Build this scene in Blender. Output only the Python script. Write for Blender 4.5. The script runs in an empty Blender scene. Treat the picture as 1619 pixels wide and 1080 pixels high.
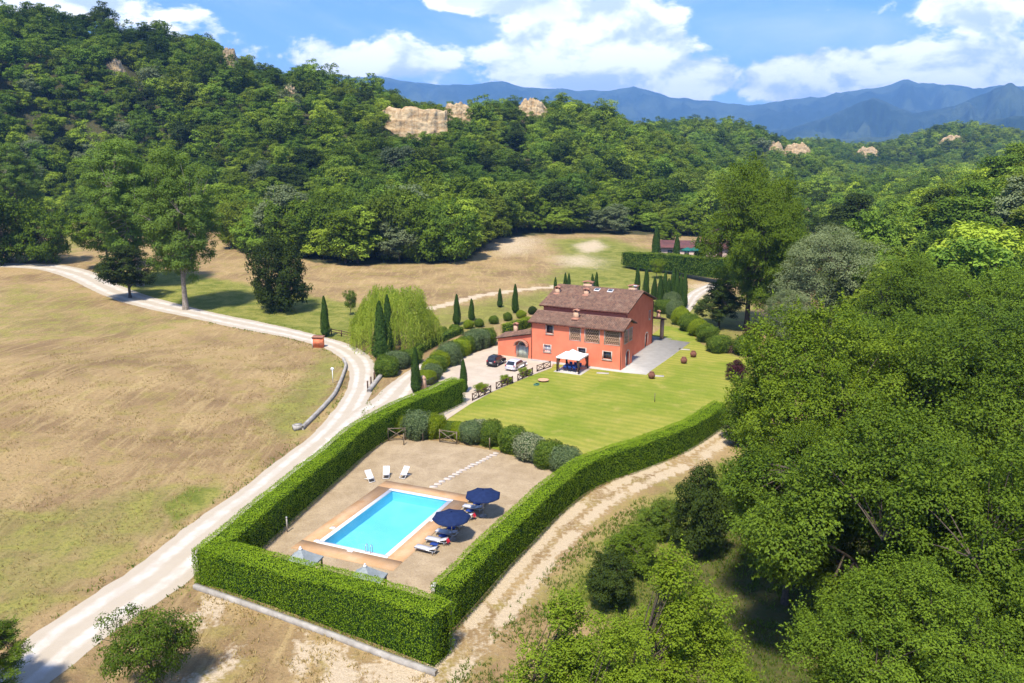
import bpy, math, random
import numpy as np
from mathutils import Vector, Matrix

random.seed(7)
RNG = np.random.default_rng(7)
SC = bpy.context.scene
COL = SC.collection

# ------------------------------------------------------------------ camera
F_PX, HY, HC, CX, CY = 1259.0, 240.0, 32.0, 809.5, 540.0
TH = math.atan((CY - HY) / F_PX)
CT, ST = math.cos(TH), math.sin(TH)
cam_d = bpy.data.cameras.new('camera')
cam = bpy.data.objects.new('camera', cam_d)
COL.objects.link(cam)
cam.location = (0, 0, HC)
cam.rotation_euler = (math.pi / 2 - TH, 0, 0)
cam_d.sensor_width = 36.0
cam_d.lens = F_PX * 36.0 / 1619.0
cam_d.clip_start = 0.5
cam_d.clip_end = 60000
SC.camera = cam

# ------------------------------------------------------------------ sky, sun, exposure
SUN_EL, SUN_AZ = math.radians(61), math.radians(200)   # azimuth clockwise from +Y: behind the camera, to the left
SUN_STRENGTH, SKY_STRENGTH = 4.5, 0.10
SC.view_settings.view_transform = 'Standard'
SC.view_settings.look = 'None'
SC.view_settings.gamma = 1.0
SC.view_settings.exposure = 0.78
SC.view_settings.use_curve_mapping = False
SC.cycles.use_adaptive_sampling = True
SC.cycles.adaptive_threshold = 0.02
SC.cycles.use_denoising = True
SC.cycles.denoiser = 'OPENIMAGEDENOISE'
SC.cycles.denoising_input_passes = 'RGB_ALBEDO_NORMAL'
SC.cycles.denoising_prefilter = 'ACCURATE'
SC.cycles.max_bounces = 6
SC.cycles.diffuse_bounces = 3
SC.cycles.glossy_bounces = 2
SC.cycles.transmission_bounces = 5
SC.cycles.volume_bounces = 0
SC.cycles.transparent_max_bounces = 4
SC.cycles.caustics_reflective = False
SC.cycles.caustics_refractive = False

sun_d = bpy.data.lights.new('sun', 'SUN')
sun_d.energy = SUN_STRENGTH
sun_d.angle = math.radians(5.0)
sun_d.color = (1.0, 0.93, 0.81)
sun = bpy.data.objects.new('sun', sun_d)
COL.objects.link(sun)
SUN_DIR = Vector((math.sin(SUN_AZ) * math.cos(SUN_EL), math.cos(SUN_AZ) * math.cos(SUN_EL), math.sin(SUN_EL)))
sun.rotation_euler = SUN_DIR.to_track_quat('Z', 'Y').to_euler()


class NT:
    """small node-tree writer"""
    def __init__(self, tree):
        self.t = tree
    def n(self, typ, **kw):
        nd = self.t.nodes.new(typ)
        for k, v in kw.items():
            setattr(nd, k, v)
        return nd
    def l(self, a, b):
        self.t.links.new(a, b)
    def val(self, sock, v):
        if hasattr(v, 'is_output') or isinstance(v, bpy.types.NodeSocket):
            self.l(v, sock)
        else:
            sock.default_value = v
    def math(self, op, a, b=0.0, c=0.0, clamp=False):
        nd = self.n('ShaderNodeMath', operation=op, use_clamp=clamp)
        self.val(nd.inputs[0], a)
        self.val(nd.inputs[1], b)
        if op in ('MULTIPLY_ADD', 'SMOOTH_MAX', 'SMOOTH_MIN'):
            self.val(nd.inputs[2], c)
        return nd.outputs[0]
    def mix(self, f, a, b, blend='MIX'):
        nd = self.n('ShaderNodeMix', data_type='RGBA', blend_type=blend, clamp_factor=True)
        self.val(nd.inputs['Factor'], f)
        self.val(nd.inputs[6], a)
        self.val(nd.inputs[7], b)
        return nd.outputs[2]
    def ramp(self, f, a, b, smooth=True):
        nd = self.n('ShaderNodeMapRange', interpolation_type='SMOOTHSTEP' if smooth else 'LINEAR', clamp=True) if smooth else self.n('ShaderNodeMapRange', clamp=True)
        self.val(nd.inputs[0], f)
        nd.inputs[1].default_value = a
        nd.inputs[2].default_value = b
        nd.inputs[3].default_value = 0.0
        nd.inputs[4].default_value = 1.0
        return nd.outputs[0]
    def noise(self, vec, scale, detail=4.0, rough=0.55, dist=0.0, typ='3D'):
        nd = self.n('ShaderNodeTexNoise', noise_dimensions=typ)
        if vec is not None:
            self.l(vec, nd.inputs['Vector'])
        nd.inputs['Scale'].default_value = scale
        nd.inputs['Detail'].default_value = detail
        nd.inputs['Roughness'].default_value = rough
        nd.inputs['Distortion'].default_value = dist
        return nd.outputs['Fac']
    def scalevec(self, vec, s, rot=(0, 0, 0)):
        nd = self.n('ShaderNodeMapping')
        self.l(vec, nd.inputs['Vector'])
        nd.inputs['Scale'].default_value = s
        nd.inputs['Rotation'].default_value = rot
        return nd.outputs[0]
    def bump(self, h, strength, dist=0.1):
        nd = self.n('ShaderNodeBump')
        nd.inputs['Strength'].default_value = strength
        nd.inputs['Distance'].default_value = dist
        self.l(h, nd.inputs['Height'])
        return nd.outputs[0]
    def attr(self, name):
        return self.n('ShaderNodeAttribute', attribute_name=name)


def C(r, g, b):
    return (r, g, b, 1.0)


world = bpy.data.worlds.new('World')
SC.world = world
world.use_nodes = True
wt = world.node_tree
wt.nodes.clear()
N = NT(wt)
tc = N.n('ShaderNodeTexCoord')
gdir = tc.outputs['Generated']
sky = N.n('ShaderNodeTexSky', sky_type='NISHITA')
sky.sun_disc = False
sky.sun_elevation = SUN_EL
sky.sun_rotation = SUN_AZ
sky.altitude = 250
sky.air_density = 1.0
sky.dust_density = 0.7
sky.ozone_density = 2.0
sep = N.n('ShaderNodeSeparateXYZ')
N.l(gdir, sep.inputs[0])
dx, dy, dz = sep.outputs
# cumulus: billowy noise on the direction sphere, stretched along the horizon, lumpier towards it
v1 = N.scalevec(gdir, (1.0, 1.0, 1.75))
lowf = N.noise(v1, 3.1, 2.0, 0.5)
big = N.noise(v1, 9.0, 9.0, 0.56, 0.25)
v1s = N.n('ShaderNodeVectorMath', operation='ADD')
N.l(v1, v1s.inputs[0])
v1s.inputs[1].default_value = (-0.006, -0.006, 0.03)
big_up = N.noise(v1s.outputs[0], 9.0, 9.0, 0.56, 0.25)
puff = N.noise(v1, 42.0, 5.0, 0.6)
az = N.math('ARCTAN2', dx, dy)


def gauss(cx, wx, cz, wz):
    a = N.math('DIVIDE', N.math('SUBTRACT', az, cx), wx)
    b = N.math('DIVIDE', N.math('SUBTRACT', dz, cz), wz)
    return N.math('EXPONENT', N.math('MULTIPLY', N.math('ADD', N.math('MULTIPLY', a, a), N.math('MULTIPLY', b, b)), -1.0))


# cloud banks low over the far range, as the photograph shows them; elsewhere noise alone decides
bank = N.math('MULTIPLY', gauss(0.095, 0.115, 0.115, 0.062), 0.36)
bank = N.math('ADD', bank, N.math('MULTIPLY', gauss(0.45, 0.25, 0.078, 0.034), 0.34))
bank = N.math('ADD', bank, N.math('MULTIPLY', gauss(-0.17, 0.10, 0.105, 0.030), 0.22))
bank = N.math('ADD', bank, N.math('MULTIPLY', gauss(-0.50, 0.09, 0.150, 0.016), 0.30))
bank = N.math('ADD', bank, N.math('MULTIPLY', gauss(-0.05, 0.10, 0.172, 0.016), 0.26))
bank = N.math('ADD', bank, N.math('MULTIPLY', gauss(0.53, 0.12, 0.147, 0.018), 0.32))
bank = N.math('SUBTRACT', bank, N.math('MULTIPLY', gauss(0.30, 0.10, 0.140, 0.022), 0.16))
dens = N.math('ADD', N.math('ADD', N.math('MULTIPLY', lowf, 0.30), N.math('MULTIPLY', big, 0.72)), bank)
dens = N.math('ADD', dens, N.math('MULTIPLY', puff, 0.13))
cov = N.ramp(dens, 0.655, 0.725)
core = N.ramp(dens, 0.70, 1.0)
lit = N.ramp(N.math('SUBTRACT', big, big_up), -0.11, 0.07)
ccol = N.mix(lit, C(0.58, 0.67, 0.82), C(1.22, 1.21, 1.19))
ccol = N.mix(N.math('MULTIPLY', N.ramp(dz, 0.132, 0.175), N.math('MULTIPLY', N.ramp(core, 0.0, 0.5), 0.60)), ccol, C(0.52, 0.62, 0.80))
# thin veil that pales the blue
veil = N.math('MULTIPLY', N.ramp(N.noise(N.scalevec(gdir, (1.0, 1.0, 2.4)), 4.0, 6.0, 0.6, 0.6), 0.40, 0.76), 0.50)
skyc = N.n('ShaderNodeVectorMath', operation='SCALE')
N.l(sky.outputs[0], skyc.inputs[0])
skyc.inputs['Scale'].default_value = SKY_STRENGTH
skyblue = N.mix(1.0, skyc.outputs[0], C(0.64, 0.90, 1.45), 'MULTIPLY')
base = N.mix(veil, skyblue, C(0.72, 0.80, 0.95))
up = N.ramp(dz, -0.02, 0.0)
cl = N.mix(N.math('MULTIPLY', cov, up), base, ccol)
bg = N.n('ShaderNodeBackground')
N.l(cl, bg.inputs['Color'])
bg.inputs['Strength'].default_value = 1.0
wo = N.n('ShaderNodeOutputWorld')
N.l(bg.outputs[0], wo.inputs['Surface'])
world.cycles.sampling_method = 'MANUAL'
world.cycles.sample_map_resolution = 512

# ------------------------------------------------------------------ pixel <-> place (used once, to read positions off the photo)


def ray(px, py):
    x, y = (px - CX) / F_PX, (CY - py) / F_PX
    return np.array([x, CT + y * ST, -ST + y * CT])


def P(px, py, z=0.0):
    d = ray(px, py)
    t = (z - HC) / d[2]
    return np.array([d[0] * t, d[1] * t, z])


def PL(pts, z=0.0):
    return np.array([P(a, b, z)[:2] for a, b in pts])


def elev_z(py, dist):
    """height of what appears at row py when dist metres away"""
    return HC + dist * math.tan(math.atan((CY - py) / F_PX) - TH)


def proj(p):
    X, Y, Z = p[..., 0], p[..., 1], p[..., 2] - HC
    fw = np.maximum(Y * CT - Z * ST, 1e-3)
    return CX + F_PX * X / fw, CY - F_PX * (Y * ST + Z * CT) / fw


# ------------------------------------------------------------------ object helpers
def link(o, parent=None):
    COL.objects.link(o)
    if parent is not None:
        o.parent = parent
    return o


def mesh_np(name, verts, faces, mat=None, attrs=None, smooth=False):
    """faces: (n,k) array of one size, or list of lists"""
    me = bpy.data.meshes.new(name)
    v = np.asarray(verts, np.float32).reshape(-1, 3)
    if isinstance(faces, np.ndarray) and faces.ndim == 2:
        nf, k = faces.shape
        loops = faces.astype(np.int32).ravel()
        starts = np.arange(0, nf * k, k, dtype=np.int32)
    else:
        sizes = np.array([len(x) for x in faces], np.int32)
        loops = np.array([i for x in faces for i in x], np.int32)
        starts = np.concatenate([[0], np.cumsum(sizes)[:-1]]).astype(np.int32)
        nf = len(sizes)
    me.vertices.add(len(v))
    me.vertices.foreach_set('co', v.ravel())
    me.loops.add(len(loops))
    me.loops.foreach_set('vertex_index', loops)
    me.polygons.add(nf)
    me.polygons.foreach_set('loop_start', starts)
    if smooth:
        me.polygons.foreach_set('use_smooth', np.ones(nf, bool))
    if attrs:
        for an, av in attrs.items():
            a = me.attributes.new(an, 'FLOAT', 'POINT')
            a.data.foreach_set('value', np.asarray(av, np.float32).ravel())
    me.update(calc_edges=True)
    me.validate()
    if mat is not None:
        me.materials.append(mat)
    return me


def obj(name, me, parent=None, loc=(0, 0, 0), rz=0.0):
    o = bpy.data.objects.new(name, me)
    link(o, parent)
    o.location = loc
    o.rotation_euler = (0, 0, rz)
    return o


def tag(o, label, cat=None, group=None, kind=None):
    o['label'] = label
    if cat:
        o['category'] = cat
    if group:
        o['group'] = group
    if kind:
        o['kind'] = kind
    return o


def struct(name, me, label=None):
    o = obj(name, me)
    o['kind'] = 'structure'
    if label:
        o['label'] = label
    return o


def empty(name, label, cat, loc, rz=0.0, group=None):
    o = bpy.data.objects.new(name, None)
    link(o)
    o.location = loc
    o.rotation_euler = (0, 0, rz)
    return tag(o, label, cat, group)


class MB:
    """collects shapes, then links them as one mesh"""
    def __init__(self):
        self.v, self.f, self.a = [], [], []
        self.n = 0
    def add(self, verts, faces, a=0.5):
        verts = [tuple(map(float, q)) for q in verts]
        self.v += verts
        self.f += [[i + self.n for i in fc] for fc in faces]
        self.a += [a] * len(verts)
        self.n += len(verts)
        return self
    def box(self, x0, x1, y0, y1, z0, z1, a=0.5):
        v = [(x0, y0, z0), (x1, y0, z0), (x1, y1, z0), (x0, y1, z0), (x0, y0, z1), (x1, y0, z1), (x1, y1, z1), (x0, y1, z1)]
        f = [[0, 3, 2, 1], [4, 5, 6, 7], [0, 1, 5, 4], [1, 2, 6, 5], [2, 3, 7, 6], [3, 0, 4, 7]]
        return self.add(v, f, a)
    def bar(self, p, q, w, h=None, a=0.5):
        h = h or w
        p, q = Vector(p), Vector(q)
        d = (q - p).normalized()
        up = Vector((0, 0, 1)) if abs(d.z) < 0.95 else Vector((1, 0, 0))
        s = d.cross(up).normalized() * (w / 2)
        t = s.cross(d).normalized() * (h / 2)
        v = [b + i * s + j * t for b in (p, q) for i, j in ((-1, -1), (1, -1), (1, 1), (-1, 1))]
        f = [[0, 1, 2, 3], [7, 6, 5, 4], [0, 4, 5, 1], [1, 5, 6, 2], [2, 6, 7, 3], [3, 7, 4, 0]]
        return self.add(v, f, a)
    def tube(self, pts, rad, k=8, a=0.5, caps=True):
        pts = [Vector(p) for p in pts]
        rr = rad if isinstance(rad, (list, tuple)) else [rad] * len(pts)
        v, f = [], []
        prev = None
        for i, p in enumerate(pts):
            d = (pts[min(i + 1, len(pts) - 1)] - pts[max(i - 1, 0)]).normalized()
            ref = prev if prev is not None and abs(prev.dot(d)) < 0.9 else (Vector((1, 0, 0)) if abs(d.x) < 0.8 else Vector((0, 1, 0)))
            s = (ref - d * ref.dot(d)).normalized()
            prev = s
            t = d.cross(s)
            for j in range(k):
                an = 2 * math.pi * j / k
                v.append(p + rr[i] * (math.cos(an) * s + math.sin(an) * t))
        for i in range(len(pts) - 1):
            for j in range(k):
                b = i * k
                f.append([b + j, b + (j + 1) % k, b + k + (j + 1) % k, b + k + j])
        if caps:
            f.append(list(range(k))[::-1])
            f.append([(len(pts) - 1) * k + j for j in range(k)])
        return self.add(v, f, a)
    def lathe(self, prof, k=16, c=(0, 0), a=0.5):
        v, f = [], []
        for r, z in prof:
            for j in range(k):
                an = 2 * math.pi * j / k
                v.append((c[0] + r * math.cos(an), c[1] + r * math.sin(an), z))
        for i in range(len(prof) - 1):
            for j in range(k):
                b = i * k
                f.append([b + j, b + (j + 1) % k, b + k + (j + 1) % k, b + k + j])
        f.append(list(range(k))[::-1])
        f.append([(len(prof) - 1) * k + j for j in range(k)])
        return self.add(v, f, a)
    def prism(self, poly, z0, z1, a=0.5):
        m = len(poly)
        v = [(x, y, z0) for x, y in poly] + [(x, y, z1) for x, y in poly]
        f = [list(range(m))[::-1], list(range(m, 2 * m))] + [[i, (i + 1) % m, m + (i + 1) % m, m + i] for i in range(m)]
        return self.add(v, f, a)
    def mesh(self, name, mat, smooth=False):
        return mesh_np(name, self.v, self.f, mat, {'rnd': self.a}, smooth)
    def build(self, name, mat, parent=None, loc=(0, 0, 0), rz=0.0, smooth=False):
        return obj(name, self.mesh(name, mat, smooth), parent, loc, rz)


# ------------------------------------------------------------------ materials
def new_mat(name):
    m = bpy.data.materials.new(name)
    m.use_nodes = True
    m.node_tree.nodes.clear()
    return m, NT(m.node_tree)


def finish(m, n, color, rough=0.8, spec=0.3, normal=None, metal=0.0, extra=None):
    b = n.n('ShaderNodeBsdfPrincipled')
    n.val(b.inputs['Base Color'], color)
    n.val(b.inputs['Roughness'], rough)
    n.val(b.inputs['Metallic'], metal)
    b.inputs['Specular IOR Level'].default_value = spec
    if normal is not None:
        n.l(normal, b.inputs['Normal'])
    o = n.n('ShaderNodeOutputMaterial')
    n.l(b.outputs[0], o.inputs['Surface'])
    return m


def simple(name, c1, c2=None, scale=3.0, rough=0.7, spec=0.3, metal=0.0, bump=0.0, bscale=None, useattr=0.0):
    """plain paint / wood / cloth with a little grain"""
    m, n = new_mat(name)
    g = n.n('ShaderNodeTexCoord').outputs['Object']
    c2 = c2 or tuple(x * 0.8 for x in c1)
    fac = n.ramp(n.noise(g, scale, 5.0, 0.6), 0.3, 0.7)
    if useattr:
        fac = n.math('ADD', n.math('MULTIPLY', fac, 1 - useattr), n.math('MULTIPLY', n.attr('rnd').outputs['Fac'], useattr))
    col = n.mix(fac, C(*c1), C(*c2))
    nm = n.bump(n.noise(g, bscale or scale * 6, 4.0), bump, 0.05) if bump else None
    return finish(m, n, col, rough, spec, nm, metal)


def leaf_mat(name, c1, c2, c3=None, trans=0.32, var=0.35, hue=0.0):
    """leaf colour: each leaf differs (rnd), each plant differs (object random)"""
    m, n = new_mat(name)
    rn = n.attr('rnd').outputs['Fac']
    col = n.mix(rn, C(*c1), C(*c2))
    oi = n.n('ShaderNodeObjectInfo').outputs['Random']
    if c3:
        col = n.mix(n.ramp(oi, 0.35, 1.0, False), col, n.mix(rn, C(*c3), C(*[x * 1.25 for x in c3])))
    oi2 = n.math('FRACT', n.math('MULTIPLY', oi, 7.31))
    k = n.math('ADD', n.math('MULTIPLY', oi2, var), 1.0 - var / 2)
    sc = n.n('ShaderNodeVectorMath', operation='SCALE')
    n.l(col, sc.inputs[0])
    n.l(k, sc.inputs['Scale'])
    d = n.n('ShaderNodeBsdfPrincipled')
    n.l(sc.outputs[0], d.inputs['Base Color'])
    d.inputs['Roughness'].default_value = 0.6
    d.inputs['Specular IOR Level'].default_value = 0.06
    t = n.n('ShaderNodeBsdfTranslucent')
    tcx = n.n('ShaderNodeVectorMath', operation='MULTIPLY')
    n.l(sc.outputs[0], tcx.inputs[0])
    tcx.inputs[1].default_value = (1.35, 1.35, 0.5)
    n.l(tcx.outputs[0], t.inputs['Color'])
    mx = n.n('ShaderNodeMixShader')
    mx.inputs[0].default_value = trans
    n.l(d.outputs[0], mx.inputs[1])
    n.l(t.outputs[0], mx.inputs[2])
    o = n.n('ShaderNodeOutputMaterial')
    n.l(mx.outputs[0], o.inputs['Surface'])
    return m


M = {}
M['bark'] = simple('bark', (0.13, 0.10, 0.075), (0.07, 0.055, 0.04), 4, 0.95, 0.1, bump=0.6)
M['pale_bark'] = simple('pale_bark', (0.36, 0.31, 0.25), (0.20, 0.16, 0.12), 2.5, 0.9, 0.15, bump=0.5)
M['oak_leaf'] = leaf_mat('oak_leaf', (0.024, 0.056, 0.006), (0.160, 0.235, 0.019), (0.100, 0.150, 0.011), 0.18)
M['bright_leaf'] = leaf_mat('bright_leaf', (0.042, 0.088, 0.007), (0.215, 0.290, 0.020), (0.135, 0.190, 0.012), 0.22)
M['forest_leaf'] = leaf_mat('forest_leaf', (0.048, 0.096, 0.012), (0.185, 0.280, 0.030), (0.225, 0.285, 0.026), 0.22, 0.9)
M['dark_leaf'] = leaf_mat('dark_leaf', (0.022, 0.040, 0.008), (0.066, 0.095, 0.016), None, 0.2, 0.3)
M['olive_leaf'] = leaf_mat('olive_leaf', (0.115, 0.15, 0.060), (0.235, 0.275, 0.130), None, 0.25, 0.2)
M['poplar_leaf'] = leaf_mat('poplar_leaf', (0.085, 0.150, 0.020), (0.215, 0.315, 0.055), None, 0.3, 0.2)
M['willow_leaf'] = leaf_mat('willow_leaf', (0.22, 0.31, 0.028), (0.48, 0.54, 0.08), None, 0.35, 0.15)
M['cypress_leaf'] = leaf_mat('cypress_leaf', (0.024, 0.056, 0.009), (0.068, 0.120, 0.018), None, 0.12, 0.3)
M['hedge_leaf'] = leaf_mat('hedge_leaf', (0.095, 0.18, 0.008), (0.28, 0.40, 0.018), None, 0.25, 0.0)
M['box_leaf'] = leaf_mat('box_leaf', (0.055, 0.105, 0.012), (0.17, 0.23, 0.026), None, 0.22, 0.2)
M['lime_leaf'] = leaf_mat('lime_leaf', (0.14, 0.20, 0.01), (0.27, 0.33, 0.02), None, 0.3, 0.15)
M['grey_leaf'] = leaf_mat('grey_leaf', (0.075, 0.115, 0.040), (0.175, 0.225, 0.095), None, 0.2, 0.15)
M['variegated_leaf'] = leaf_mat('variegated_leaf', (0.06, 0.11, 0.03), (0.42, 0.42, 0.25), None, 0.2, 0.1)
M['purple_leaf'] = leaf_mat('purple_leaf', (0.035, 0.012, 0.018), (0.09, 0.03, 0.035), None, 0.2, 0.2)
M['autumn_leaf'] = leaf_mat('autumn_leaf', (0.20, 0.10, 0.03), (0.30, 0.17, 0.05), None, 0.25, 0.2)
M['yellow_leaf'] = leaf_mat('yellow_leaf', (0.22, 0.24, 0.02), (0.38, 0.38, 0.03), None, 0.3, 0.1)
M['dry_blade'] = leaf_mat('dry_blade', (0.30, 0.22, 0.09), (0.46, 0.36, 0.16), None, 0.25, 0.2)
M['green_blade'] = leaf_mat('green_blade', (0.09, 0.15, 0.02), (0.20, 0.25, 0.04), None, 0.3, 0.2)
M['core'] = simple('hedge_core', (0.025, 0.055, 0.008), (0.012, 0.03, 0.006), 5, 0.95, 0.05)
# ------------------------------------------------------------------ terrain
def sstep(t):
    t = np.clip(t, 0, 1)
    return t * t * (3 - 2 * t)


def vnoise(x, y, seed=0):
    """smooth value noise, 0..1"""
    xi, yi = np.floor(x).astype(np.int64), np.floor(y).astype(np.int64)
    xf, yf = x - xi, y - yi
    def h(a, b):
        n = (a * 374761393 + b * 668265263 + seed * 974711) & 0x7fffffff
        n = ((n ^ (n >> 13)) * 1274126177) & 0x7fffffff
        return ((n ^ (n >> 16)) & 0xffff) / 65535.0
    u, v = xf * xf * (3 - 2 * xf), yf * yf * (3 - 2 * yf)
    return (h(xi, yi) * (1 - u) + h(xi + 1, yi) * u) * (1 - v) + (h(xi, yi + 1) * (1 - u) + h(xi + 1, yi + 1) * u) * v


def fbm(x, y, seed=0, octv=4):
    s, a, t = 0, 0.5, 0
    for i in range(octv):
        s = s + a * vnoise(x * 2 ** i, y * 2 ** i, seed + i)
        t += a
        a *= 0.5
    return s / t


def poly_sd(X, Y, poly):
    """signed distance to a polygon, positive inside"""
    poly = np.asarray(poly)
    d = np.full(X.shape, 1e9)
    ins = np.zeros(X.shape, bool)
    m = len(poly)
    for i in range(m):
        ax, ay = poly[i]
        bx, by = poly[(i + 1) % m]
        ex, ey = bx - ax, by - ay
        t = np.clip(((X - ax) * ex + (Y - ay) * ey) / (ex * ex + ey * ey + 1e-9), 0, 1)
        d = np.minimum(d, np.hypot(X - ax - t * ex, Y - ay - t * ey))
        cr = (ay > Y) != (by > Y)
        with np.errstate(divide='ignore', invalid='ignore'):
            xi = ax + (Y - ay) * ex / (ey if abs(ey) > 1e-9 else 1e-9)
        ins ^= cr & (X < xi)
    return np.where(ins, d, -d)


def line_d(X, Y, pts):
    d = np.full(X.shape, 1e9)
    for (ax, ay), (bx, by) in zip(pts[:-1], pts[1:]):
        ex, ey = bx - ax, by - ay
        t = np.clip(((X - ax) * ex + (Y - ay) * ey) / (ex * ex + ey * ey + 1e-9), 0, 1)
        d = np.minimum(d, np.hypot(X - ax - t * ex, Y - ay - t * ey))
    return d


def ucol(X, Y):
    a = np.clip(np.arctan2(X, Y), -1.05, 1.05)
    return CX + F_PX / CT * np.tan(a)


# wooded ridges: (column, foot distance, ridge distance, row of the tree tops)
TREE_H = 13.0
L1 = np.array([(-1200, 330, 520, 40), (0, 350, 520, 38), (100, 350, 520, 40), (160, 345, 520, 36), (250, 335, 520, 58), (340, 300, 520, 70),
               (400, 265, 515, 92), (480, 232, 505, 112), (560, 222, 495, 128), (615, 220, 490, 140), (640, 220, 485, 160), (700, 220, 480, 160), (740, 228, 485, 162),
               (780, 275, 500, 160), (850, 285, 520, 154), (900, 288, 520, 158), (960, 292, 520, 172), (1000, 296, 520, 195), (1050, 300, 520, 214),
               (1100, 305, 520, 236), (1180, 310, 520, 268), (1260, 330, 520, 300), (1400, 330, 520, 330)], float)
L2 = np.array([(800, 480, 760, 230), (900, 480, 760, 204), (1000, 480, 760, 198), (1050, 480, 760, 192), (1120, 490, 770, 196), (1180, 500, 780, 200), (1230, 510, 790, 220),
               (1290, 520, 800, 240), (1340, 520, 800, 262), (1420, 520, 800, 285), (1600, 520, 800, 300)], float)
L3 = np.array([(1100, 820, 1250, 245), (1200, 820, 1250, 232), (1290, 820, 1250, 221), (1350, 820, 1250, 229), (1400, 820, 1250, 226), (1450, 820, 1250, 214), (1480, 820, 1250, 206),
               (1520, 820, 1250, 200), (1560, 820, 1250, 206), (1619, 820, 1250, 216), (1900, 820, 1250, 216)], float)
LR = np.array([(1300, 150, 270, 380), (1380, 150, 270, 340), (1420, 150, 270, 312), (1500, 150, 270, 272), (1560, 150, 270, 248), (1619, 150, 270, 225), (1800, 150, 280, 180), (2300, 160, 300, 130), (3400, 160, 300, 130)], float)
LAYERS = [L1, L2, L3, LR]


def layer_vals(L, u):
    return [np.interp(u, L[:, 0], L[:, i]) for i in (1, 2, 3)]


FIELD_L = PL([(-500, 1100), (-200, 1080), (20, 1022), (120, 950), (280, 812), (440, 695), (505, 640), (543, 597), (545, 578), (520, 552), (470, 535), (300, 503), (190, 481), (110, 456), (40, 445), (-500, 445)])


def terrain(X, Y):
    X, Y = np.asarray(X, float), np.asarray(Y, float)
    r = np.hypot(X, Y)
    u = ucol(X, Y)
    front = sstep((Y + 20) / 60)
    mead = np.interp(u, [-400, 0, 400, 800, 1050, 1200, 1700], [6, 6, 5, 4.5, 2.5, 0.5, 0.5])
    z = sstep((r - 150) / 190) * mead * front
    sdf = poly_sd(X, Y, FIELD_L)
    z = z + 3.2 * sstep((sdf - 1.0) / 42) * sstep((170 - r) / 60)
    for L in LAYERS:
        toe, rid, yt = layer_vals(L, u)
        e = np.arctan((CY - yt) / F_PX) - TH
        zr = HC + rid * np.tan(e) - TREE_H
        t = (r - toe) / (rid - toe)
        h = np.where(r < rid, sstep(t) * 0.5 + np.clip(t, 0, 1) ** 1.2 * 0.5, 1 - 0.75 * sstep((r - rid) / (0.4 * rid)))
        wob = (fbm(X / 60, Y / 60, 3) - 0.5) * 0.22
        z = np.maximum(z, np.maximum(zr, 0) * h * (1 + wob * sstep(t * 2) * sstep((0.95 - t) * 3)) * front)
    return z


def tz(x, y):
    return float(terrain(np.array([x]), np.array([y]))[0])


def forest_mask(X, Y):
    r = np.hypot(X, Y)
    u = ucol(X, Y)
    m = np.zeros(np.shape(X))
    for L in LAYERS:
        toe, rid, yt = layer_vals(L, u)
        if L is LR:
            inr = (u > 1330) & (r > 118)
        else:
            wig = (fbm(X / 25, Y / 25, 9) - 0.5) * 16
            inr = (r > toe + wig) & (u > L[0, 0]) & (u < L[-1, 0])
        m = np.maximum(m, inr)
    return m


# the ground: one sheet, fine near the place, coarse towards the horizon
az_f = np.radians(np.arange(-40, 40.01, 0.33))
az_b = np.radians(np.concatenate([np.arange(44, 316.1, 4)]))
AZ = np.concatenate([az_f, az_b])
rr = [6.0]
while rr[-1] < 10800:
    rr.append(rr[-1] + max(0.75, rr[-1] * 0.0125))
RR = np.array(rr)
R2, A2 = np.meshgrid(RR, AZ, indexing='ij')
GX, GY = R2 * np.sin(A2), R2 * np.cos(A2)
GZ = terrain(GX, GY)
nr, na = GX.shape
GV = np.stack([GX, GY, GZ], -1).reshape(-1, 3)
idx = np.arange(nr * na).reshape(nr, na)
f1 = np.stack([idx[:-1, :], np.roll(idx, -1, 1)[:-1, :], np.roll(idx, -1, 1)[1:, :], idx[1:, :]], -1).reshape(-1, 4)
GV = np.vstack([GV, [[0, 0, 0]]])
GF = [list(map(int, q[::-1])) for q in f1]
ctr = len(GV) - 1
GF += [[ctr, int(idx[0, (j + 1) % na]), int(idx[0, j])] for j in range(na)]
gx, gy = GV[:, 0], GV[:, 1]


def soft(poly, w):
    return sstep(poly_sd(gx, gy, PL(poly)) / w * 0.5 + 0.5)


TRACK = PL([(560, 1180), (690, 1075), (760, 995), (830, 908), (880, 850), (940, 795), (1010, 758), (1080, 730), (1140, 692), (1190, 650)])
TRACK_FAR = PL([(640, 497), (700, 484), (760, 469), (830, 460), (880, 456)])
a_green = np.maximum.reduce([
    soft([(135, 446), (260, 438), (380, 455), (560, 483), (590, 530), (560, 545), (500, 530), (300, 496), (190, 472)], 5),
    0.55 * soft([(650, 500), (700, 488), (850, 462), (990, 455), (1100, 455), (1190, 470), (1190, 600), (1060, 520), (850, 490), (780, 520), (690, 540)], 6),
    0.85 * soft([(870, 392), (960, 388), (1010, 400), (1130, 420), (1000, 470), (860, 450), (900, 425)], 10),
    0.30 * soft([(-300, 462), (90, 462), (190, 486), (330, 507), (260, 530), (120, 540), (-300, 560)], 6),
    0.42 * soft([(-300, 830), (60, 815), (200, 770), (330, 760), (350, 770), (280, 835), (150, 920), (40, 1000), (-300, 1100)], 3),
    1.0 * soft([(255, 800), (300, 770), (352, 772), (330, 795), (275, 828)], 1.5),
    0.5 * soft([(400, 655), (470, 600), (520, 545), (548, 575), (520, 640), (470, 690), (430, 700)], 3),
    1.0 * soft([(880, 940), (960, 860), (1060, 780), (1150, 730), (1250, 700), (1700, 600), (1700, 1100), (1150, 1100), (1000, 1000)], 4),
    0.6 * soft([(60, 330), (140, 330), (150, 410), (110, 420), (60, 380)], 10),
    0.75 * soft([(1180, 300), (1400, 310), (1420, 420), (1180, 420)], 10)])
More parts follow.
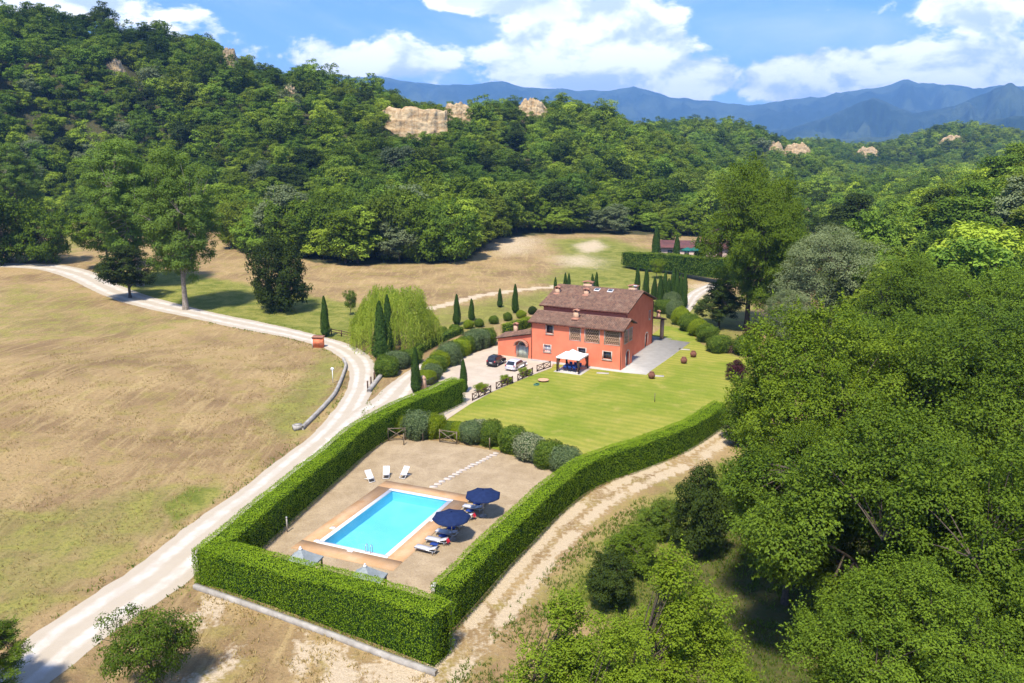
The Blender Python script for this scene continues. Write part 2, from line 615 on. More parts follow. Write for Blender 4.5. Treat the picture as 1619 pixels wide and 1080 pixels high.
a_bare = np.maximum.reduce([
    1.15 * sstep((0.75 - np.abs(line_d(gx, gy, TRACK) - 0.95)) / 0.6) * (0.35 + 0.65 * sstep((fbm(gx / 2.2, gy / 2.2, 31) - 0.32) / 0.25)),
    0.35 * sstep((3.8 - line_d(gx, gy, TRACK)) / 2.5),
    0.85 * sstep((1.9 - line_d(gx, gy, TRACK_FAR)) / 1.0),
    0.62 * soft([(860, 414), (930, 409), (965, 419), (955, 431), (880, 429)], 14),
    0.6 * soft([(900, 398), (945, 388), (966, 400), (950, 408), (915, 410)], 5),
    0.62 * soft([(745, 400), (820, 382), (870, 392), (850, 412), (790, 418)], 18),
    0.65 * soft([(140, 1090), (330, 925), (500, 985), (690, 1055), (720, 1110)], 1.5) * sstep((fbm(gx / 3.1, gy / 3.1, 17) - 0.38) / 0.3),
    0.5 * soft([(1080, 452), (1100, 448), (1150, 440), (1150, 470), (1090, 480)], 4)])
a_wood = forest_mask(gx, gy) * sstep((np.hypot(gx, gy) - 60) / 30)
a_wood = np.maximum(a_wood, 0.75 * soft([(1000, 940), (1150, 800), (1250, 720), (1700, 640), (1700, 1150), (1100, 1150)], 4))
me = mesh_np('ground', GV, GF, None, {'green': a_green, 'bare': a_bare, 'wood': a_wood}, smooth=True)

m, n = new_mat('dry_meadow')
g = n.n('ShaderNodeTexCoord').outputs['Object']
tuft = n.noise(g, 2.6, 6.0, 0.65)
fine = n.noise(g, 9.0, 4.0, 0.7)
patch = n.noise(g, 0.075, 5.0, 0.6, 0.4)
patch2 = n.noise(g, 0.30, 5.0, 0.6, 0.6)
gm = n.scalevec(g, (0.30, 0.045, 0.2), (0, 0, math.radians(38)))
mow = n.noise(gm, 2.2, 6.0, 0.65, 1.6)
straw = n.mix(n.ramp(patch, 0.35, 0.68), C(0.355, 0.243, 0.112), C(0.205, 0.130, 0.064))
straw = n.mix(n.math('MULTIPLY', n.ramp(mow, 0.44, 0.70), 0.55), straw, C(0.47, 0.345, 0.155))
straw = n.mix(n.math('MULTIPLY', n.ramp(patch2, 0.48, 0.68), 0.55), straw, C(0.27, 0.225, 0.055))
straw = n.mix(n.math('MULTIPLY', n.ramp(tuft, 0.50, 0.66), 0.55), straw, C(0.155, 0.115, 0.05))
straw = n.mix(n.math('MULTIPLY', n.ramp(fine, 0.52, 0.70), 0.40), straw, C(0.54, 0.42, 0.20))
grass = n.mix(n.ramp(patch2, 0.35, 0.65), C(0.145, 0.165, 0.026), C(0.27, 0.25, 0.060))
grass = n.mix(n.math('MULTIPLY', n.ramp(tuft, 0.46, 0.66), 0.6), grass, C(0.07, 0.10, 0.016))
gfac = n.ramp(n.math('ADD', n.math('MULTIPLY', n.attr('green').outputs['Fac'], 1.25), n.math('MULTIPLY', n.math('SUBTRACT', patch2, 0.5), 1.1)), 0.1, 0.85)
col = n.mix(gfac, straw, grass)
soil = n.mix(n.ramp(fine, 0.3, 0.7), C(0.58, 0.47, 0.32), C(0.44, 0.34, 0.22))
bfac = n.ramp(n.math('ADD', n.attr('bare').outputs['Fac'], n.math('MULTIPLY', n.math('SUBTRACT', tuft, 0.5), 1.3)), 0.28, 0.62)
col = n.mix(bfac, col, soil)
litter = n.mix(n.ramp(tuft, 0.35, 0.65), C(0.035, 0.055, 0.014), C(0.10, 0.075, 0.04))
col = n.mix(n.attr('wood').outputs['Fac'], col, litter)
h = n.math('ADD', n.math('MULTIPLY', tuft, 1.0), n.math('MULTIPLY', fine, 0.35))
finish(m, n, col, 0.95, 0.1, n.bump(h, 0.85, 0.22))
me.materials.append(m)
struct('ground', me, 'dry straw-coloured meadow and wooded hillsides')

# far blue range: three folded ridges several kilometres away
m, n = new_mat('far_forest')
g = n.n('ShaderNodeTexCoord').outputs['Object']
c0 = n.mix(n.ramp(n.noise(g, 0.0016, 8.0, 0.62, 0.3), 0.40, 0.62), C(0.018, 0.036, 0.020), C(0.065, 0.090, 0.052))
finish(m, n, c0, 0.95, 0.05, n.bump(n.noise(g, 0.006, 8.0, 0.65), 0.8, 60))
M['far_forest'] = m


def ridge(name, label, dist, depth, pts, seed, rough):
    pts = np.array(pts, float)
    us = np.linspace(pts[0, 0], pts[-1, 0], 420)
    top = np.interp(us, pts[:, 0], pts[:, 1])
    top = top + (fbm(us / 24, us * 0 + seed, seed, 5) - 0.5) * rough
    V, k = [], 40
    for j in range(k + 1):
        t = j / k                                   # 0 foot (near) .. 0.7 crest .. 1 behind
        dd = dist - depth + depth * 1.35 * t
        prof = sstep(t / 0.74) * 0.45 + min(t / 0.74, 1) * 0.55 if t <= 0.74 else 1 - 0.6 * sstep((t - 0.74) / 0.26)
        xx = (us - CX) / F_PX * CT
        ln = np.sqrt(1 + xx * xx)
        X, Y = dd * xx / ln, dd / ln
        zt = HC + dist * np.tan(np.arctan((CY - top) / F_PX) - TH)
        gul = (1 - np.abs(2 * fbm(us / 40 + 0.9 * t, us * 0 + t * 2.6, seed + 5, 4) - 1))
        gul = (gul - 0.80) * 0.75 * math.sin(math.pi * min(t / 0.74, 1.0)) if t < 0.74 else 0
        V.append(np.stack([X, Y, np.maximum(zt * (prof + gul), -5)], -1))
    V = np.array(V)
    ix = np.arange(V.shape[0] * V.shape[1]).reshape(V.shape[:2])
    fc = np.stack([ix[:-1, :-1], ix[:-1, 1:], ix[1:, 1:], ix[1:, :-1]], -1).reshape(-1, 4)
    struct(name, mesh_np(name, V.reshape(-1, 3), fc, M['far_forest'], None, True), label)


ridge('mountain_range', 'long pale blue mountain range on the horizon', 9300, 2800,
      [(-900, 150), (-300, 140), (300, 120), (620, 124), (660, 129), (720, 136), (800, 129), (835, 138), (900, 141), (955, 145), (1000, 138), (1060, 155), (1110, 161), (1180, 169), (1240, 163),
       (1300, 156), (1345, 150), (1385, 146), (1420, 136), (1470, 146), (1540, 152), (1580, 149), (1619, 158), (1800, 150), (2400, 160)], 11, 7)
ridge('mountain_spur', 'darker blue peaked spur in front of the range', 6400, 1700,
      [(1180, 214), (1240, 206), (1300, 190), (1340, 174), (1372, 160), (1400, 172), (1440, 186), (1490, 178), (1540, 162), (1583, 146), (1610, 162), (1640, 170), (1800, 165), (2300, 170)], 23, 5)
ridge('dark_foothill', 'low deep blue foothill at the right of the horizon', 4300, 1000,
      [(1180, 222), (1300, 222), (1440, 216), (1500, 210), (1545, 199), (1590, 192), (1640, 190), (1800, 185), (2300, 190)], 37, 4)

# ------------------------------------------------------------------ roads and yards
m, n = new_mat('white_gravel')
g = n.n('ShaderNodeTexCoord').outputs['Object']
c0 = n.mix(n.ramp(n.noise(g, 0.6, 6.0, 0.6), 0.35, 0.65), C(0.57, 0.52, 0.44), C(0.47, 0.41, 0.33))
c0 = n.mix(n.math('MULTIPLY', n.ramp(n.noise(g, 14.0, 3.0, 0.7), 0.5, 0.7), 0.35), c0, C(0.36, 0.32, 0.26))
uvr = n.attr('rnd').outputs['Fac']
rut = n.math('ABSOLUTE', n.math('SUBTRACT', n.math('ABSOLUTE', n.math('SUBTRACT', uvr, 0.5)), 0.22))
c0 = n.mix(n.math('MULTIPLY', n.ramp(n.math('ADD', rut, n.math('MULTIPLY', n.noise(g, 1.1, 4.0), 0.12)), 0.10, 0.20), 0.85), c0, C(0.41, 0.345, 0.255))
finish(m, n, c0, 0.95, 0.1, n.bump(n.noise(g, 12.0, 4.0, 0.7), 0.5, 0.03))
M['white_gravel'] = m
m, n = new_mat('yard_gravel')
g = n.n('ShaderNodeTexCoord').outputs['Object']
c0 = n.mix(n.ramp(n.noise(g, 0.5, 6.0, 0.62, 0.3), 0.35, 0.65), C(0.405, 0.310, 0.190), C(0.315, 0.235, 0.138))
c0 = n.mix(n.math('MULTIPLY', n.ramp(n.noise(g, 7.0, 4.0, 0.75), 0.48, 0.68), 0.6), c0, C(0.20, 0.135, 0.085))
c0 = n.mix(n.math('MULTIPLY', n.ramp(n.noise(g, 11.0, 3.0, 0.75), 0.54, 0.72), 0.6), c0, C(0.52, 0.43, 0.33))
finish(m, n, c0, 0.95, 0.1, n.bump(n.noise(g, 9.0, 4.0, 0.75), 0.7, 0.05))
M['yard_gravel'] = m
m, n = new_mat('court_gravel')
g = n.n('ShaderNodeTexCoord').outputs['Object']
c0 = n.mix(n.ramp(n.noise(g, 0.35, 6.0, 0.6), 0.35, 0.65), C(0.50, 0.42, 0.32), C(0.44, 0.36, 0.27))
c0 = n.mix(n.math('MULTIPLY', n.ramp(n.noise(g, 9.0, 3.0, 0.7), 0.5, 0.7), 0.35), c0, C(0.28, 0.22, 0.17))
finish(m, n, c0, 0.95, 0.1, n.bump(n.noise(g, 12.0, 3.0, 0.7), 0.4, 0.03))
M['court_gravel'] = m
m, n = new_mat('lawn_grass')
g = n.n('ShaderNodeTexCoord').outputs['Object']
st = n.n('ShaderNodeTexWave', wave_type='BANDS', bands_direction='Y', wave_profile='SIN')
n.l(n.scalevec(g, (1, 1, 1), (0, 0, math.radians(28))), st.inputs['Vector'])
st.inputs['Scale'].default_value = 0.22
st.inputs['Distortion'].default_value = 4.5
st.inputs['Detail'].default_value = 3
big = n.noise(g, 0.10, 5.0, 0.6, 0.6)
c0 = n.mix(n.ramp(big, 0.36, 0.62), C(0.185, 0.230, 0.020), C(0.315, 0.292, 0.050))
c0 = n.mix(n.math('MULTIPLY', st.outputs['Fac'], 0.38), c0, C(0.125, 0.180, 0.014))
c0 = n.mix(n.math('MULTIPLY', n.ramp(n.noise(g, 0.5, 5.0, 0.65), 0.52, 0.7), 0.5), c0, C(0.37, 0.31, 0.085))
c0 = n.mix(n.math('MULTIPLY', n.ramp(n.noise(g, 6.0, 4.0, 0.7), 0.5, 0.68), 0.45), c0, C(0.085, 0.13, 0.008))
finish(m, n, c0, 0.9, 0.15, n.bump(n.noise(g, 10.0, 4.0, 0.7), 0.7, 0.08))
M['lawn_grass'] = m


def catmull(pts, k=10):
    pts = np.asarray(pts, float)
    p = np.vstack([2 * pts[0] - pts[1], pts, 2 * pts[-1] - pts[-2]])
    out = []
    for i in range(1, len(p) - 2):
        for j in range(k):
            t = j / k
            out.append(0.5 * (2 * p[i] + (p[i + 1] - p[i - 1]) * t + (2 * p[i - 1] - 5 * p[i] + 4 * p[i + 1] - p[i + 2]) * t * t + (3 * p[i] - p[i - 1] - 3 * p[i + 1] + p[i + 2]) * t ** 3))
    out.append(pts[-1])
    return np.array(out)


def strip(name, left, right, mat, lift, label, k=10, cols=13, jit=0.22, thick=0.0):
    """road between two edge lines, laid on the ground"""
    A, B = catmull(left, k), catmull(right, k)
    nsm = max(len(A), len(B))
    def resamp(q):
        cu = np.concatenate([[0], np.cumsum(np.linalg.norm(np.diff(q, axis=0), axis=1))])
        t = np.linspace(0, 1, nsm) ** 1.0 * cu[-1]
        return np.stack([np.interp(t, cu, q[:, 0]), np.interp(t, cu, q[:, 1])], 1)
    A, B = resamp(A), resamp(B)
    s = np.linspace(0, 1, cols)
    V = A[:, None, :] * (1 - s)[None, :, None] + B[:, None, :] * s[None, :, None]
    jn = (fbm(V[..., 0] / 1.3, V[..., 1] / 1.3, 5) - 0.5) * 2 * jit
    wdir = (B - A) / np.linalg.norm(B - A, axis=1, keepdims=True)
    V = V + wdir[:, None, :] * (jn * (np.abs(s - 0.5) * 2)[None, :] ** 4)[..., None]
    Z = terrain(V[..., 0], V[..., 1]) + lift - (np.abs(s - 0.5) * 2)[None, :] ** 8 * (lift * 0.8)
    W = np.concatenate([V, Z[..., None]], -1)
    ix = np.arange(W.shape[0] * W.shape[1]).reshape(W.shape[:2])
    fc = np.stack([ix[:-1, :-1], ix[:-1, 1:], ix[1:, 1:], ix[1:, :-1]], -1).reshape(-1, 4)
    rn = np.broadcast_to(s[None, :], W.shape[:2]).ravel()
    return struct(name, mesh_np(name, W.reshape(-1, 3), fc, mat, {'rnd': rn}, True), label)


def flat_poly(name, pts, mat, z, label, fine=None):
    V = [(x, y, z) for x, y in pts]
    me = mesh_np(name, V, [list(range(len(V)))], mat)
    if me.polygons[0].normal.z < 0:
        me = mesh_np(name, V[::-1], [list(range(len(V)))], mat)
    return struct(name, me, label)


ROAD_L = PL([(-330, 1330), (-10, 1062), (51, 1005), (111, 964), (153, 936), (209, 900), (278, 846), (330, 808), (373, 780), (440, 727), (491, 689), (521, 657), (541, 630), (552, 605), (550, 582), (533, 562), (500, 546), (440, 531), (370, 518), (300, 503), (245, 493), (190, 481), (150, 468), (112, 453), (70, 443), (20, 440.5), (-120, 441)])
ROAD_R = PL([(-250, 1410), (15, 1140), (80, 1080), (156, 1018), (190, 993), (222, 971), (262, 945), (295, 922), (330, 890), (360, 864), (400, 828), (470, 762), (530, 705), (570, 660), (583, 630), (590, 615), (590, 605), (592, 577), (578, 558), (548, 543), (490, 527), (420, 511), (340, 496), (285, 484), (232, 472), (190, 459), (152, 444), (105, 436), (40, 434.5), (-120, 435.5)])
strip('gravel_road', ROAD_L, ROAD_R, M['white_gravel'], 0.05, 'white gravel road curving through the fields')
DRIVE_L = PL([(505, 690), (560, 645), (588, 632), (610, 612), (640, 590), (668, 572), (690, 556), (715, 541), (745, 527)])
DRIVE_R = PL([(555, 715), (600, 672), (642, 642), (655, 622), (664, 603), (684, 582), (703, 563), (727, 546), (755, 531)])
strip('drive', DRIVE_L, DRIVE_R, M['white_gravel'], 0.062, 'white gravel drive forking off between the hedges')
strip('back_road', PL([(1060, 505), (1080, 478), (1090, 464), (1115, 452), (1150, 444), (1200, 436)]), PL([(1078, 510), (1098, 484), (1108, 470), (1128, 458), (1155, 450), (1200, 441)]), M['white_gravel'], 0.05, 'pale road curving away behind the cypresses')

flat_poly('courtyard', PL([(622, 648), (664, 606), (700, 585), (740, 562), (781, 548), (800, 545), (880, 560), (872, 582), (845, 592), (815, 604), (780, 619), (742, 640), (700, 668)]), M['court_gravel'], 0.035, 'beige gravel parking court in front of the house')
flat_poly('lawn', PL([(690, 676), (742, 640), (780, 619.5), (815, 604.5), (845, 592.5), (872, 582.5), (890, 560), (990, 560), (1050, 515), (1085, 520), (1110, 545), (1150, 560), (1200, 575), (1210, 620), (1150, 650), (1090, 690), (1020, 722), (950, 742), (900, 755), (860, 745), (800, 715), (740, 700)]), M['lawn_grass'], 0.031, 'bright mown lawn with faint mowing stripes')
YARD = PL([(405, 862), (470, 806), (545, 742), (605, 700), (640, 694), (700, 699), (775, 712), (850, 733), (905, 762), (850, 800), (780, 880), (715, 950), (690, 962), (560, 925), (470, 895)])
flat_poly('pool_yard', YARD, M['yard_gravel'], 0.045, 'brown gravel yard around the swimming pool')
# ------------------------------------------------------------------ materials of built things
m, n = new_mat('red_stucco')
g = n.n('ShaderNodeTexCoord').outputs['Object']
c0 = n.mix(n.ramp(n.noise(g, 0.45, 6.0, 0.6, 0.3), 0.32, 0.70), C(0.82, 0.240, 0.130), C(0.74, 0.195, 0.105))
gs = n.scalevec(g, (1.6, 1.6, 0.18))
c0 = n.mix(n.math('MULTIPLY', n.ramp(n.noise(gs, 1.6, 6.0, 0.65), 0.55, 0.75), 0.40), c0, C(0.60, 0.150, 0.08))
c0 = n.mix(n.math('MULTIPLY', n.ramp(n.noise(g, 1.7, 5.0, 0.65), 0.58, 0.75), 0.30), c0, C(0.80, 0.31, 0.19))
finish(m, n, c0, 0.9, 0.15, n.bump(n.noise(g, 25.0, 3.0), 0.25, 0.01))
M['stucco'] = m
m, n = new_mat('roof_tile')
g = n.n('ShaderNodeTexCoord').outputs['Object']
rn = n.attr('rnd').outputs['Fac']
c0 = n.mix(rn, C(0.25, 0.140, 0.095), C(0.125, 0.080, 0.062))
c0 = n.mix(n.math('MULTIPLY', n.ramp(n.noise(g, 0.9, 6.0, 0.65), 0.48, 0.68), 0.6), c0, C(0.30, 0.205, 0.145))
c0 = n.mix(n.math('MULTIPLY', n.ramp(n.noise(g, 2.4, 6.0, 0.65), 0.52, 0.70), 0.55), c0, C(0.10, 0.075, 0.06))
finish(m, n, c0, 0.9, 0.15)
M['roof_tile'] = m
M['brick'] = simple('brick', (0.50, 0.25, 0.17), (0.36, 0.17, 0.11), 6, 0.9, 0.1, bump=0.4, useattr=0.6)
M['pale_brick'] = simple('pale_brick', (0.62, 0.42, 0.28), (0.46, 0.29, 0.19), 5, 0.9, 0.1, bump=0.4, useattr=0.6)
M['stone_trim'] = simple('stone_trim', (0.58, 0.50, 0.42), (0.46, 0.39, 0.32), 4, 0.85, 0.15, bump=0.3)
M['concrete'] = simple('concrete', (0.42, 0.39, 0.34), (0.27, 0.245, 0.21), 1.2, 0.9, 0.15, bump=0.4)
M['paving'] = simple('paving', (0.50, 0.465, 0.41), (0.41, 0.375, 0.325), 1.0, 0.9, 0.15, bump=0.2, useattr=0.35)
M['dark_wood'] = simple('dark_wood', (0.075, 0.045, 0.028), (0.045, 0.028, 0.018), 5, 0.8, 0.2, bump=0.3)
M['fence_wood'] = simple('fence_wood', (0.13, 0.075, 0.05), (0.075, 0.045, 0.032), 5, 0.85, 0.15, bump=0.3)
M['grey_wood'] = simple('grey_wood', (0.24, 0.19, 0.13), (0.15, 0.115, 0.08), 5, 0.85, 0.15, bump=0.3)
M['door_paint'] = simple('door_paint', (0.50, 0.55, 0.45), (0.43, 0.48, 0.39), 2, 0.6, 0.3)
M['iron'] = simple('iron', (0.05, 0.05, 0.05), (0.035, 0.035, 0.035), 8, 0.5, 0.4, 0.6)
M['copper'] = simple('copper_pipe', (0.20, 0.07, 0.045), (0.13, 0.05, 0.035), 3, 0.6, 0.4, 0.3)
M['glass'] = simple('window_glass', (0.055, 0.065, 0.075), (0.03, 0.036, 0.045), 0.8, 0.08, 0.8)
M['blind'] = simple('window_blind', (0.52, 0.55, 0.56), (0.42, 0.45, 0.47), 3, 0.7, 0.2)
M['dark_void'] = simple('dark_interior', (0.07, 0.048, 0.035), (0.05, 0.035, 0.026), 2, 0.95, 0.05)
M['white_cloth'] = simple('white_cloth', (0.82, 0.81, 0.79), (0.76, 0.75, 0.73), 2, 0.85, 0.1)
M['white_paint'] = simple('white_paint', (0.80, 0.79, 0.77), (0.72, 0.71, 0.69), 3, 0.5, 0.3)
M['white_mesh'] = simple('white_mesh_fabric', (0.60, 0.59, 0.60), (0.50, 0.49, 0.51), 14, 0.8, 0.15)
M['navy_cloth'] = simple('navy_cloth', (0.014, 0.028, 0.088), (0.010, 0.020, 0.066), 3, 0.85, 0.15)
M['navy_tex'] = simple('navy_fabric', (0.025, 0.060, 0.26), (0.018, 0.045, 0.19), 8, 0.85, 0.15)
M['red_cloth'] = simple('red_towel', (0.55, 0.03, 0.05), (0.42, 0.02, 0.04), 8, 0.9, 0.1)
M['grey_canvas'] = simple('grey_canvas', (0.30, 0.33, 0.33), (0.23, 0.26, 0.26), 2.5, 0.85, 0.15)
M['aluminium'] = simple('aluminium', (0.62, 0.62, 0.62), (0.52, 0.52, 0.52), 6, 0.35, 0.5, 0.8)
M['terracotta'] = simple('terracotta', (0.25, 0.105, 0.065), (0.15, 0.065, 0.045), 3, 0.85, 0.2, bump=0.3)
M['pink_clay'] = simple('pink_clay', (0.60, 0.36, 0.22), (0.48, 0.27, 0.16), 3, 0.85, 0.2)
M['green_plastic'] = simple('green_plastic', (0.07, 0.20, 0.13), (0.05, 0.15, 0.10), 3, 0.5, 0.3)
M['orange_paint'] = simple('orange_plaster', (0.76, 0.24, 0.12), (0.68, 0.19, 0.09), 2, 0.9, 0.15)
M['rubber'] = simple('tyre_rubber', (0.025, 0.025, 0.026), (0.018, 0.018, 0.018), 10, 0.85, 0.2)
M['alloy'] = simple('alloy_rim', (0.45, 0.45, 0.46), (0.36, 0.36, 0.37), 8, 0.3, 0.5, 0.8)
M['car_black'] = simple('black_car_paint', (0.020, 0.018, 0.020), (0.026, 0.022, 0.024), 2, 0.12, 0.6)
M['car_silver'] = simple('silver_car_paint', (0.66, 0.64, 0.67), (0.62, 0.60, 0.63), 2, 0.25, 0.5, 0.15)
M['car_glass'] = simple('car_glass', (0.022, 0.025, 0.03), (0.018, 0.02, 0.024), 2, 0.05, 0.8)
M['tail_red'] = simple('tail_lamp_red', (0.45, 0.02, 0.02), (0.35, 0.015, 0.015), 4, 0.2, 0.6)
M['lamp_clear'] = simple('head_lamp', (0.65, 0.66, 0.68), (0.6, 0.6, 0.62), 4, 0.1, 0.7)
M['black_plastic'] = simple('black_plastic', (0.03, 0.03, 0.032), (0.022, 0.022, 0.024), 8, 0.6, 0.3)

# ------------------------------------------------------------------ the house
HA = P(982, 586.2)
HROT = math.radians(-27)
house = empty('farmhouse', 'orange-red stuccoed two-storey farmhouse with brown tiled roofs', 'house', (HA[0], HA[1], 0.0), HROT)


def W2L(x, y):
    """world -> house frame"""
    dxy = np.array([x, y]) - HA[:2]
    c, s = math.cos(HROT), math.sin(HROT)
    return dxy[0] * c + dxy[1] * s, -dxy[0] * s + dxy[1] * c


def L2W(s_, t_, z=0.0):
    c, s = math.cos(HROT), math.sin(HROT)
    return np.array([HA[0] + s_ * c - t_ * s, HA[1] + s_ * s + t_ * c, z])


def wall_cells(mb, o, du, length, z0, z1, ops, depth=0.28, inn=None):
    """wall sheet with real openings (u0,u1,z0,z1) and their reveals; inn = inward direction"""
    us = sorted({0.0, length, *[q for op in ops for q in op[:2]]})
    zs = sorted({z0, z1, *[q for op in ops for q in op[2:4]]})
    o, du, inn = Vector(o), Vector(du), Vector(inn)
    pt = lambda u, z, d=0.0: o + du * u + Vector((0, 0, z)) + inn * d
    for a, b in zip(us[:-1], us[1:]):
        for c, d in zip(zs[:-1], zs[1:]):
            um, zm = (a + b) / 2, (c + d) / 2
            if any(op[0] < um < op[1] and op[2] < zm < op[3] for op in ops):
                continue
            mb.add([pt(a, c), pt(b, c), pt(b, d), pt(a, d)], [[0, 1, 2, 3]])
    for a, b, c, d in [op[:4] for op in ops]:
        q = [(a, c), (b, c), (b, d), (a, d)]
        for i in range(4):
            (u0, w0), (u1, w1) = q[i], q[(i + 1) % 4]
            mb.add([pt(u0, w0), pt(u0, w0, depth), pt(u1, w1, depth), pt(u1, w1)], [[0, 1, 2, 3]])


X, Yv = (1, 0, 0), (0, 1, 0)
FW = 15.0      # front block: s -15..0, t 0..5
front_ops = [(15 - 12.35, 15 - 11.3, 4.55, 5.85), (15 - 12.75, 15 - 11.65, 1.6, 2.6), (15 - 8.4, 15 - 6.7, 3.9, 5.95), (15 - 5.9, 15 - 3.65, 3.85, 5.95), (15 - 2.75, 15 - 0.4, 3.85, 5.95), (15 - 7.0, 15 - 5.8, 1.65, 2.75), (15 - 2.9, 15 - 1.65, 1.55, 2.65)]
mb = MB()
wall_cells(mb, (-15, 0, 0), X, 15, 0, 6.15, front_ops, inn=(0, 1, 0))
side_ops = [(1.1, 2.6, 3.9, 5.8), (3.2, 4.6, 3.9, 5.8), (2.0, 3.5, 0.02, 2.5)]
wall_cells(mb, (0, 0, 0), Yv, 5.0, 0, 6.15, side_ops, inn=(-1, 0, 0))
mb.add([(0, 0, 6.15), (0, 5, 6.15), (0, 5, 6.35), (0, 3, 7.12)], [[0, 1, 2, 3]])
mb.add([(-15, 0, 0), (-15, 5, 0), (-15, 5, 6.15), (-15, 5, 6.35), (-15, 3, 7.12), (-15, 0, 6.15)], [[0, 1, 2, 3, 4, 5][::-1]])
mb.add([(0, 5, 0), (-1.2, 5, 0), (-1.2, 5, 6.35), (0, 5, 6.35)], [[0, 1, 2, 3]])
# main block behind: s -15.2..-1.2, t 5..19
ms_ops = [(10.3, 11.6, 0.02, 2.5), (11.9, 12.5, 4.7, 6.0)]
wall_cells(mb, (-1.2, 5, 0), Yv, 14.0, 0, 7.9, ms_ops, inn=(-1, 0, 0))
mb.add([(-1.2, 5, 7.9), (-1.2, 19, 7.75), (-1.2, 12.2, 9.9)], [[0, 1, 2]])
mb.add([(-15.2, 5, 0), (-15.2, 19, 0), (-15.2, 19, 7.75), (-15.2, 12.2, 9.9), (-15.2, 5, 7.9)], [[4, 3, 2, 1, 0]])
mb.add([(-15.2, 19, 0), (-1.2, 19, 0), (-1.2, 19, 7.75), (-15.2, 19, 7.75)], [[3, 2, 1, 0]])
mb.add([(-15.2, 5.001, 6.0), (-1.2, 5.001, 6.0), (-1.2, 5.001, 7.9), (-15.2, 5.001, 7.9)], [[0, 1, 2, 3]])
wall = mb.build('wall', M['stucco'], house)

# low wing with the arched doorway, left of the front block
mb = MB()
wing_ops = [(3.55, 5.25, 0.02, 2.05)]
wall_cells(mb, (-21.0, 0.12, 0), X, 6.0, 0, 2.6, wing_ops, inn=(0, 1, 0))
arc = [(-17.45 + 0.85 + 0.85 * math.cos(a), 2.05 + 0.6 * math.sin(a)) for a in np.linspace(math.pi, 0, 13)]
mb.add([(-21, 0.12, 2.6), (-15, 0.12, 2.6), (-15, 0.12, 4.05), (-21, 0.12, 2.75)], [[0, 1, 2, 3]])
mb.add([(-21, 0.12, 0), (-21, 5, 0), (-21, 5, 2.75), (-21, 0.12, 2.75)], [[3, 2, 1, 0]])
mb.build('wing_wall', M['stucco'], house)


def tile_slope(mb, e0, e1, up, length, step=0.27, row=0.42, seed=0):
    """rows of half-round tiles from the eave line e0-e1 up the slope vector (unit) for length"""
    rg = np.random.default_rng(seed)
    e0, e1, up = np.array(e0, float), np.array(e1, float), np.array(up, float)
    w = np.linalg.norm(e1 - e0)
    du = (e1 - e0) / w
    nn = np.cross(du, up)
    nn /= np.linalg.norm(nn)
    nc, nrw = int(w / step), max(1, int(round(length / row)))
    stp, rw = w / nc, length / nrw
    base = []
    for i in range(nc):
        for j in range(nrw):
            o = e0 + du * (i + 0.5) * stp + up * j * rw + du * rg.normal(0, 0.008)
            ra, rb = stp * 0.46, stp * 0.36
            lo, hi = -0.05 if j == 0 else -0.03, rw + 0.05
            v = []
            for k, (rad, sh, lift) in enumerate(((ra, lo, 0.045), (rb, hi, 0.01))):
                for an in (math.pi, math.pi * 0.70, math.pi * 0.30, 0.0):
                    v.append(o + du * rad * math.cos(an) + nn * (rad * 1.0 * math.sin(an) + lift) + up * sh)
            mb.add(v, [[k, k + 1, k + 5, k + 4] for k in range(3)] + [[3, 2, 1, 0]], float(np.clip(rg.normal(0.45, 0.28), 0, 1)))


def roof_plane(mb, e0, e1, r0, r1, th=0.10):
    """deck under the tiles"""
    e0, e1, r0, r1 = [Vector(q) for q in (e0, e1, r0, r1)]
    d = Vector((0, 0, th))
    v = [e0, e1, r1, r0, e0 - d, e1 - d, r1 - d, r0 - d]
    mb.add(v, [[0, 1, 2, 3], [7, 6, 5, 4], [0, 4, 5, 1], [1, 5, 6, 2], [2, 6, 7, 3], [3, 7, 4, 0]])


def gable_roof(name, s0, s1, t_e0, z_e0, t_r, z_r, t_e1, z_e1, seed, rear_s0=None):
    deck = MB()
    roof_plane(deck, (s0, t_e0, z_e0), (s1, t_e0, z_e0), (s0, t_r, z_r), (s1, t_r, z_r))
    rs0 = s0 if rear_s0 is None else rear_s0
    roof_plane(deck, (s1, t_e1, z_e1), (rs0, t_e1, z_e1), (s1, t_r - 0.01, z_r - 0.003), (rs0, t_r - 0.01, z_r - 0.003))
    rf = deck.build(name, M['dark_wood'], house)
    tl = MB()
    up = np.array([0, t_r - t_e0, z_r - z_e0])
    ln = np.linalg.norm(up)
    tile_slope(tl, (s0, t_e0, z_e0 + 0.02), (s1, t_e0, z_e0 + 0.02), up / ln, ln, seed=seed)
    up2 = np.array([0, t_r - t_e1, z_r - z_e1])
    ln2 = np.linalg.norm(up2)
    tile_slope(tl, (s1, t_e1, z_e1 + 0.02), (rs0, t_e1, z_e1 + 0.02), up2 / ln2, ln2, seed=seed + 1)
    for i in range(int((s1 - s0) / 0.4)):                       # ridge caps
        x = s0 + (i + 0.5) * 0.4
        tl.tube([(x - 0.22, t_r, z_r + 0.03), (x + 0.22, t_r, z_r + 0.07)], [0.13, 0.15], 8, random.random())
    t = tl.build('roof_tiles', M['roof_tile'], rf)
    t['kind'] = 'stuff'
    raft = MB()                                                # rafter ends under the front eave
    x = s0 + 0.2
    while x < s1:
        raft.bar((x, t_e0 + 0.06, z_e0 - 0.18), (x, t_e0 + 0.9, z_e0 - 0.18 + 0.84 * (z_r - z_e0) / (t_r - t_e0)), 0.10, 0.12)
        x += 0.6
    raft.build('rafters', M['dark_wood'], rf)
    gut = MB().tube([(s0, t_e0 - 0.07, z_e0 - 0.06), (s1, t_e0 - 0.07, z_e0 - 0.06)], 0.07, 8)
    gut.build('gutter', M['copper'], rf)
    return rf


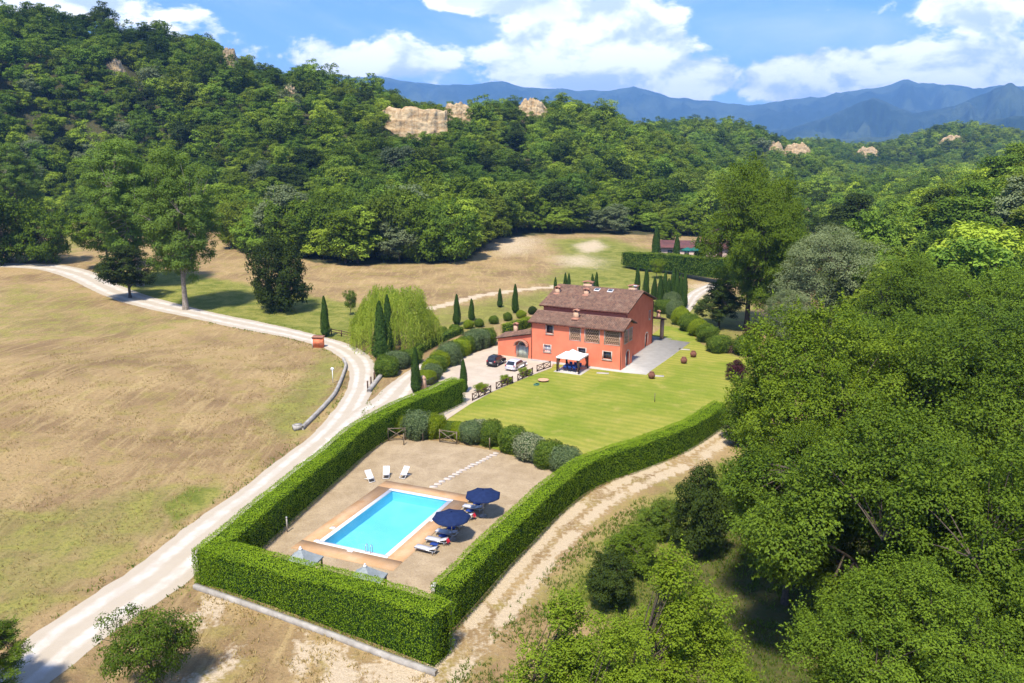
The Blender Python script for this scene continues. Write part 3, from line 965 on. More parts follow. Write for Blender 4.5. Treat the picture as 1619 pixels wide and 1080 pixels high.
roof_a = gable_roof('front_roof', -15.4, 0.4, -0.42, 6.15, 3.0, 7.30, 5.75, 6.25, 1)
roof_b = gable_roof('main_roof', -15.8, -0.7, 4.55, 7.92, 12.2, 10.1, 19.7, 7.65, 5)
# wing roof: one sloping band of tiles on the wall and a lean-to behind it
mb = MB()
roof_plane(mb, (-21.25, -0.15, 2.78), (-15.02, -0.15, 4.12), (-21.25, 3.2, 3.0), (-15.02, 3.2, 4.4))
rf = mb.build('wing_roof', M['dark_wood'], house)
tl = MB()
for i in range(23):
    a = (i + 0.5) / 23
    s = -21.25 + 6.2 * a
    z = 2.84 + 1.34 * a
    for j in range(7):
        tl.tube([(s, -0.22 + j * 0.48, z + 0.02 + j * 0.035), (s, 0.32 + j * 0.48, z + 0.05 + j * 0.035)], [0.115, 0.10], 6, random.random())
t = tl.build('roof_tiles', M['roof_tile'], rf)
t['kind'] = 'stuff'


def chimney(parent, s, t, z0, h, w, d, pot=True):
    mb = MB().box(s - w / 2, s + w / 2, t - d / 2, t + d / 2, z0, z0 + h)
    c = mb.build('chimney', M['pale_brick'], parent)
    cp = MB()
    for dx_ in (-w * 0.38, w * 0.38):
        for dy_ in (-d * 0.38, d * 0.38):
            cp.box(s + dx_ - 0.07, s + dx_ + 0.07, t + dy_ - 0.07, t + dy_ + 0.07, z0 + h, z0 + h + 0.28)
    for a in np.linspace(-0.9, 0.9, 7):
        cp.tube([(s + a * w * 0.62, t - d * 0.62, z0 + h + 0.46 - abs(a) * 0.16), (s + a * w * 0.62, t + d * 0.62, z0 + h + 0.46 - abs(a) * 0.16)], 0.1, 6)
    cp.build('chimney_cap', M['brick'], c)
    fl = MB().box(s - w / 2 - 0.12, s + w / 2 + 0.12, t - d / 2 - 0.5, t + d / 2 + 0.08, z0, z0 + 0.34)
    fl.build('flashing', M['brick'], c)


chimney(roof_a, -8.1, 1.7, 6.75, 1.15, 0.75, 0.6)
chimney(roof_b, -14.6, 9.3, 8.95, 0.95, 0.7, 0.6)
chimney(roof_b, -9.6, 9.6, 9.05, 0.85, 0.75, 0.6)
chimney(roof_b, -11.3, 14.6, 9.0, 1.25, 1.5, 0.9)
chimney(roof_b, -3.4, 14.8, 8.9, 1.25, 1.4, 0.9)
chimney(rf, -19.0, 2.6, 3.2, 1.35, 0.6, 0.55)
dish = MB()
dish.lathe([(0.02, 10.55), (0.28, 10.62), (0.36, 10.72)], 14, (-2.7, 13.6))
dish.tube([(-2.7, 13.6, 9.5), (-2.7, 13.6, 10.6)], 0.03, 6)
dish.build('satellite_dish', M['white_paint'], roof_b)
for s in (-8.4, -6.1):
    z = 7.90 + (11.0 - 4.35) * 2.24 / 7.85
    sk = MB()
    sk.add([(s - 0.45, 10.75, z - 0.02), (s + 0.45, 10.75, z - 0.02), (s + 0.45, 11.6, z + 0.24), (s - 0.45, 11.6, z + 0.24), (s - 0.45, 10.75, z + 0.12), (s + 0.45, 10.75, z + 0.12), (s + 0.45, 11.6, z + 0.38), (s - 0.45, 11.6, z + 0.38)],
           [[3, 2, 1, 0], [4, 5, 6, 7], [0, 1, 5, 4], [1, 2, 6, 5], [2, 3, 7, 6], [3, 0, 4, 7]])
    w = sk.build('skylight', M['white_paint'], roof_b)
    MB().add([(s - 0.36, 10.84, z + 0.155), (s + 0.36, 10.84, z + 0.155), (s + 0.36, 11.5, z + 0.36), (s - 0.36, 11.5, z + 0.36)], [[0, 1, 2, 3]]).build('pane', M['glass'], w)


def lmap(face):
    """(u, z, depth) -> house frame; depth positive = out of the wall"""
    if face == 'front':
        return lambda u, z, d: (-15 + u, -d, z)
    if face == 'side':
        return lambda u, z, d: (d, u, z)
    if face == 'main':
        return lambda u, z, d: (-1.2 + d, 5 + u, z)
    return lambda u, z, d: (-21 + u, 0.12 - d, z)


def lbox(mb, f, u0, u1, z0, z1, d0, d1):
    p = [f(u0, z0, d0), f(u1, z1, d1)]
    a, b = np.minimum(*np.array(p)), np.maximum(*np.array(p))
    mb.box(a[0], b[0], a[1], b[1], a[2], b[2])


def window(face, op, pane='glass'):
    f = lmap(face)
    u0, u1, z0, z1 = op[:4]
    tr = MB()
    for q in ((u0 - 0.16, u0, z0 - 0.14, z1 + 0.14), (u1, u1 + 0.16, z0 - 0.14, z1 + 0.14), (u0 + 0.001, u1 - 0.001, z1, z1 + 0.14), (u0 + 0.001, u1 - 0.001, z0 - 0.14, z0)):
        lbox(tr, f, *q, 0.003, 0.04)
    w = tr.build('window', M['stone_trim'], house)
    fr = MB()
    um = (u0 + u1) / 2
    for q in ((u0, u0 + 0.07, z0, z1), (u1 - 0.07, u1, z0, z1), (u0 + 0.07, u1 - 0.07, z1 - 0.07, z1), (u0 + 0.07, u1 - 0.07, z0, z0 + 0.07), (um - 0.035, um + 0.035, z0 + 0.07, z1 - 0.07)):
        lbox(fr, f, *q, -0.20, -0.14)
    fr.build('frame', M['dark_wood'] if pane == 'glass' else M['white_paint'], w)
    pn = MB()
    lbox(pn, f, u0 + 0.02, u1 - 0.02, z0 + 0.02, z1 - 0.02, -0.19, -0.17)
    pn.build('pane', M[pane], w)
    sl = MB()
    lbox(sl, f, u0 - 0.2, u1 + 0.2, z0 - 0.2, z0 - 0.141, 0.002, 0.12)
    sl.build('sill', M['stone_trim'], w)


def lattice(face, op):
    """brick screen: staggered bricks with gaps"""
    f = lmap(face)
    u0, u1, z0, z1 = op[:4]
    tr = MB()
    for q in ((u0 - 0.12, u0, z0 - 0.1, z1 + 0.1), (u1, u1 + 0.12, z0 - 0.1, z1 + 0.1), (u0, u1, z1, z1 + 0.1), (u0, u1, z0 - 0.1, z0)):
        lbox(tr, f, *q, 0.003, 0.035)
    w = tr.build('brick_screen', M['stone_trim'], house)
    br = MB()
    nr_ = int((z1 - z0) / 0.26)
    dz_ = (z1 - z0) / nr_
    nu = int(round((u1 - u0) / 0.36))
    du_ = (u1 - u0) / nu
    for j in range(nr_):
        for i in range(-1, nu + 1):
            c = u0 + (i + (0.5 if j % 2 else 0.0) + 0.25) * du_
            a, b = max(c - du_ * 0.36, u0), min(c + du_ * 0.36, u1)
            if b - a > 0.03:
                # leaning pair of bricks
                zz = z0 + j * dz_
                sg = 1 if j % 2 else -1
                p = [(a, zz), (a + 0.11, zz), (b, zz + dz_), (b - 0.11, zz + dz_)] if sg > 0 else [(b, zz), (b - 0.11, zz), (a, zz + dz_), (a + 0.11, zz + dz_)]
                v = [f(u, z, d) for d in (-0.02, -0.16) for u, z in p]
                br.add(v, [[0, 1, 2, 3], [7, 6, 5, 4], [0, 4, 5, 1], [1, 5, 6, 2], [2, 6, 7, 3], [3, 7, 4, 0]], random.random())
    for j in range(1, nr_):
        if j % 2 == 0:
            lbox(br, f, u0, u1, z0 + j * dz_ - 0.03, z0 + j * dz_ + 0.03, -0.165, -0.015)
    b = br.build('bricks', M['pale_brick'], w)
    b['kind'] = 'stuff'
    bk = MB()
    lbox(bk, f, u0, u1, z0, z1, -0.5, -0.4)
    bk.build('dark_opening', M['dark_void'], w)


window('front', front_ops[0])
window('front', front_ops[1], 'blind')
window('front', front_ops[5])
window('front', front_ops[6])
for q in (2, 3, 4):
    lattice('front', front_ops[q])
for q in (0, 1):
    lattice('side', side_ops[q])
window('main', ms_ops[1])


def arched_door(face, op, leafmat, fan=True, hood=False, ajar=False):
    f = lmap(face)
    u0, u1, z0, z1 = op[:4]
    um, hw = (u0 + u1) / 2, (u1 - u0) / 2
    angs = np.linspace(math.pi, 0, 13)
    # spandrels fill the corners so that the opening has a round head
    sp = MB()
    zc = z1 - hw * 0.72
    arc = [(um + hw * math.cos(a), zc + hw * 0.72 * math.sin(a)) for a in angs]
    for i in range(12):
        (a0, b0), (a1, b1) = arc[i], arc[i + 1]
        v = [f(a0, b0, 0.0), f(a1, b1, 0.0), f(a1, z1, 0.0), f(a0, z1, 0.0), f(a0, b0, -0.28), f(a1, b1, -0.28)]
        sp.add(v, [[0, 1, 2, 3], [0, 4, 5, 1]])
    d = sp.build('arched_doorway', M['stucco'], house)
    sr = MB()
    w = 0.17
    arc2 = [(um + (hw + w) * math.cos(a), zc + (hw * 0.72 + w) * math.sin(a)) for a in angs]
    for i in range(12):
        q = [arc[i], arc[i + 1], arc2[i + 1], arc2[i]]
        v = [f(a, b, dd) for dd in (0.045, 0.003) for a, b in q]
        sr.add(v, [[0, 1, 2, 3], [7, 6, 5, 4], [0, 4, 5, 1], [1, 5, 6, 2], [2, 6, 7, 3], [3, 7, 4, 0]], random.random())
    lbox(sr, f, u0 - w, u0, z0, zc, 0.003, 0.045)
    lbox(sr, f, u1, u1 + w, z0, zc, 0.003, 0.045)
    sr.build('surround', M['stone_trim'] if not hood else M['pale_brick'], d)
    lf = MB()
    lbox(lf, f, u0 + 0.02, um - 0.01, z0, zc, -0.24, -0.18)
    lbox(lf, f, um + 0.01, u1 - 0.02, z0, zc, -0.24, -0.18)
    lf.build('door', leafmat, d)
    pn = MB()
    pn.add([f(a, b, -0.2) for a, b in arc], [list(range(13))])
    pn.build('fanlight', M['glass'], d)
    if hood:
        hd = MB()
        for i in range(12):
            a0, a1 = angs[i], angs[i + 1]
            q = [(um + (hw + 0.2) * math.cos(a0), zc + (hw * 0.72 + 0.2) * math.sin(a0)), (um + (hw + 0.2) * math.cos(a1), zc + (hw * 0.72 + 0.2) * math.sin(a1)),
                 (um + (hw + 0.36) * math.cos(a1), zc + (hw * 0.72 + 0.36) * math.sin(a1)), (um + (hw + 0.36) * math.cos(a0), zc + (hw * 0.72 + 0.36) * math.sin(a0))]
            v = [f(a, b, dd) for dd in (0.6, 0.004) for a, b in q]
            hd.add(v, [[0, 1, 2, 3], [7, 6, 5, 4], [0, 4, 5, 1], [1, 5, 6, 2], [2, 6, 7, 3], [3, 7, 4, 0]], random.random())
        hd.build('brick_hood', M['brick'], d)


arched_door('side', side_ops[2], M['glass'])
arched_door('main', ms_ops[0], M['dark_wood'], hood=False)
# doorway in the low wing: rectangular opening below, arch above it
f = lmap('wing')
u0, u1, zc = 3.55, 5.25, 2.05
um, hw = (u0 + u1) / 2, (u1 - u0) / 2
angs = np.linspace(math.pi, 0, 13)
mb = MB()
arc = [(um + hw * math.cos(a), zc + 0.7 * math.sin(a)) for a in angs]
mb.add([f(a, b, 0.012) for a, b in arc], [list(range(13))])
dw = mb.build('arched_doorway', M['glass'], house)
mb = MB()
lbox(mb, f, u0, um - 0.01, 0.02, zc, -0.15, -0.09)
lbox(mb, f, um + 0.01, u1, 0.02, zc, -0.15, -0.09)
mb.build('door', M['door_paint'], dw)
mb = MB()
lbox(mb, f, u0 - 0.2, u0 - 0.003, 0, zc, 0.003, 0.05)
lbox(mb, f, u1 + 0.003, u1 + 0.2, 0, zc, 0.003, 0.05)
for i in range(12):
    a0, a1 = angs[i], angs[i + 1]
    q = [(um + hw * math.cos(a0), zc + 0.7 * math.sin(a0)), (um + hw * math.cos(a1), zc + 0.7 * math.sin(a1)), (um + (hw - 0.14) * math.cos(a1), zc + 0.58 * math.sin(a1)), (um + (hw - 0.14) * math.cos(a0), zc + 0.58 * math.sin(a0))]
    mb.add([f(a, b, dd) for dd in (0.05, 0.013) for a, b in q], [[3, 2, 1, 0], [4, 5, 6, 7], [0, 1, 5, 4], [2, 3, 7, 6]])
mb.build('surround', M['door_paint'], dw)
mb = MB()
for i in range(12):
    a0, a1 = angs[i], angs[i + 1]
    q = [(um + (hw + e) * math.cos(a), zc + (0.7 + e) * math.sin(a)) for e, a in ((0.16, a0), (0.16, a1), (0.36, a1), (0.36, a0))]
    mb.add([f(a, b, dd) for dd in (0.85, 0.004) for a, b in q], [[0, 1, 2, 3], [7, 6, 5, 4], [0, 4, 5, 1], [1, 5, 6, 2], [2, 6, 7, 3], [3, 7, 4, 0]], random.random())
mb.build('brick_hood', M['brick'], dw)
for s, t, z in ((-14.9, -0.08, 6.2), (-0.12, -0.08, 6.2), (-1.12, 18.9, 7.4), (-1.12, 5.2, 7.4)):
    MB().tube([(s, t, 0.02), (s, t, z)], 0.055, 8).build('downpipe', M['copper'], house)
# porch at the back corner
mb = MB()
roof_plane(mb, (-6.0, 23.3, 3.55), (0.1, 23.3, 3.55), (-6.0, 19.05, 4.6), (0.1, 19.05, 4.6), 0.12)
pr = mb.build('porch_roof', M['dark_wood'], house)
tl = MB()
tile_slope(tl, (0.1, 23.3, 3.57), (-6.0, 23.3, 3.57), np.array([0, -4.25, 1.05]) / np.hypot(4.25, 1.05), 4.37, seed=9)
t = tl.build('roof_tiles', M['roof_tile'], pr)
t['kind'] = 'stuff'
for s in (-5.6, -0.6):
    MB().box(s - 0.28, s + 0.28, 22.6, 23.16, 0, 3.5).build('porch_pillar', M['pale_brick'], pr)
chimney(pr, -0.9, 21.4, 4.0, 0.9, 0.5, 0.5)

# paving round the house
pv = [L2W(*q)[:2] for q in ((-15.0, -0.95), (0.6, -0.95))] + [P(*q)[:2] for q in ((1022, 593), (1030, 586), (1060, 565), (1091, 542), (1051, 536.5))] + [L2W(*q)[:2] for q in ((1.0, 24.0), (-6.4, 24.0), (-6.4, 19.2), (-15.0, 19.2))]
mbp = MB()
pm = len(pv)
mbp.prism([tuple(q) for q in pv], -0.2, 0.09)
o = mbp.build('patio', M['paving'])
tag(o, 'pale paved patio along the side of the house', kind='structure')
for c_ in (((1040, 595)), (1082, 553), (953, 590.5)):
    q = P(*c_)
    sl = MB().box(-0.9, 0.9, -0.35, 0.35, 0, 0.07).build('paving_slab', M['paving'], None, (q[0], q[1], 0.02), HROT + 0.25)
    tag(sl, {1040: 'pale paving slab off the near corner of the patio', 1082: 'pale paving slab beside the far end of the patio', 953: 'pale slab in the grass below the small barred-side window'}[c_[0]], kind='structure')

# ------------------------------------------------------------------ gazebo and what stands under it
gz = P(905, 585.5)
gaz = empty('gazebo', 'white canvas gazebo on dark posts at the house front', 'gazebo', (gz[0], gz[1], 0.0), HROT)
hw = 1.75
slab = MB().box(-2.2, 2.2, -2.1, 2.3, -0.1, 0.06)
o = slab.build('gazebo_slab', M['paving'], None, (gz[0], gz[1], 0.0), HROT)
tag(o, 'square paved base under the gazebo', kind='structure')
cn = MB()
K = 10
for sx, sy, ex, ey in ((-1, -1, 1, -1), (1, -1, 1, 1), (1, 1, -1, 1), (-1, 1, -1, -1)):
    v, fcs = [], []
    for j in range(K + 1):
        t = j / K
        zz = 2.35 + 0.95 * t - 0.16 * math.sin(math.pi * t)
        for a in (0, 0.25, 0.5, 0.75, 1):
            w = (1 - t) * (hw + 0.12)
            v.append(((sx + (ex - sx) * a) * w, (sy + (ey - sy) * a) * w, zz))
    for j in range(K):
        for i in range(4):
            b = j * 5 + i
            fcs.append([b, b + 1, b + 6, b + 5])
    cn.add(v, fcs)
    w = hw + 0.121
    cn.add([(sx * w, sy * w, 2.35), (ex * w, ey * w, 2.35), (ex * w, ey * w, 2.13), (sx * w, sy * w, 2.13)], [[3, 2, 1, 0]])
cn.build('canopy', M['white_cloth'], gaz, smooth=False)
for sx in (-1, 1):
    for sy in (-1, 1):
        MB().box(sx * hw - 0.09, sx * hw + 0.09, sy * hw - 0.09, sy * hw + 0.09, 0.06, 2.32).build('post', M['dark_wood'], gaz)
        cu = MB()
        v = []
        for j in range(7):
            t = j / 6
            wd = 0.42 * abs(t - 0.35) ** 0.7 + 0.10
            v += [(sx * (hw - 0.1), sy * (hw - 0.1), 0.35 + 1.9 * t), (sx * (hw - 0.1 - wd), sy * (hw - 0.11), 0.35 + 1.9 * t), (sx * (hw - 0.11), sy * (hw - 0.1 - wd), 0.35 + 1.9 * t)]
        cu.add(v, [[3 * j + a, 3 * j + b, 3 * j + 3 + b, 3 * j + 3 + a] for j in range(6) for a, b in ((0, 1), (0, 2))])
        cu.build('curtain', M['fence_wood'], gaz)
tab = empty('dining_table', 'long table under a blue cloth in the gazebo', 'table', (gz[0], gz[1], 0.06), HROT)
mb = MB().box(-1.15, 1.15, -0.5, 0.5, 0.72, 0.76)
for a, b in ((-1.16, 1), (1.16, 1), (-0.51, 0), (0.51, 0)):
    if b:
        mb.add([(a, -0.5, 0.76), (a, 0.5, 0.76), (a, 0.5, 0.5), (a, -0.5, 0.5)], [[0, 1, 2, 3]])
    else:
        mb.add([(-1.15, a, 0.76), (1.15, a, 0.76), (1.15, a, 0.5), (-1.15, a, 0.5)], [[0, 1, 2, 3]])
mb.build('tablecloth', M['navy_tex'], tab)
for a in (-1.0, 1.0):
    for b in (-0.4, 0.4):
        MB().box(a - 0.04, a + 0.04, b - 0.04, b + 0.04, 0, 0.72).build('leg', M['iron'], tab)
chair_lbl = ['leftmost garden chair on the lawn side of the gazebo table', 'middle garden chair on the lawn side of the gazebo table', 'rightmost garden chair on the lawn side of the gazebo table',
             'leftmost garden chair on the wall side of the gazebo table', 'middle garden chair on the wall side of the gazebo table', 'rightmost garden chair on the wall side of the gazebo table']
for i in range(6):
    sx = (-0.75, 0.0, 0.75)[i % 3]
    sy = -0.95 if i < 3 else 0.95
    q = np.array([sx, sy])
    c_, s_ = math.cos(HROT), math.sin(HROT)
    wx, wy = gz[0] + q[0] * c_ - q[1] * s_, gz[1] + q[0] * s_ + q[1] * c_
    ch = empty('garden_chair', chair_lbl[i], 'chair', (wx, wy, 0.06), HROT + (0 if i < 3 else math.pi), 'chairs around the gazebo table')
    MB().box(-0.24, 0.24, -0.22, 0.24, 0.42, 0.46).build('seat', M['navy_tex'], ch)
    MB().box(-0.24, 0.24, -0.26, -0.22, 0.46, 0.92).build('backrest', M['navy_tex'], ch)
    for a in (-0.21, 0.21):
        for b in (-0.2, 0.2):
            MB().bar((a, b, 0), (a, b, 0.42), 0.035).build('leg', M['iron'], ch)


# ------------------------------------------------------------------ cars
def car(name, label, paint, rear_px, L, Wd, Hh, prof, glassprof, rot, wheel_r):
    q = P(*rear_px)
    c = empty(name, label, 'car', (q[0], q[1], 0.035), rot)      # local +y = forward, origin at the rear bumper
    prof = [(a * L, b * Hh) for a, b in prof]
    hw = Wd / 2
    v, fcs = [], []
    secs = (-1.0, -0.93, -0.55, 0.55, 0.93, 1.0)
    for sx in secs:
        tuck = 1.0 if abs(sx) < 0.94 else 0.90
        for (y, z) in prof:
            zz = z if abs(sx) < 0.94 else 0.25 * Hh + (z - 0.25 * Hh) * 0.86
            inset = max(0.0, z - 0.60 * Hh) * 0.34 * (abs(sx) ** 2)
            yy = L / 2 + (y - L / 2) * (1.0 if abs(sx) < 0.6 else (0.985 if abs(sx) < 0.94 else 0.95))
            v.append(((sx * hw - math.copysign(inset, sx)), yy, zz))
    k = len(prof)
    for i in range(len(secs) - 1):
        for j in range(k):
            a, b = i * k + j, i * k + (j + 1) % k
            fcs.append([a, b, b + k, a + k])
    fcs.append(list(range(k)))
    fcs.append([(len(secs) - 1) * k + j for j in range(k)][::-1])
    b = MB().add(v, fcs).build('body', paint, c)
    gp = [(a * L, b_ * Hh) for a, b_ in glassprof]
    for sx in (-1, 1):
        gv = []
        for y, z in gp:
            inset = max(0.0, z - 0.60 * Hh) * 0.34
            gv.append((sx * (hw * 0.955 - inset * 0.80 + 0.02), y, z))
        MB().add(gv, [list(range(len(gv))) if sx > 0 else list(range(len(gv)))[::-1]]).build('side_window', M['car_glass'], c)
    zlo, zhi = 0.62 * Hh, 0.93 * Hh
    top = [p for p in prof if p[1] > 0.97 * Hh]
    yr, yf = min(p[0] for p in top), max(p[0] for p in top)
    rb = [p for p in prof if 0.5 * Hh < p[1] < 0.75 * Hh]
    yrb, yfb = min(p[0] for p in rb), max(p[0] for p in rb)
    zb = 0.62 * Hh
    for nm, (ya, za), (yb, zb2), dr in (('rear_window', (yrb, zb), (yr, Hh), -1), ('windscreen', (yfb, [p[1] for p in rb if p[0] == yfb][0]), (yf, Hh), 1)):
        t0, t1 = 0.12, 0.88
        p0 = (ya + (yb - ya) * t0 + dr * 0.025, za + (zb2 - za) * t0 + 0.02)
        p1 = (ya + (yb - ya) * t1 + dr * 0.025, za + (zb2 - za) * t1 + 0.02)
        v = [(-hw * 0.74, *p0), (hw * 0.74, *p0), (hw * 0.62, *p1), (-hw * 0.62, *p1)]
        MB().add(v, [[0, 1, 2, 3]]).build(nm, M['car_glass'], c)
    for sx in (-1, 1):
        for yy in (0.19 * L, 0.80 * L):
            wh = MB()
            wh.tube([(sx * (hw - 0.20), yy, wheel_r), (sx * (hw + 0.01), yy, wheel_r)], wheel_r, 18)
            w_ = wh.build('wheel', M['rubber'], c)
            MB().tube([(sx * (hw + 0.011), yy, wheel_r), (sx * (hw + 0.03), yy, wheel_r)], wheel_r * 0.62, 14).build('rim', M['alloy'], w_)
        MB().box(sx * hw * 0.80 - 0.10, sx * hw * 0.80 + 0.10, -0.02, 0.10, 0.50 * Hh, 0.66 * Hh).build('tail_lamp', M['tail_red'], c)
        MB().box(sx * hw * 0.74 - 0.15, sx * hw * 0.74 + 0.15, L - 0.12, L - 0.005, 0.40 * Hh, 0.50 * Hh).build('headlight', M['lamp_clear'], c)
        MB().box(sx * (hw + 0.07) - 0.08, sx * (hw + 0.07) + 0.08, 0.66 * L, 0.66 * L + 0.10, 0.60 * Hh, 0.70 * Hh).build('mirror', paint, c)
    MB().box(-hw * 0.9, hw * 0.9, -0.05, 0.09, 0.19 * Hh, 0.33 * Hh).build('bumper', M['black_plastic'] if paint == M['car_black'] else paint, c)
    MB().box(-0.26, 0.26, -0.03 - 0.02, -0.03 + 0.02, 0.40 * Hh, 0.47 * Hh).build('number_plate', M['white_paint'], c)
    return c


CROT = HROT
hatch = [(0.0, 0.16), (0.0, 0.60), (0.03, 0.66), (0.10, 1.0), (0.30, 1.02), (0.56, 1.0), (0.71, 0.64), (0.97, 0.52), (1.0, 0.36), (0.99, 0.16)]
hatch_g = [(0.10, 0.66), (0.14, 0.93), (0.36, 0.95), (0.55, 0.93), (0.67, 0.66)]
car('black_car', 'small black hatchback parked nearer the courtyard hedge', M['car_black'], (776, 581), 3.6, 1.65, 1.55, hatch, hatch_g, CROT, 0.31)
estate = [(0.0, 0.18), (0.0, 0.60), (0.03, 0.66), (0.15, 0.98), (0.35, 1.02), (0.55, 1.0), (0.72, 0.64), (0.97, 0.50), (1.0, 0.34), (0.99, 0.18)]
estate_g = [(0.09, 0.66), (0.17, 0.90), (0.36, 0.94), (0.55, 0.92), (0.68, 0.66)]
car('silver_car', 'silver estate car parked beside the black hatchback', M['car_silver'], (806, 587.5), 4.25, 1.75, 1.45, estate, estate_g, CROT, 0.32)


# ------------------------------------------------------------------ timber fences
def cross_fence(name, label, a_px, b_px, npan, h, mat, group, w=0.10):
    a, b = P(*a_px), P(*b_px)
    L = float(np.hypot(*(b - a)[:2]))
    o = empty(name, label, 'fence', (a[0], a[1], 0.02), math.atan2(b[1] - a[1], b[0] - a[0]), group)
    st = L / npan
    for i in range(npan + 1):
        MB().box(i * st - w / 2, i * st + w / 2, -w / 2, w / 2, 0, h + 0.06).build('post', mat, o)
    for i in range(npan):
        x0, x1 = i * st + w / 2, (i + 1) * st - w / 2
        MB().box(x0, x1, -0.04, 0.04, h - 0.09, h).build('rail', mat, o)
        MB().box(x0, x1, -0.04, 0.04, 0.12, 0.20).build('rail', mat, o)
        MB().bar((x0, 0.012, 0.2), (x1, 0.012, h - 0.09), 0.05, 0.08).build('brace', mat, o)
        MB().bar((x0, -0.042, h - 0.09), (x1, -0.042, 0.2), 0.05, 0.08).build('brace', mat, o)
    return o


G_ = 'cross-braced fence sections along the lawn'
cross_fence('timber_fence', 'dark cross-braced fence section nearest the tall hedge end', (747, 634), (776, 621), 3, 1.0, M['fence_wood'], G_)
cross_fence('timber_fence', 'dark cross-braced fence section second from the tall hedge end', (784.6, 616), (810.4, 606), 3, 1.0, M['fence_wood'], G_)
cross_fence('timber_fence', 'dark cross-braced fence section in front of the silver car', (818.6, 602.5), (842, 592), 3, 1.0, M['fence_wood'], G_)
cross_fence('timber_fence', 'dark cross-braced fence section nearest the gazebo', (849, 588), (870, 581), 2, 1.0, M['fence_wood'], G_)
G_ = 'cross-braced panels along the pool yard'
cross_fence('garden_fence', 'weathered cross-braced panel against the tall hedge', (614, 697), (641, 696.5), 1, 1.5, M['grey_wood'], G_, 0.09)
cross_fence('garden_fence', 'weathered cross-braced panel in front of the lime bushes', (695.4, 699.5), (722.4, 703.5), 1, 1.5, M['grey_wood'], G_, 0.09)
posts = [(638.6, 704, 'short wooden post standing out from the hedge-side fence panel'), (668.7, 698, 'wooden post before the big grey-green bush'), (774.2, 711, 'wooden post beside the stepping-stone gap in the bushes'),
         (792, 714, 'wooden post on the dark bush side of the stepping-stone gap'), (839, 732, 'wooden post in front of the variegated bush'), (859, 741, 'wooden post between variegated bush and last dark bush')]
for a, b, lb in posts:
    q = P(a, b)
    tag(MB().box(-0.05, 0.05, -0.05, 0.05, 0, 1.35).build('wooden_post', M['grey_wood'], None, (q[0], q[1], 0.03)), lb, 'post', 'posts along the pool yard')
# roadside rail at the bend
rail_px = [(581.5, 615), (586.8, 608), (592, 601), (594, 585), (596, 570), (594, 558), (586, 549), (573, 541), (557, 536), (540, 532), (524, 529)]
rp = [P(*q) for q in rail_px]
fen = empty('roadside_fence', 'dark post-and-rail fence round the outside of the road bend', 'fence', (rp[0][0], rp[0][1], 0))
for i, q in enumerate(rp):
    MB().box(q[0] - rp[0][0] - 0.09, q[0] - rp[0][0] + 0.09, q[1] - rp[0][1] - 0.09, q[1] - rp[0][1] + 0.09, 0, 1.15).build('post', M['fence_wood'], fen)
for a, b in zip(rp[2:-1], rp[3:]):
    for z in (0.55, 1.0):
        MB().bar((a[0] - rp[0][0], a[1] - rp[0][1], z), (b[0] - rp[0][0], b[1] - rp[0][1], z), 0.07, 0.12).build('rail', M['fence_wood'], fen)


def wall_along(name, label, px, w, h, mat, cat='wall', k=8):
    pts = catmull(PL(px), k)
    o0 = pts[0]
    t = np.gradient(pts, axis=0)
    t /= np.linalg.norm(t, axis=1, keepdims=True)
    nrm = np.stack([-t[:, 1], t[:, 0]], 1) * w / 2
    V = []
    for p, q in zip(pts, nrm):
        z = tz(*p)
        V += [(p[0] - q[0] - o0[0], p[1] - q[1] - o0[1], z - 0.2), (p[0] - q[0] - o0[0], p[1] - q[1] - o0[1], z + h), (p[0] + q[0] - o0[0], p[1] + q[1] - o0[1], z + h), (p[0] + q[0] - o0[0], p[1] + q[1] - o0[1], z - 0.2)]
    F_ = []
    for i in range(len(pts) - 1):
        for a in range(4):
            b = (a + 1) % 4
            F_.append([4 * i + a, 4 * i + b, 4 * i + 4 + b, 4 * i + 4 + a])
    F_ += [[0, 1, 2, 3], [4 * (len(pts) - 1) + a for a in (3, 2, 1, 0)]]
    o = MB().add(V, F_).build(name, mat, None, (o0[0], o0[1], 0))
    return tag(o, label, cat)


wall_along('parapet', 'low curved concrete parapet on the field side of the road', [(478, 680), (488, 670), (503, 655), (518, 639), (530, 624), (538, 607), (543, 594), (547, 580), (543, 570)], 0.35, 0.5, M['concrete'])
wall_along('kerb_wall', 'short concrete wall below the road bend rail', [(583, 621), (592, 609), (604, 594)], 0.5, 0.45, M['concrete'])
wall_along('hedge_kerb', 'long pale concrete footing under the front hedge', [(308, 930), (400, 962), (500, 998), (600, 1036), (690, 1068)], 0.32, 0.34, M['concrete'])
wall_along('lawn_kerb', 'thin pale kerb between the tall hedge and the lawn', [(692, 662), (715, 650), (738, 638)], 0.2, 0.12, M['concrete'])
q = P(471, 679)
mb = MB().box(-0.55, 0.55, -0.45, 0.45, 0, 0.55)
mb.box(-0.35, 0.35, -0.30, 0.30, 0.55, 0.68)
tag(mb.build('drain_block', M['concrete'], None, (q[0], q[1], 0), 0.5), 'pale concrete block at the end of the road parapet', 'block')
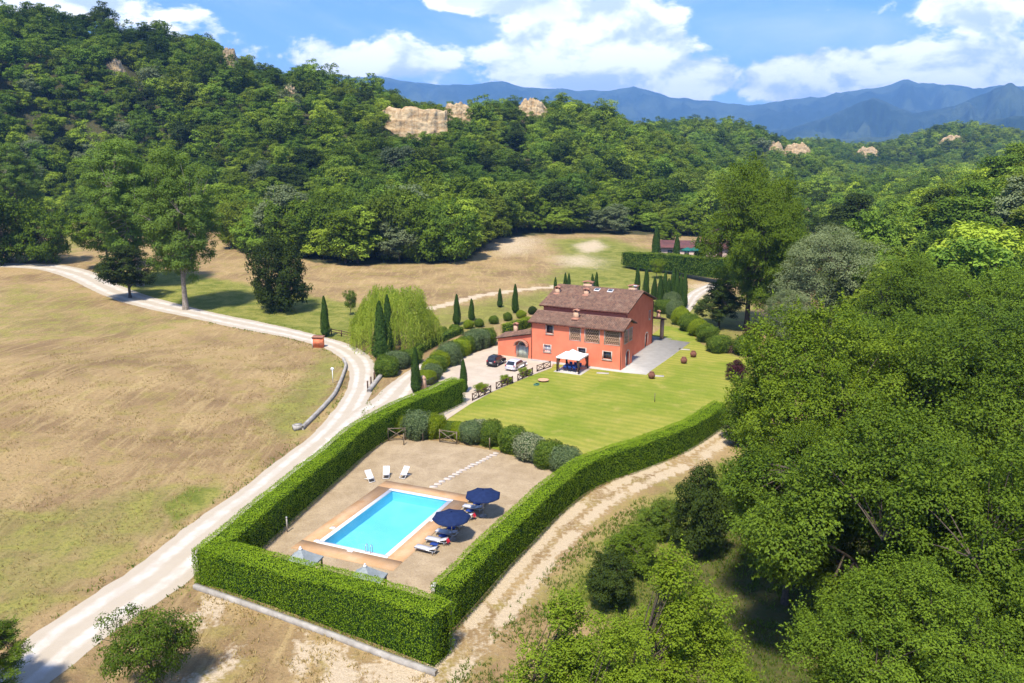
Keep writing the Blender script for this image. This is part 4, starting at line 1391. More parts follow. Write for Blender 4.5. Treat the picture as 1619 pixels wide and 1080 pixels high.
# orange service box by the road
q = P(504, 549)
ki = empty('service_box', 'orange plastered meter housing beside the white road', 'service box', (q[0], q[1], 0.0), math.radians(-6))
MB().box(-0.85, 0.85, -0.45, 0.45, 0, 1.7).build('housing', M['orange_paint'], ki)
MB().box(-1.0, -0.852, -0.46, 0.46, 0, 1.72).build('side_panel', M['white_paint'], ki)
mb = MB().box(-0.98, 0.98, -0.58, 0.58, 1.7, 1.8)
for i in range(9):
    mb.tube([(-0.88 + i * 0.22, -0.62, 1.82), (-0.88 + i * 0.22, 0.6, 1.9)], 0.09, 6)
mb.build('tiled_cap', M['brick'], ki)
MB().box(-0.6, 0.6, -0.462, -0.452, 0.4, 1.4).build('hatch', M['orange_paint'], ki)
q = P(526.5, 606)
sp = empty('marker_post', 'white roadside post with a round white head', 'sign', (q[0], q[1], tz(q[0], q[1])))
MB().tube([(0, 0, 0), (0, 0, 2.0)], 0.05, 8).build('pole', M['white_paint'], sp)
MB().tube([(0, -0.03, 2.1), (0, 0.03, 2.1)], 0.25, 14).build('disc', M['white_paint'], sp)
# gate post, gate
q = P(669, 618)
gp = empty('gate_pillar', 'brick gate pillar with rounded cap at the courtyard entrance', 'pillar', (q[0], q[1], 0), HROT)
MB().box(-0.42, 0.42, -0.42, 0.42, 0, 0.25).build('base', M['concrete'], gp)
MB().box(-0.34, 0.34, -0.34, 0.34, 0.25, 1.75).build('shaft', M['pale_brick'], gp)
MB().lathe([(0.44, 1.75), (0.44, 1.85), (0.36, 2.0), (0.2, 2.16), (0.03, 2.24)], 14).build('cap', M['pale_brick'], gp)
q = P(675, 615)
q2 = P(693, 605)
gt = empty('iron_gate', 'low iron gate swung open by the brick gate pillar', 'gate', (q[0], q[1], 0), math.atan2(q2[1] - q[1], q2[0] - q[0]))
L_ = float(np.hypot(*(q2 - q)[:2]))
for z in (0.15, 1.15):
    MB().bar((0, 0, z), (L_, 0, z), 0.05).build('rail', M['iron'], gt)
for i in range(int(L_ / 0.16) + 1):
    MB().bar((i * 0.16, 0, 0.05), (i * 0.16, 0, 1.25), 0.028).build('bar', M['iron'], gt)

# jars, bowl, hose reel, stake
for a, b, lb in ((1096, 565, 'brown terracotta jar farthest from the camera on the lawn edge'), (1081, 575, 'brown terracotta jar in the middle of the three lawn jars'), (1030, 599, 'brown terracotta jar nearest the patio corner')):
    q = P(a, b)
    j = empty('terracotta_jar', lb, 'jar', (q[0], q[1], 0.03), group='terracotta jars on the lawn')
    MB().lathe([(0.22, 0), (0.38, 0.15), (0.50, 0.40), (0.52, 0.58), (0.44, 0.80), (0.28, 0.93), (0.27, 0.98)], 18).build('body', M['terracotta'], j, smooth=True)
    MB().lathe([(0.28, 0.96), (0.34, 0.97), (0.34, 1.03), (0.24, 1.03)], 18).build('rim', M['terracotta'], j)
q = P(859, 603)
o = MB().lathe([(0.4, 0), (0.75, 0.18), (0.82, 0.24), (0.72, 0.22), (0.4, 0.08)], 20).build('clay_bowl', M['pink_clay'], None, (q[0], q[1], 0.03))
tag(o, 'shallow orange clay bowl on the lawn by the fence', 'bowl')
q = P(848, 609)
hs = empty('hose_reel', 'small green garden hose heap on the lawn', 'hose', (q[0], q[1], 0.03))
mb = MB()
for i in range(4):
    r_ = 0.42 - 0.05 * i
    mb.tube([(r_ * math.cos(a) + 0.04 * i, r_ * math.sin(a), 0.05 + 0.05 * i) for a in np.linspace(0, 2 * math.pi, 20)], 0.035, 6)
mb.build('coil', M['green_plastic'], hs)
q = P(1035, 636)
tag(MB().tube([(0, 0, 0), (0, 0, 1.2)], 0.045, 8).build('garden_stake', M['grey_wood'], None, (q[0], q[1], 0.03)), 'thin wooden stake alone in the middle of the lawn', 'stake')
# ------------------------------------------------------------------ swimming pool
from mathutils.geometry import tessellate_polygon
PC = np.array([-10.95, 65.3])
PROT = math.radians(-22.5)
pc_, ps_ = math.cos(PROT), math.sin(PROT)


def PW(x, y):
    return np.array([PC[0] + x * pc_ - y * ps_, PC[1] + x * ps_ + y * pc_])


def PWinv(p):
    d = np.asarray(p)[:2] - PC
    return np.array([d[0] * pc_ + d[1] * ps_, -d[0] * ps_ + d[1] * pc_])


def rect(hx, hy):
    return [PW(-hx, -hy), PW(hx, -hy), PW(hx, hy), PW(-hx, hy)]


# cut the ground and the yard open under the pool
for nm, hx, hy in (('ground', 3.9, 6.5),):
    o = bpy.data.objects[nm]
    me = o.data
    nv = len(me.vertices)
    co = np.empty(nv * 3, np.float32)
    me.vertices.foreach_get('co', co)
    co = co.reshape(-1, 3)
    d = co[:, :2] - PC
    lx, ly = d[:, 0] * pc_ + d[:, 1] * ps_, -d[:, 0] * ps_ + d[:, 1] * pc_
    inside = (np.abs(lx) < hx + 0.35) & (np.abs(ly) < hy + 0.35)
    import bmesh
    bm = bmesh.new()
    bm.from_mesh(me)
    bm.verts.ensure_lookup_table()
    bmesh.ops.delete(bm, geom=[bm.verts[int(i)] for i in np.nonzero(inside)[0]], context='VERTS')
    bm.to_mesh(me)
    bm.free()
o = bpy.data.objects['pool_yard']
outer = [Vector((x, y, 0.045)) for x, y in YARD]
inner = [Vector((x, y, 0.045)) for x, y in rect(4.3, 6.9)]
tris = tessellate_polygon([outer, inner])
vv = outer + inner
tl = []
for t in tris:
    a, b, c = [vv[i] for i in t]
    tl.append(list(t) if (b - a).cross(c - a).z > 0 else list(t)[::-1])
o.data = mesh_np('pool_yard', [tuple(q) for q in vv], tl, M['yard_gravel'])

m, n = new_mat('tan_paving')
g = n.n('ShaderNodeTexCoord').outputs['Object']
c0 = n.mix(n.ramp(n.noise(g, 0.55, 6.0, 0.6, 0.4), 0.35, 0.65), C(0.48, 0.275, 0.130), C(0.52, 0.34, 0.195))
c0 = n.mix(n.math('MULTIPLY', n.ramp(n.noise(g, 2.5, 5.0, 0.6), 0.5, 0.7), 0.35), c0, C(0.46, 0.26, 0.12))
br = n.n('ShaderNodeTexBrick')
n.l(g, br.inputs['Vector'])
br.inputs['Scale'].default_value = 1.0
br.inputs['Brick Width'].default_value = 0.6
br.inputs['Row Height'].default_value = 0.3
br.inputs['Mortar Size'].default_value = 0.012
c0 = n.mix(n.math('MULTIPLY', br.outputs['Fac'], 0.4), c0, C(0.36, 0.22, 0.12))
finish(m, n, c0, 0.85, 0.2)
M['tan_paving'] = m
m, n = new_mat('pool_tile')
g = n.n('ShaderNodeTexCoord').outputs['Object']
c0 = n.mix(n.ramp(n.noise(g, 0.4, 3.0), 0.35, 0.65), C(0.40, 0.76, 0.88), C(0.33, 0.70, 0.84))
vo = n.n('ShaderNodeTexVoronoi', feature='DISTANCE_TO_EDGE')
n.l(n.scalevec(g, (1.2, 1.2, 0.3)), vo.inputs['Vector'])
vo.inputs['Scale'].default_value = 1.4
c0 = n.mix(n.math('MULTIPLY', n.ramp(vo.outputs['Distance'], 0.12, 0.0), 0.0), c0, C(0.8, 0.95, 1.0))
finish(m, n, c0, 0.4, 0.3)
M['pool_tile'] = m
m, n = new_mat('pool_water')
g = n.n('ShaderNodeTexCoord').outputs['Object']
nm_ = n.bump(n.noise(g, 1.5, 4.0, 0.6, 0.5), 0.10, 0.12)
tr = n.n('ShaderNodeBsdfTransparent')
tr.inputs['Color'].default_value = C(0.58, 0.87, 0.96)
gl = n.n('ShaderNodeBsdfGlossy')
gl.inputs['Roughness'].default_value = 0.06
n.l(nm_, gl.inputs['Normal'])
fr = n.n('ShaderNodeFresnel')
fr.inputs['IOR'].default_value = 1.33
n.l(nm_, fr.inputs['Normal'])
mx = n.n('ShaderNodeMixShader')
n.l(fr.outputs[0], mx.inputs[0])
n.l(tr.outputs[0], mx.inputs[1])
n.l(gl.outputs[0], mx.inputs[2])
oo = n.n('ShaderNodeOutputMaterial')
n.l(mx.outputs[0], oo.inputs['Surface'])
M['pool_water'] = m

pool = empty('swimming_pool', 'rectangular turquoise swimming pool with white coping and tan paving', 'pool', (PC[0], PC[1], 0.0), PROT)
WX, WY = 3.05, 5.65
mb = MB()
for a, b in (((-WX, -WY), (WX, -WY)), ((WX, -WY), (WX, WY)), ((WX, WY), (-WX, WY)), ((-WX, WY), (-WX, -WY))):
    mb.add([(*a, -0.95), (*b, -0.95), (*b, 0.12), (*a, 0.12)], [[3, 2, 1, 0]])
mb.add([(-WX, -WY, -0.95), (WX, -WY, -0.95), (WX, WY, -0.95), (-WX, WY, -0.95)], [[0, 1, 2, 3]])
mb.build('basin', M['pool_tile'], pool)
nx, ny = 40, 72
xs, ys = np.linspace(-WX, WX, nx), np.linspace(-WY, WY, ny)
gx2, gy2 = np.meshgrid(xs, ys, indexing='ij')
gz2 = 0.0 + (fbm(gx2 / 0.5, gy2 / 0.5, 40) - 0.5) * 0.02 - 0.02
ix = np.arange(nx * ny).reshape(nx, ny)
fc = np.stack([ix[:-1, :-1], ix[1:, :-1], ix[1:, 1:], ix[:-1, 1:]], -1).reshape(-1, 4)
o = obj('water', mesh_np('water', np.stack([gx2, gy2, gz2], -1).reshape(-1, 3), fc, M['pool_water'], None, True), pool)


def frame_ring(name, mat, ix_, iy_, ox, oy, z0, z1, parent):
    for a, b, c, d in ((-ox, ox, -oy, -iy_), (-ox, ox, iy_, oy), (-ox, -ix_, -iy_, iy_), (ix_, ox, -iy_, iy_)):
        MB().box(a, b, c, d, z0, z1).build(name, mat, parent)


frame_ring('coping', M['white_paint'], WX - 0.03, WY - 0.03, WX + 0.36, WY + 0.36, 0.02, 0.13, pool)
frame_ring('paving_strip', M['tan_paving'], WX + 0.36, WY + 0.36, 4.85, 7.5, -0.1, 0.10, pool)
ld = MB()
for s in (-0.22, 0.22):
    ld.tube([(1.6 + s, -WY - 0.30, 0.13), (1.6 + s, -WY - 0.28, 0.7), (1.6 + s, -WY - 0.12, 0.88), (1.6 + s, -WY + 0.04, 0.7), (1.6 + s, -WY + 0.07, -0.9)], 0.03, 8)
lad = ld.build('ladder', M['aluminium'], pool)
for z in (-0.25, -0.5, -0.75):
    MB().box(1.38, 1.82, -WY + 0.04, -WY + 0.12, z, z + 0.03).build('step', M['aluminium'], lad)
MB().box(-0.25, 0.25, -WY - 0.62, -WY - 0.37, 0.1, 0.115).build('skimmer_lid', M['white_paint'], pool)
MB().box(WX + 0.39, WX + 0.62, 1.2, 1.7, 0.1, 0.115).build('skimmer_lid', M['white_paint'], pool)
for x_, y_ in ((-3.6, -5.7), (-3.75, -3.2)):
    MB().box(x_ - 0.22, x_ + 0.22, y_ - 0.22, y_ + 0.22, 0.1, 0.115).build('skimmer_lid', M['white_paint'], pool)


# ------------------------------------------------------------------ pool furniture
def make_lounger(label, p, rz, towel=None):
    o = empty('sun_lounger', label, 'sun lounger', (p[0], p[1], 0.05), rz, 'sun loungers beside the pool')   # local +x = towards the head
    fr_ = MB()
    for y in (-0.32, 0.32):
        fr_.bar((0, y, 0.33), (1.95, y, 0.33), 0.05, 0.05)
    for x in (0.03, 0.98, 1.92):
        fr_.bar((x, -0.30, 0.33), (x, 0.30, 0.33), 0.04, 0.04)
    fr_.build('frame', M['aluminium'], o)
    for x in (0.15, 1.75):
        for y in (-0.32, 0.32):
            MB().bar((x, y, 0), (x, y, 0.305), 0.045).build('leg', M['aluminium'], o)
    MB().box(0.0, 1.28, -0.30, 0.30, 0.36, 0.385).build('seat', M['white_mesh'], o)
    b = MB().add([(1.28, -0.3, 0.36), (1.28, 0.3, 0.36), (1.93, 0.3, 0.58), (1.93, -0.3, 0.58), (1.28, -0.3, 0.385), (1.28, 0.3, 0.385), (1.93, 0.3, 0.605), (1.93, -0.3, 0.605)],
                 [[3, 2, 1, 0], [4, 5, 6, 7], [0, 1, 5, 4], [1, 2, 6, 5], [2, 3, 7, 6], [3, 0, 4, 7]])
    b.build('backrest', M['white_mesh'], o)
    return o


feet = [(660, 870), (677, 857.5), (695, 846.5), (711, 836), (733, 819), (743, 806), (752, 796), (768, 786)]
names_l = ['white sun lounger nearest the front hedge', 'white sun lounger second from the front hedge, red towel at its head', 'white sun lounger at the foot of the nearer navy parasol', 'white sun lounger farthest under the nearer navy parasol',
           'white sun lounger between the two navy parasols', 'white sun lounger nearest side of the farther navy parasol', 'white sun lounger under the middle of the farther navy parasol', 'white sun lounger farthest from the front hedge']
lpos = []
for i, q in enumerate(feet):
    l = PWinv(P(*q))
    lpos.append(l[1])
ys_l = np.linspace(lpos[0], lpos[-1], 8)
for i in range(8):
    y_ = 0.6 * lpos[i] + 0.4 * ys_l[i]
    w = PW(4.95 + 0.12 * ((i * 7) % 3 - 1), y_)
    make_lounger(names_l[i], w, PROT + math.radians([-3, 2, -1, 3, -4, 1, 2, -2][i]))
    lpos[i] = y_
tbl_lbl = ['navy square side table next to the lounger nearest the front hedge', 'navy square side table by the pole of the nearer parasol', 'navy square side table on the far side of the nearer parasol pole',
           'navy square side table by the pole of the farther parasol', 'navy square side table on the far side of the farther parasol']
for k, (a, b) in enumerate(((0, 1), (1, 2), (2, 3), (4, 5), (5, 6))):
    w = PW(6.1, (lpos[a] + lpos[b]) / 2 + 0.02)
    t = empty('side_table', tbl_lbl[k], 'side table', (w[0], w[1], 0.05), PROT, 'navy side tables between the loungers')
    MB().box(-0.33, 0.33, -0.24, 0.24, 0.34, 0.39).build('top', M['navy_tex'], t)
    for x in (-0.28, 0.28):
        for y in (-0.19, 0.19):
            MB().bar((x, y, 0), (x, y, 0.34), 0.04).build('leg', M['aluminium'], t)
for k, (i, lb) in enumerate(((1, 'red towel hanging at the head of the second lounger'), (4, 'dark red towel hanging at the head of the lounger between the parasols'))):
    w = PW(6.92, lpos[i])
    mb = MB()
    v = []
    for j in range(7):
        for e in (0, 1):
            v.append((-0.04 + 0.05 * math.sin(j * 1.3) + 0.16 * e, -0.18 + 0.36 * j / 6, 0.62 - 0.32 * e + 0.02 * math.sin(j * 2.1)))
    mb.add(v, [[2 * j, 2 * j + 1, 2 * j + 3, 2 * j + 2] for j in range(6)])
    v2 = [(x - 0.012, y, z + 0.012) for x, y, z in v]
    mb.add(v2, [[2 * j + 2, 2 * j + 3, 2 * j + 1, 2 * j] for j in range(6)])
    tag(mb.build('towel', M['red_cloth'], None, (w[0], w[1], 0.04), PROT), lb, 'towel')


def parasol(label, p, rz):
    o = empty('parasol', label, 'parasol', (p[0], p[1], 0.05), rz, 'navy parasols beside the pool')
    MB().lathe([(0.36, 0), (0.36, 0.06), (0.08, 0.12), (0.05, 0.35)], 16).build('base', M['concrete'], o)
    MB().tube([(0, 0, 0.1), (0, 0, 2.52)], 0.035, 8).build('pole', M['aluminium'], o)
    K, R_ = 8, 1.62
    cnp = MB()
    v = [(0, 0, 2.55)]
    rings = 5
    for j in range(1, rings + 1):
        t = j / rings
        for i in range(K * 4):
            a = 2 * math.pi * i / (K * 4)
            fr = (i % 4) / 4
            rad = R_ * math.cos(math.pi / K) / math.cos((fr - 0.5) * 2 * math.pi / K) * t
            sag = 0.05 * math.sin(math.pi * fr) * t
            v.append((rad * math.cos(a), rad * math.sin(a), 2.55 - 0.45 * t - sag))
    n4 = K * 4
    fcs = [[0, 1 + i, 1 + (i + 1) % n4] for i in range(n4)]
    for j in range(rings - 1):
        for i in range(n4):
            b0, b1 = 1 + j * n4, 1 + (j + 1) * n4
            fcs.append([b0 + i, b1 + i, b1 + (i + 1) % n4, b0 + (i + 1) % n4])
    for i in range(n4):
        b = 1 + (rings - 1) * n4
        v.append((v[b + i][0] * 1.003, v[b + i][1] * 1.003, v[b + i][2] - 0.12))
    b, b2 = 1 + (rings - 1) * n4, 1 + rings * n4
    fcs += [[b + i, b2 + i, b2 + (i + 1) % n4, b + (i + 1) % n4] for i in range(n4)]
    cnp.add(v, fcs)
    cnp.build('canopy', M['navy_cloth'], o)
    for i in range(K):
        a = 2 * math.pi * i / K
        MB().bar((0, 0, 2.47), (R_ * 0.97 * math.cos(a), R_ * 0.97 * math.sin(a), 2.03), 0.025).build('rib', M['aluminium'], o)
    MB().lathe([(0.05, 2.53), (0.09, 2.60), (0.02, 2.67)], 8).build('finial', M['navy_cloth'], o)


parasol('navy parasol nearer the front hedge', P(714.5, 854), 0.2)
parasol('navy parasol at the far corner of the pool paving', P(764, 817), 0.35)


def deck_chair(label, p, rz):
    o = empty('deck_chair', label, 'deck chair', (p[0], p[1], 0.05), rz, 'white deck chairs on the gravel')    # local -y = front
    mb = MB()
    for x in (-0.3, 0.3):
        mb.bar((x, -0.55, 0.05), (x, 0.50, 0.98), 0.045)
        mb.bar((x * 0.9, 0.62, 0.03), (x * 0.9, -0.35, 0.42), 0.045)
    for y, z in ((-0.55, 0.07), (0.50, 0.98), (0.62, 0.05), (-0.35, 0.42)):
        mb.bar((-0.3, y, z), (0.3, y, z), 0.045)
    mb.build('frame', M['white_paint'], o)
    sl = MB()
    v = []
    for j in range(9):
        t = j / 8
        y = -0.52 + t * 1.02
        z = 0.30 + 0.68 * t ** 1.25 + 0.12 * (1 - t) ** 2 - 0.16 * math.sin(math.pi * t)
        v += [(-0.26, y, z), (0.26, y, z)]
    sl.add(v, [[2 * j, 2 * j + 1, 2 * j + 3, 2 * j + 2] for j in range(8)])
    sl.add([(x, y + 0.012, z - 0.012) for x, y, z in v], [[2 * j + 2, 2 * j + 3, 2 * j + 1, 2 * j] for j in range(8)])
    sl.build('sling', M['white_mesh'], o)


deck_chair('leftmost white deck chair behind the pool, turned towards the pool', P(585, 761), math.radians(35))
deck_chair('middle white deck chair behind the pool', P(611, 755), math.radians(4))
deck_chair('rightmost white deck chair behind the pool, nearest the stepping stones', P(640, 755), math.radians(-24))

# stepping stones
a, b = P(686, 770.5), P(785, 716)
stone_mesh = MB()
stone_mesh.prism([(-0.36, -0.20), (-0.30, -0.25), (0.30, -0.24), (0.36, -0.17), (0.35, 0.20), (0.29, 0.25), (-0.31, 0.24), (-0.36, 0.18)], 0, 0.045)
sm = stone_mesh.mesh('stepping_stone', M['stone_trim'])
NS = 17
ordn = ['first', 'second', 'third', 'fourth', 'fifth', 'sixth', 'seventh', 'eighth', 'ninth', 'tenth', 'eleventh', 'twelfth', 'thirteenth', 'fourteenth', 'fifteenth', 'sixteenth', 'last']
for i in range(NS):
    t = i / (NS - 1)
    p = a + (b - a) * t
    o = obj('stepping_stone', sm, None, (p[0] + random.uniform(-.08, .08), p[1] + 0.25 * math.sin(t * 5), 0.045), math.radians(random.uniform(-14, 14) - 5))
    sc_ = random.uniform(0.88, 1.2)
    o.scale = (sc_, random.uniform(0.9, 1.15), 1)
    tag(o, f'{ordn[i]} pale stepping stone counted from the pool paving', 'stepping stone', 'stepping stones across the pool yard')


def canvas_hut(label, p, rz, op):
    o = empty('canvas_shelter', label, 'shelter', (p[0], p[1], 0.04), rz, 'small canvas shelters behind the front hedge')
    hw = 1.1
    for sx in (-1, 1):
        for sy in (-1, 1):
            MB().box(sx * hw - 0.06, sx * hw + 0.06, sy * hw - 0.06, sy * hw + 0.06, 0, 1.74).build('post', M['dark_wood'], o)
    for q in (((-hw, -hw), (hw, -hw)), ((hw, -hw), (hw, hw)), ((hw, hw), (-hw, hw)), ((-hw, hw), (-hw, -hw))):
        MB().bar((*q[0], 1.66), (*q[1], 1.66), 0.08, 0.12).build('beam', M['dark_wood'], o)
        MB().bar((*q[0], 1.0), (*q[1], 1.0), 0.06, 0.08).build('beam', M['dark_wood'], o)
    mb = MB()
    w = hw + 0.12
    cs = [(-w, -w), (w, -w), (w, w), (-w, w)]
    for i in range(4):
        a, b = cs[i], cs[(i + 1) % 4]
        v = []
        for j in range(7):
            t = j / 6
            z = 1.75 + 1.08 * t ** 1.1
            s = 1 - t * 0.97
            for e in (0, 0.5, 1):
                v.append(((a[0] + (b[0] - a[0]) * e) * s, (a[1] + (b[1] - a[1]) * e) * s, z - (0.04 if e == 0.5 else 0) * (1 - t)))
        mb.add(v, [[3 * j + e, 3 * j + e + 1, 3 * j + e + 4, 3 * j + e + 3] for j in range(6) for e in (0, 1)])
        mb.add([(*a, 1.75), (*b, 1.75), (b[0], b[1], 1.62), (a[0], a[1], 1.62)], [[3, 2, 1, 0]])
    mb.build('canvas_roof', M['grey_canvas'], o)
    MB().lathe([(0.11, 2.74), (0.15, 2.81), (0.11, 2.89), (0.05, 2.93), (0.08, 2.98), (0.02, 3.03)], 12).build('finial', M['white_paint'], o)


ap = P(475, 868, 2.85)
canvas_hut('grey canvas shelter nearer the hedge corner by the road', ap, PROT + 0.15, False)
ap = P(577, 895, 2.85)
canvas_hut('grey canvas shelter nearer the right end of the front hedge', ap, PROT + 0.15, True)
q = P(454.5, 842)
sh = empty('pool_shower', 'slim pale shower post at the inside of the road hedge', 'shower', (q[0], q[1], 0.04))
MB().tube([(0, 0, 0), (0, 0, 1.35)], 0.06, 10).build('column', M['concrete'], sh)
MB().lathe([(0.09, 1.35), (0.09, 1.42), (0.02, 1.45)], 10).build('head', M['aluminium'], sh)
q = P(687, 938)
o = MB().lathe([(0.26, 0), (0.28, 0.5), (0.24, 0.62), (0.10, 0.72), (0.09, 0.82)], 14).build('white_canister', M['white_paint'], None, (q[0], q[1], 0.04))
tag(o, 'white plastic canister at the gap between front and side hedge', 'canister')
q = P(714, 1003)
tag(MB().tube([(0, 0, 0), (0, 0, 2.6)], 0.06, 8).build('iron_post', M['iron'], None, (q[0], q[1], 0)), 'dark iron post in the gap between the two hedge ends', 'post')
# ------------------------------------------------------------------ foliage builders
def unit(v):
    return v / (np.linalg.norm(v, axis=-1, keepdims=True) + 1e-9)


def leaf_cards(cen, nrm, size, rg, aspect=0.55, rnd=None, droop=None):
    """one bent leaf-shaped card (two quads' worth of outline in 4 points) per centre"""
    n = len(cen)
    t = unit(np.cross(nrm, rg.normal(size=(n, 3))))
    if droop is not None:
        t = unit(t * (1 - droop) + np.array([0, 0, -1.0]) * droop)
    b = unit(np.cross(nrm, t))
    s = size * rg.uniform(0.65, 1.3, (n, 1)) if np.isscalar(size) else size[:, None] * rg.uniform(0.7, 1.25, (n, 1))
    l, w = t * s * 0.5, b * s * 0.5 * aspect
    fold = nrm * s * 0.10
    V = np.stack([cen - l, cen + w * 1.0 + fold + l * 0.05, cen + l, cen - w + fold + l * 0.05], 1).reshape(-1, 3)
    Fq = np.arange(4 * n).reshape(n, 4)
    r = rg.uniform(0, 1, n) if rnd is None else rnd
    return V, Fq, np.repeat(r, 4)


def tubes_np(paths, k=5):
    """paths: list of (pts[m,3], rad[m])"""
    V, Fq, base = [], [], 0
    for pts, rad in paths:
        m_ = len(pts)
        d = unit(np.gradient(pts, axis=0))
        ref = np.where(np.abs(d[:, 2:3]) > 0.9, np.array([[1.0, 0, 0]]), np.array([[0, 0, 1.0]]))
        s = unit(np.cross(d, ref))
        t = np.cross(d, s)
        an = np.arange(k) * 2 * math.pi / k
        ring = pts[:, None, :] + rad[:, None, None] * (np.cos(an)[None, :, None] * s[:, None, :] + np.sin(an)[None, :, None] * t[:, None, :])
        V.append(ring.reshape(-1, 3))
        i, j = np.meshgrid(np.arange(m_ - 1), np.arange(k), indexing='ij')
        a, b = base + i * k + j, base + i * k + (j + 1) % k
        Fq.append(np.stack([a, b, b + k, a + k], -1).reshape(-1, 4))
        base += m_ * k
    return np.vstack(V), np.vstack(Fq)


def bez(p0, p1, p2, m_=6):
    t = np.linspace(0, 1, m_)[:, None]
    return (1 - t) ** 2 * p0 + 2 * t * (1 - t) * p1 + t * t * p2


def tree_mesh(key, seed, H, R, cz, rz_, nclump, crad, nleaf, lsize, leafmat, barkmat, trunk_r=0.25, limbs=7, shell=0.55, flat=0.75, lean=0.0, top_bias=0.0, bare=0.3, up=0.45, cards_aspect=0.6, twigs=1.0, lobes=16, gap=0.95, shoots=0.0, lobe_k=1.1):
    """crown: clumps of leaf cards spread through an uneven ellipsoid (R wide, rz_ high, centred cz); trunk, limbs and twigs reach them"""
    rg = np.random.default_rng(seed)
    # clump centres, gathered into lobes so that dark gaps part the crown
    nlb = lobes
    ld_ = unit(rg.normal(size=(nlb * 8, 3)) + np.array([0, 0, 0.15]))
    ld_[0] = (0.08, 0.05, 0.995)
    sel = [0]
    for i in range(1, len(ld_)):
        if len(sel) >= nlb:
            break
        if np.min(np.linalg.norm(ld_[sel] - ld_[i], axis=1)) > 1.55 / math.sqrt(nlb) * 1.15:
            sel.append(i)
    ld_ = ld_[sel]
    ld_ = np.vstack([ld_, [[0.0, 0.0, 0.45], [0.25, -0.2, 0.25], [-0.25, 0.2, 0.1]]])   # fills the heart of the crown
    lc = ld_ * rg.uniform(0.46, 0.80, (len(ld_), 1))
    lrad = rg.uniform(0.20, 0.40, len(ld_)) * lobe_k
    li = rg.integers(0, len(ld_), nclump * 8)
    dirs = unit(rg.normal(size=(nclump * 8, 3)) + ld_[li] * 0.5)
    rad = rg.uniform(0, 1, nclump * 8) ** (1 / (3 * (1 + 2 * shell)))
    cc = (lc[li] + dirs * (rad * lrad[li])[:, None]) * np.array([R, R, rz_])
    cc[:, 0] *= 1 + top_bias * cc[:, 2] / rz_
    cc[:, 1] *= 1 + top_bias * cc[:, 2] / rz_
    cc[:, 2] += cz
    keep = []
    md = crad * gap
    for i in range(len(cc)):
        if len(keep) >= nclump:
            break
        if cc[i, 2] < bare * 0.5 * H * 0.3 + 0.4:
            continue
        if all(np.sum((cc[i] - cc[j]) ** 2) > md * md for j in keep[-260:]):
            keep.append(i)
    lob = rg.uniform(0, 1, len(ld_))[li[keep]]
    cc = cc[keep]
    n = len(cc)
    cr = crad * rg.uniform(0.65, 1.35, n)
    # leaves
    per = np.maximum(4, (nleaf / n * (cr / crad) ** 2)).astype(int)
    ci = np.repeat(np.arange(n), per)
    m_ = len(ci)
    d = rg.normal(size=(m_, 3))
    d[:, 2] = np.where(rg.uniform(0, 1, m_) < 0.6, np.abs(d[:, 2]), d[:, 2])
    d = unit(d)
    q = rg.uniform(0.25, 1, m_) ** 0.6
    cen = cc[ci] + d * (q * cr[ci])[:, None] * np.array([1, 1, flat])
    outw = unit(cc[ci] - np.array([0, 0, cz - rz_ * 0.5]))
    nrm = unit(d * 0.75 + np.array([0, 0, up]) + outw * 0.30 + rg.normal(size=(m_, 3)) * 0.38)
    crnd = 0.5 * lob + 0.5 * rg.uniform(0, 1, n)
    rnd = np.clip(0.62 * crnd[ci] + 0.38 * rg.uniform(0, 1, m_), 0, 1)
    if shoots:                                            # young shoots standing off the outer clumps
        ce = cc - np.array([0, 0, cz])
        outer = np.nonzero(np.sqrt((ce[:, 0] / R) ** 2 + (ce[:, 1] / R) ** 2 + (ce[:, 2] / rz_) ** 2) > 0.55)[0]
        si = rg.choice(outer, int(len(outer) * shoots))
        k = 12
        dd = unit(ce[si] / np.array([R, R, rz_]) * 0.7 + rg.normal(size=(len(si), 3)) * 0.45 + np.array([0, 0, 0.75]))
        base = cc[si] + dd * (cr[si] * 0.75)[:, None]
        t_ = np.linspace(0, 1, k)[None, :, None]
        sp_ = (base[:, None, :] + dd[:, None, :] * t_ * (rg.uniform(0.5, 1.15, (len(si), 1, 1)) * crad) + rg.normal(0, lsize * 0.28, (len(si), k, 3))).reshape(-1, 3)
        cen = np.vstack([cen, sp_])
        nrm = np.vstack([nrm, unit(rg.normal(size=(len(sp_), 3)) + np.array([0, 0, 0.7]))])
        rnd = np.concatenate([rnd, np.clip(rg.normal(0.75, 0.2, len(sp_)), 0, 1)])
    V, Fq, r = leaf_cards(cen, nrm, lsize, rg, cards_aspect, rnd)
    crown = mesh_np('crown', V, Fq, leafmat, {'rnd': r})
    # wood
    top = np.array([lean, 0, cz + rz_ * 0.18])
    tp = bez(np.array([0, 0, -0.4]), np.array([rg.normal(0, .2), rg.normal(0, .2), cz * 0.6]), top, 9)
    tr = np.linspace(trunk_r, trunk_r * 0.22, 9)
    tr[0] *= 1.35
    paths = [(tp, tr)]
    lim = []
    for i in range(limbs):
        t = 0.28 + 0.6 * i / max(1, limbs - 1)
        k = t * 8
        a = int(k)
        o = tp[a] + (tp[min(a + 1, 8)] - tp[a]) * (k - a)
        an = i * 2.399 + rg.normal(0, .3)
        tgt = np.array([math.cos(an) * R * 0.62, math.sin(an) * R * 0.62, cz + rz_ * (-0.25 + 0.9 * (t - 0.28))])
        mid = (o + tgt) / 2 + np.array([0, 0, rz_ * 0.12])
        pth = bez(o, mid, tgt, 7)
        paths.append((pth, np.linspace(trunk_r * 0.45 * (1.1 - t * 0.6), trunk_r * 0.10, 7)))
        lim.append(pth)
    allp = np.vstack([tp[3:]] + lim)
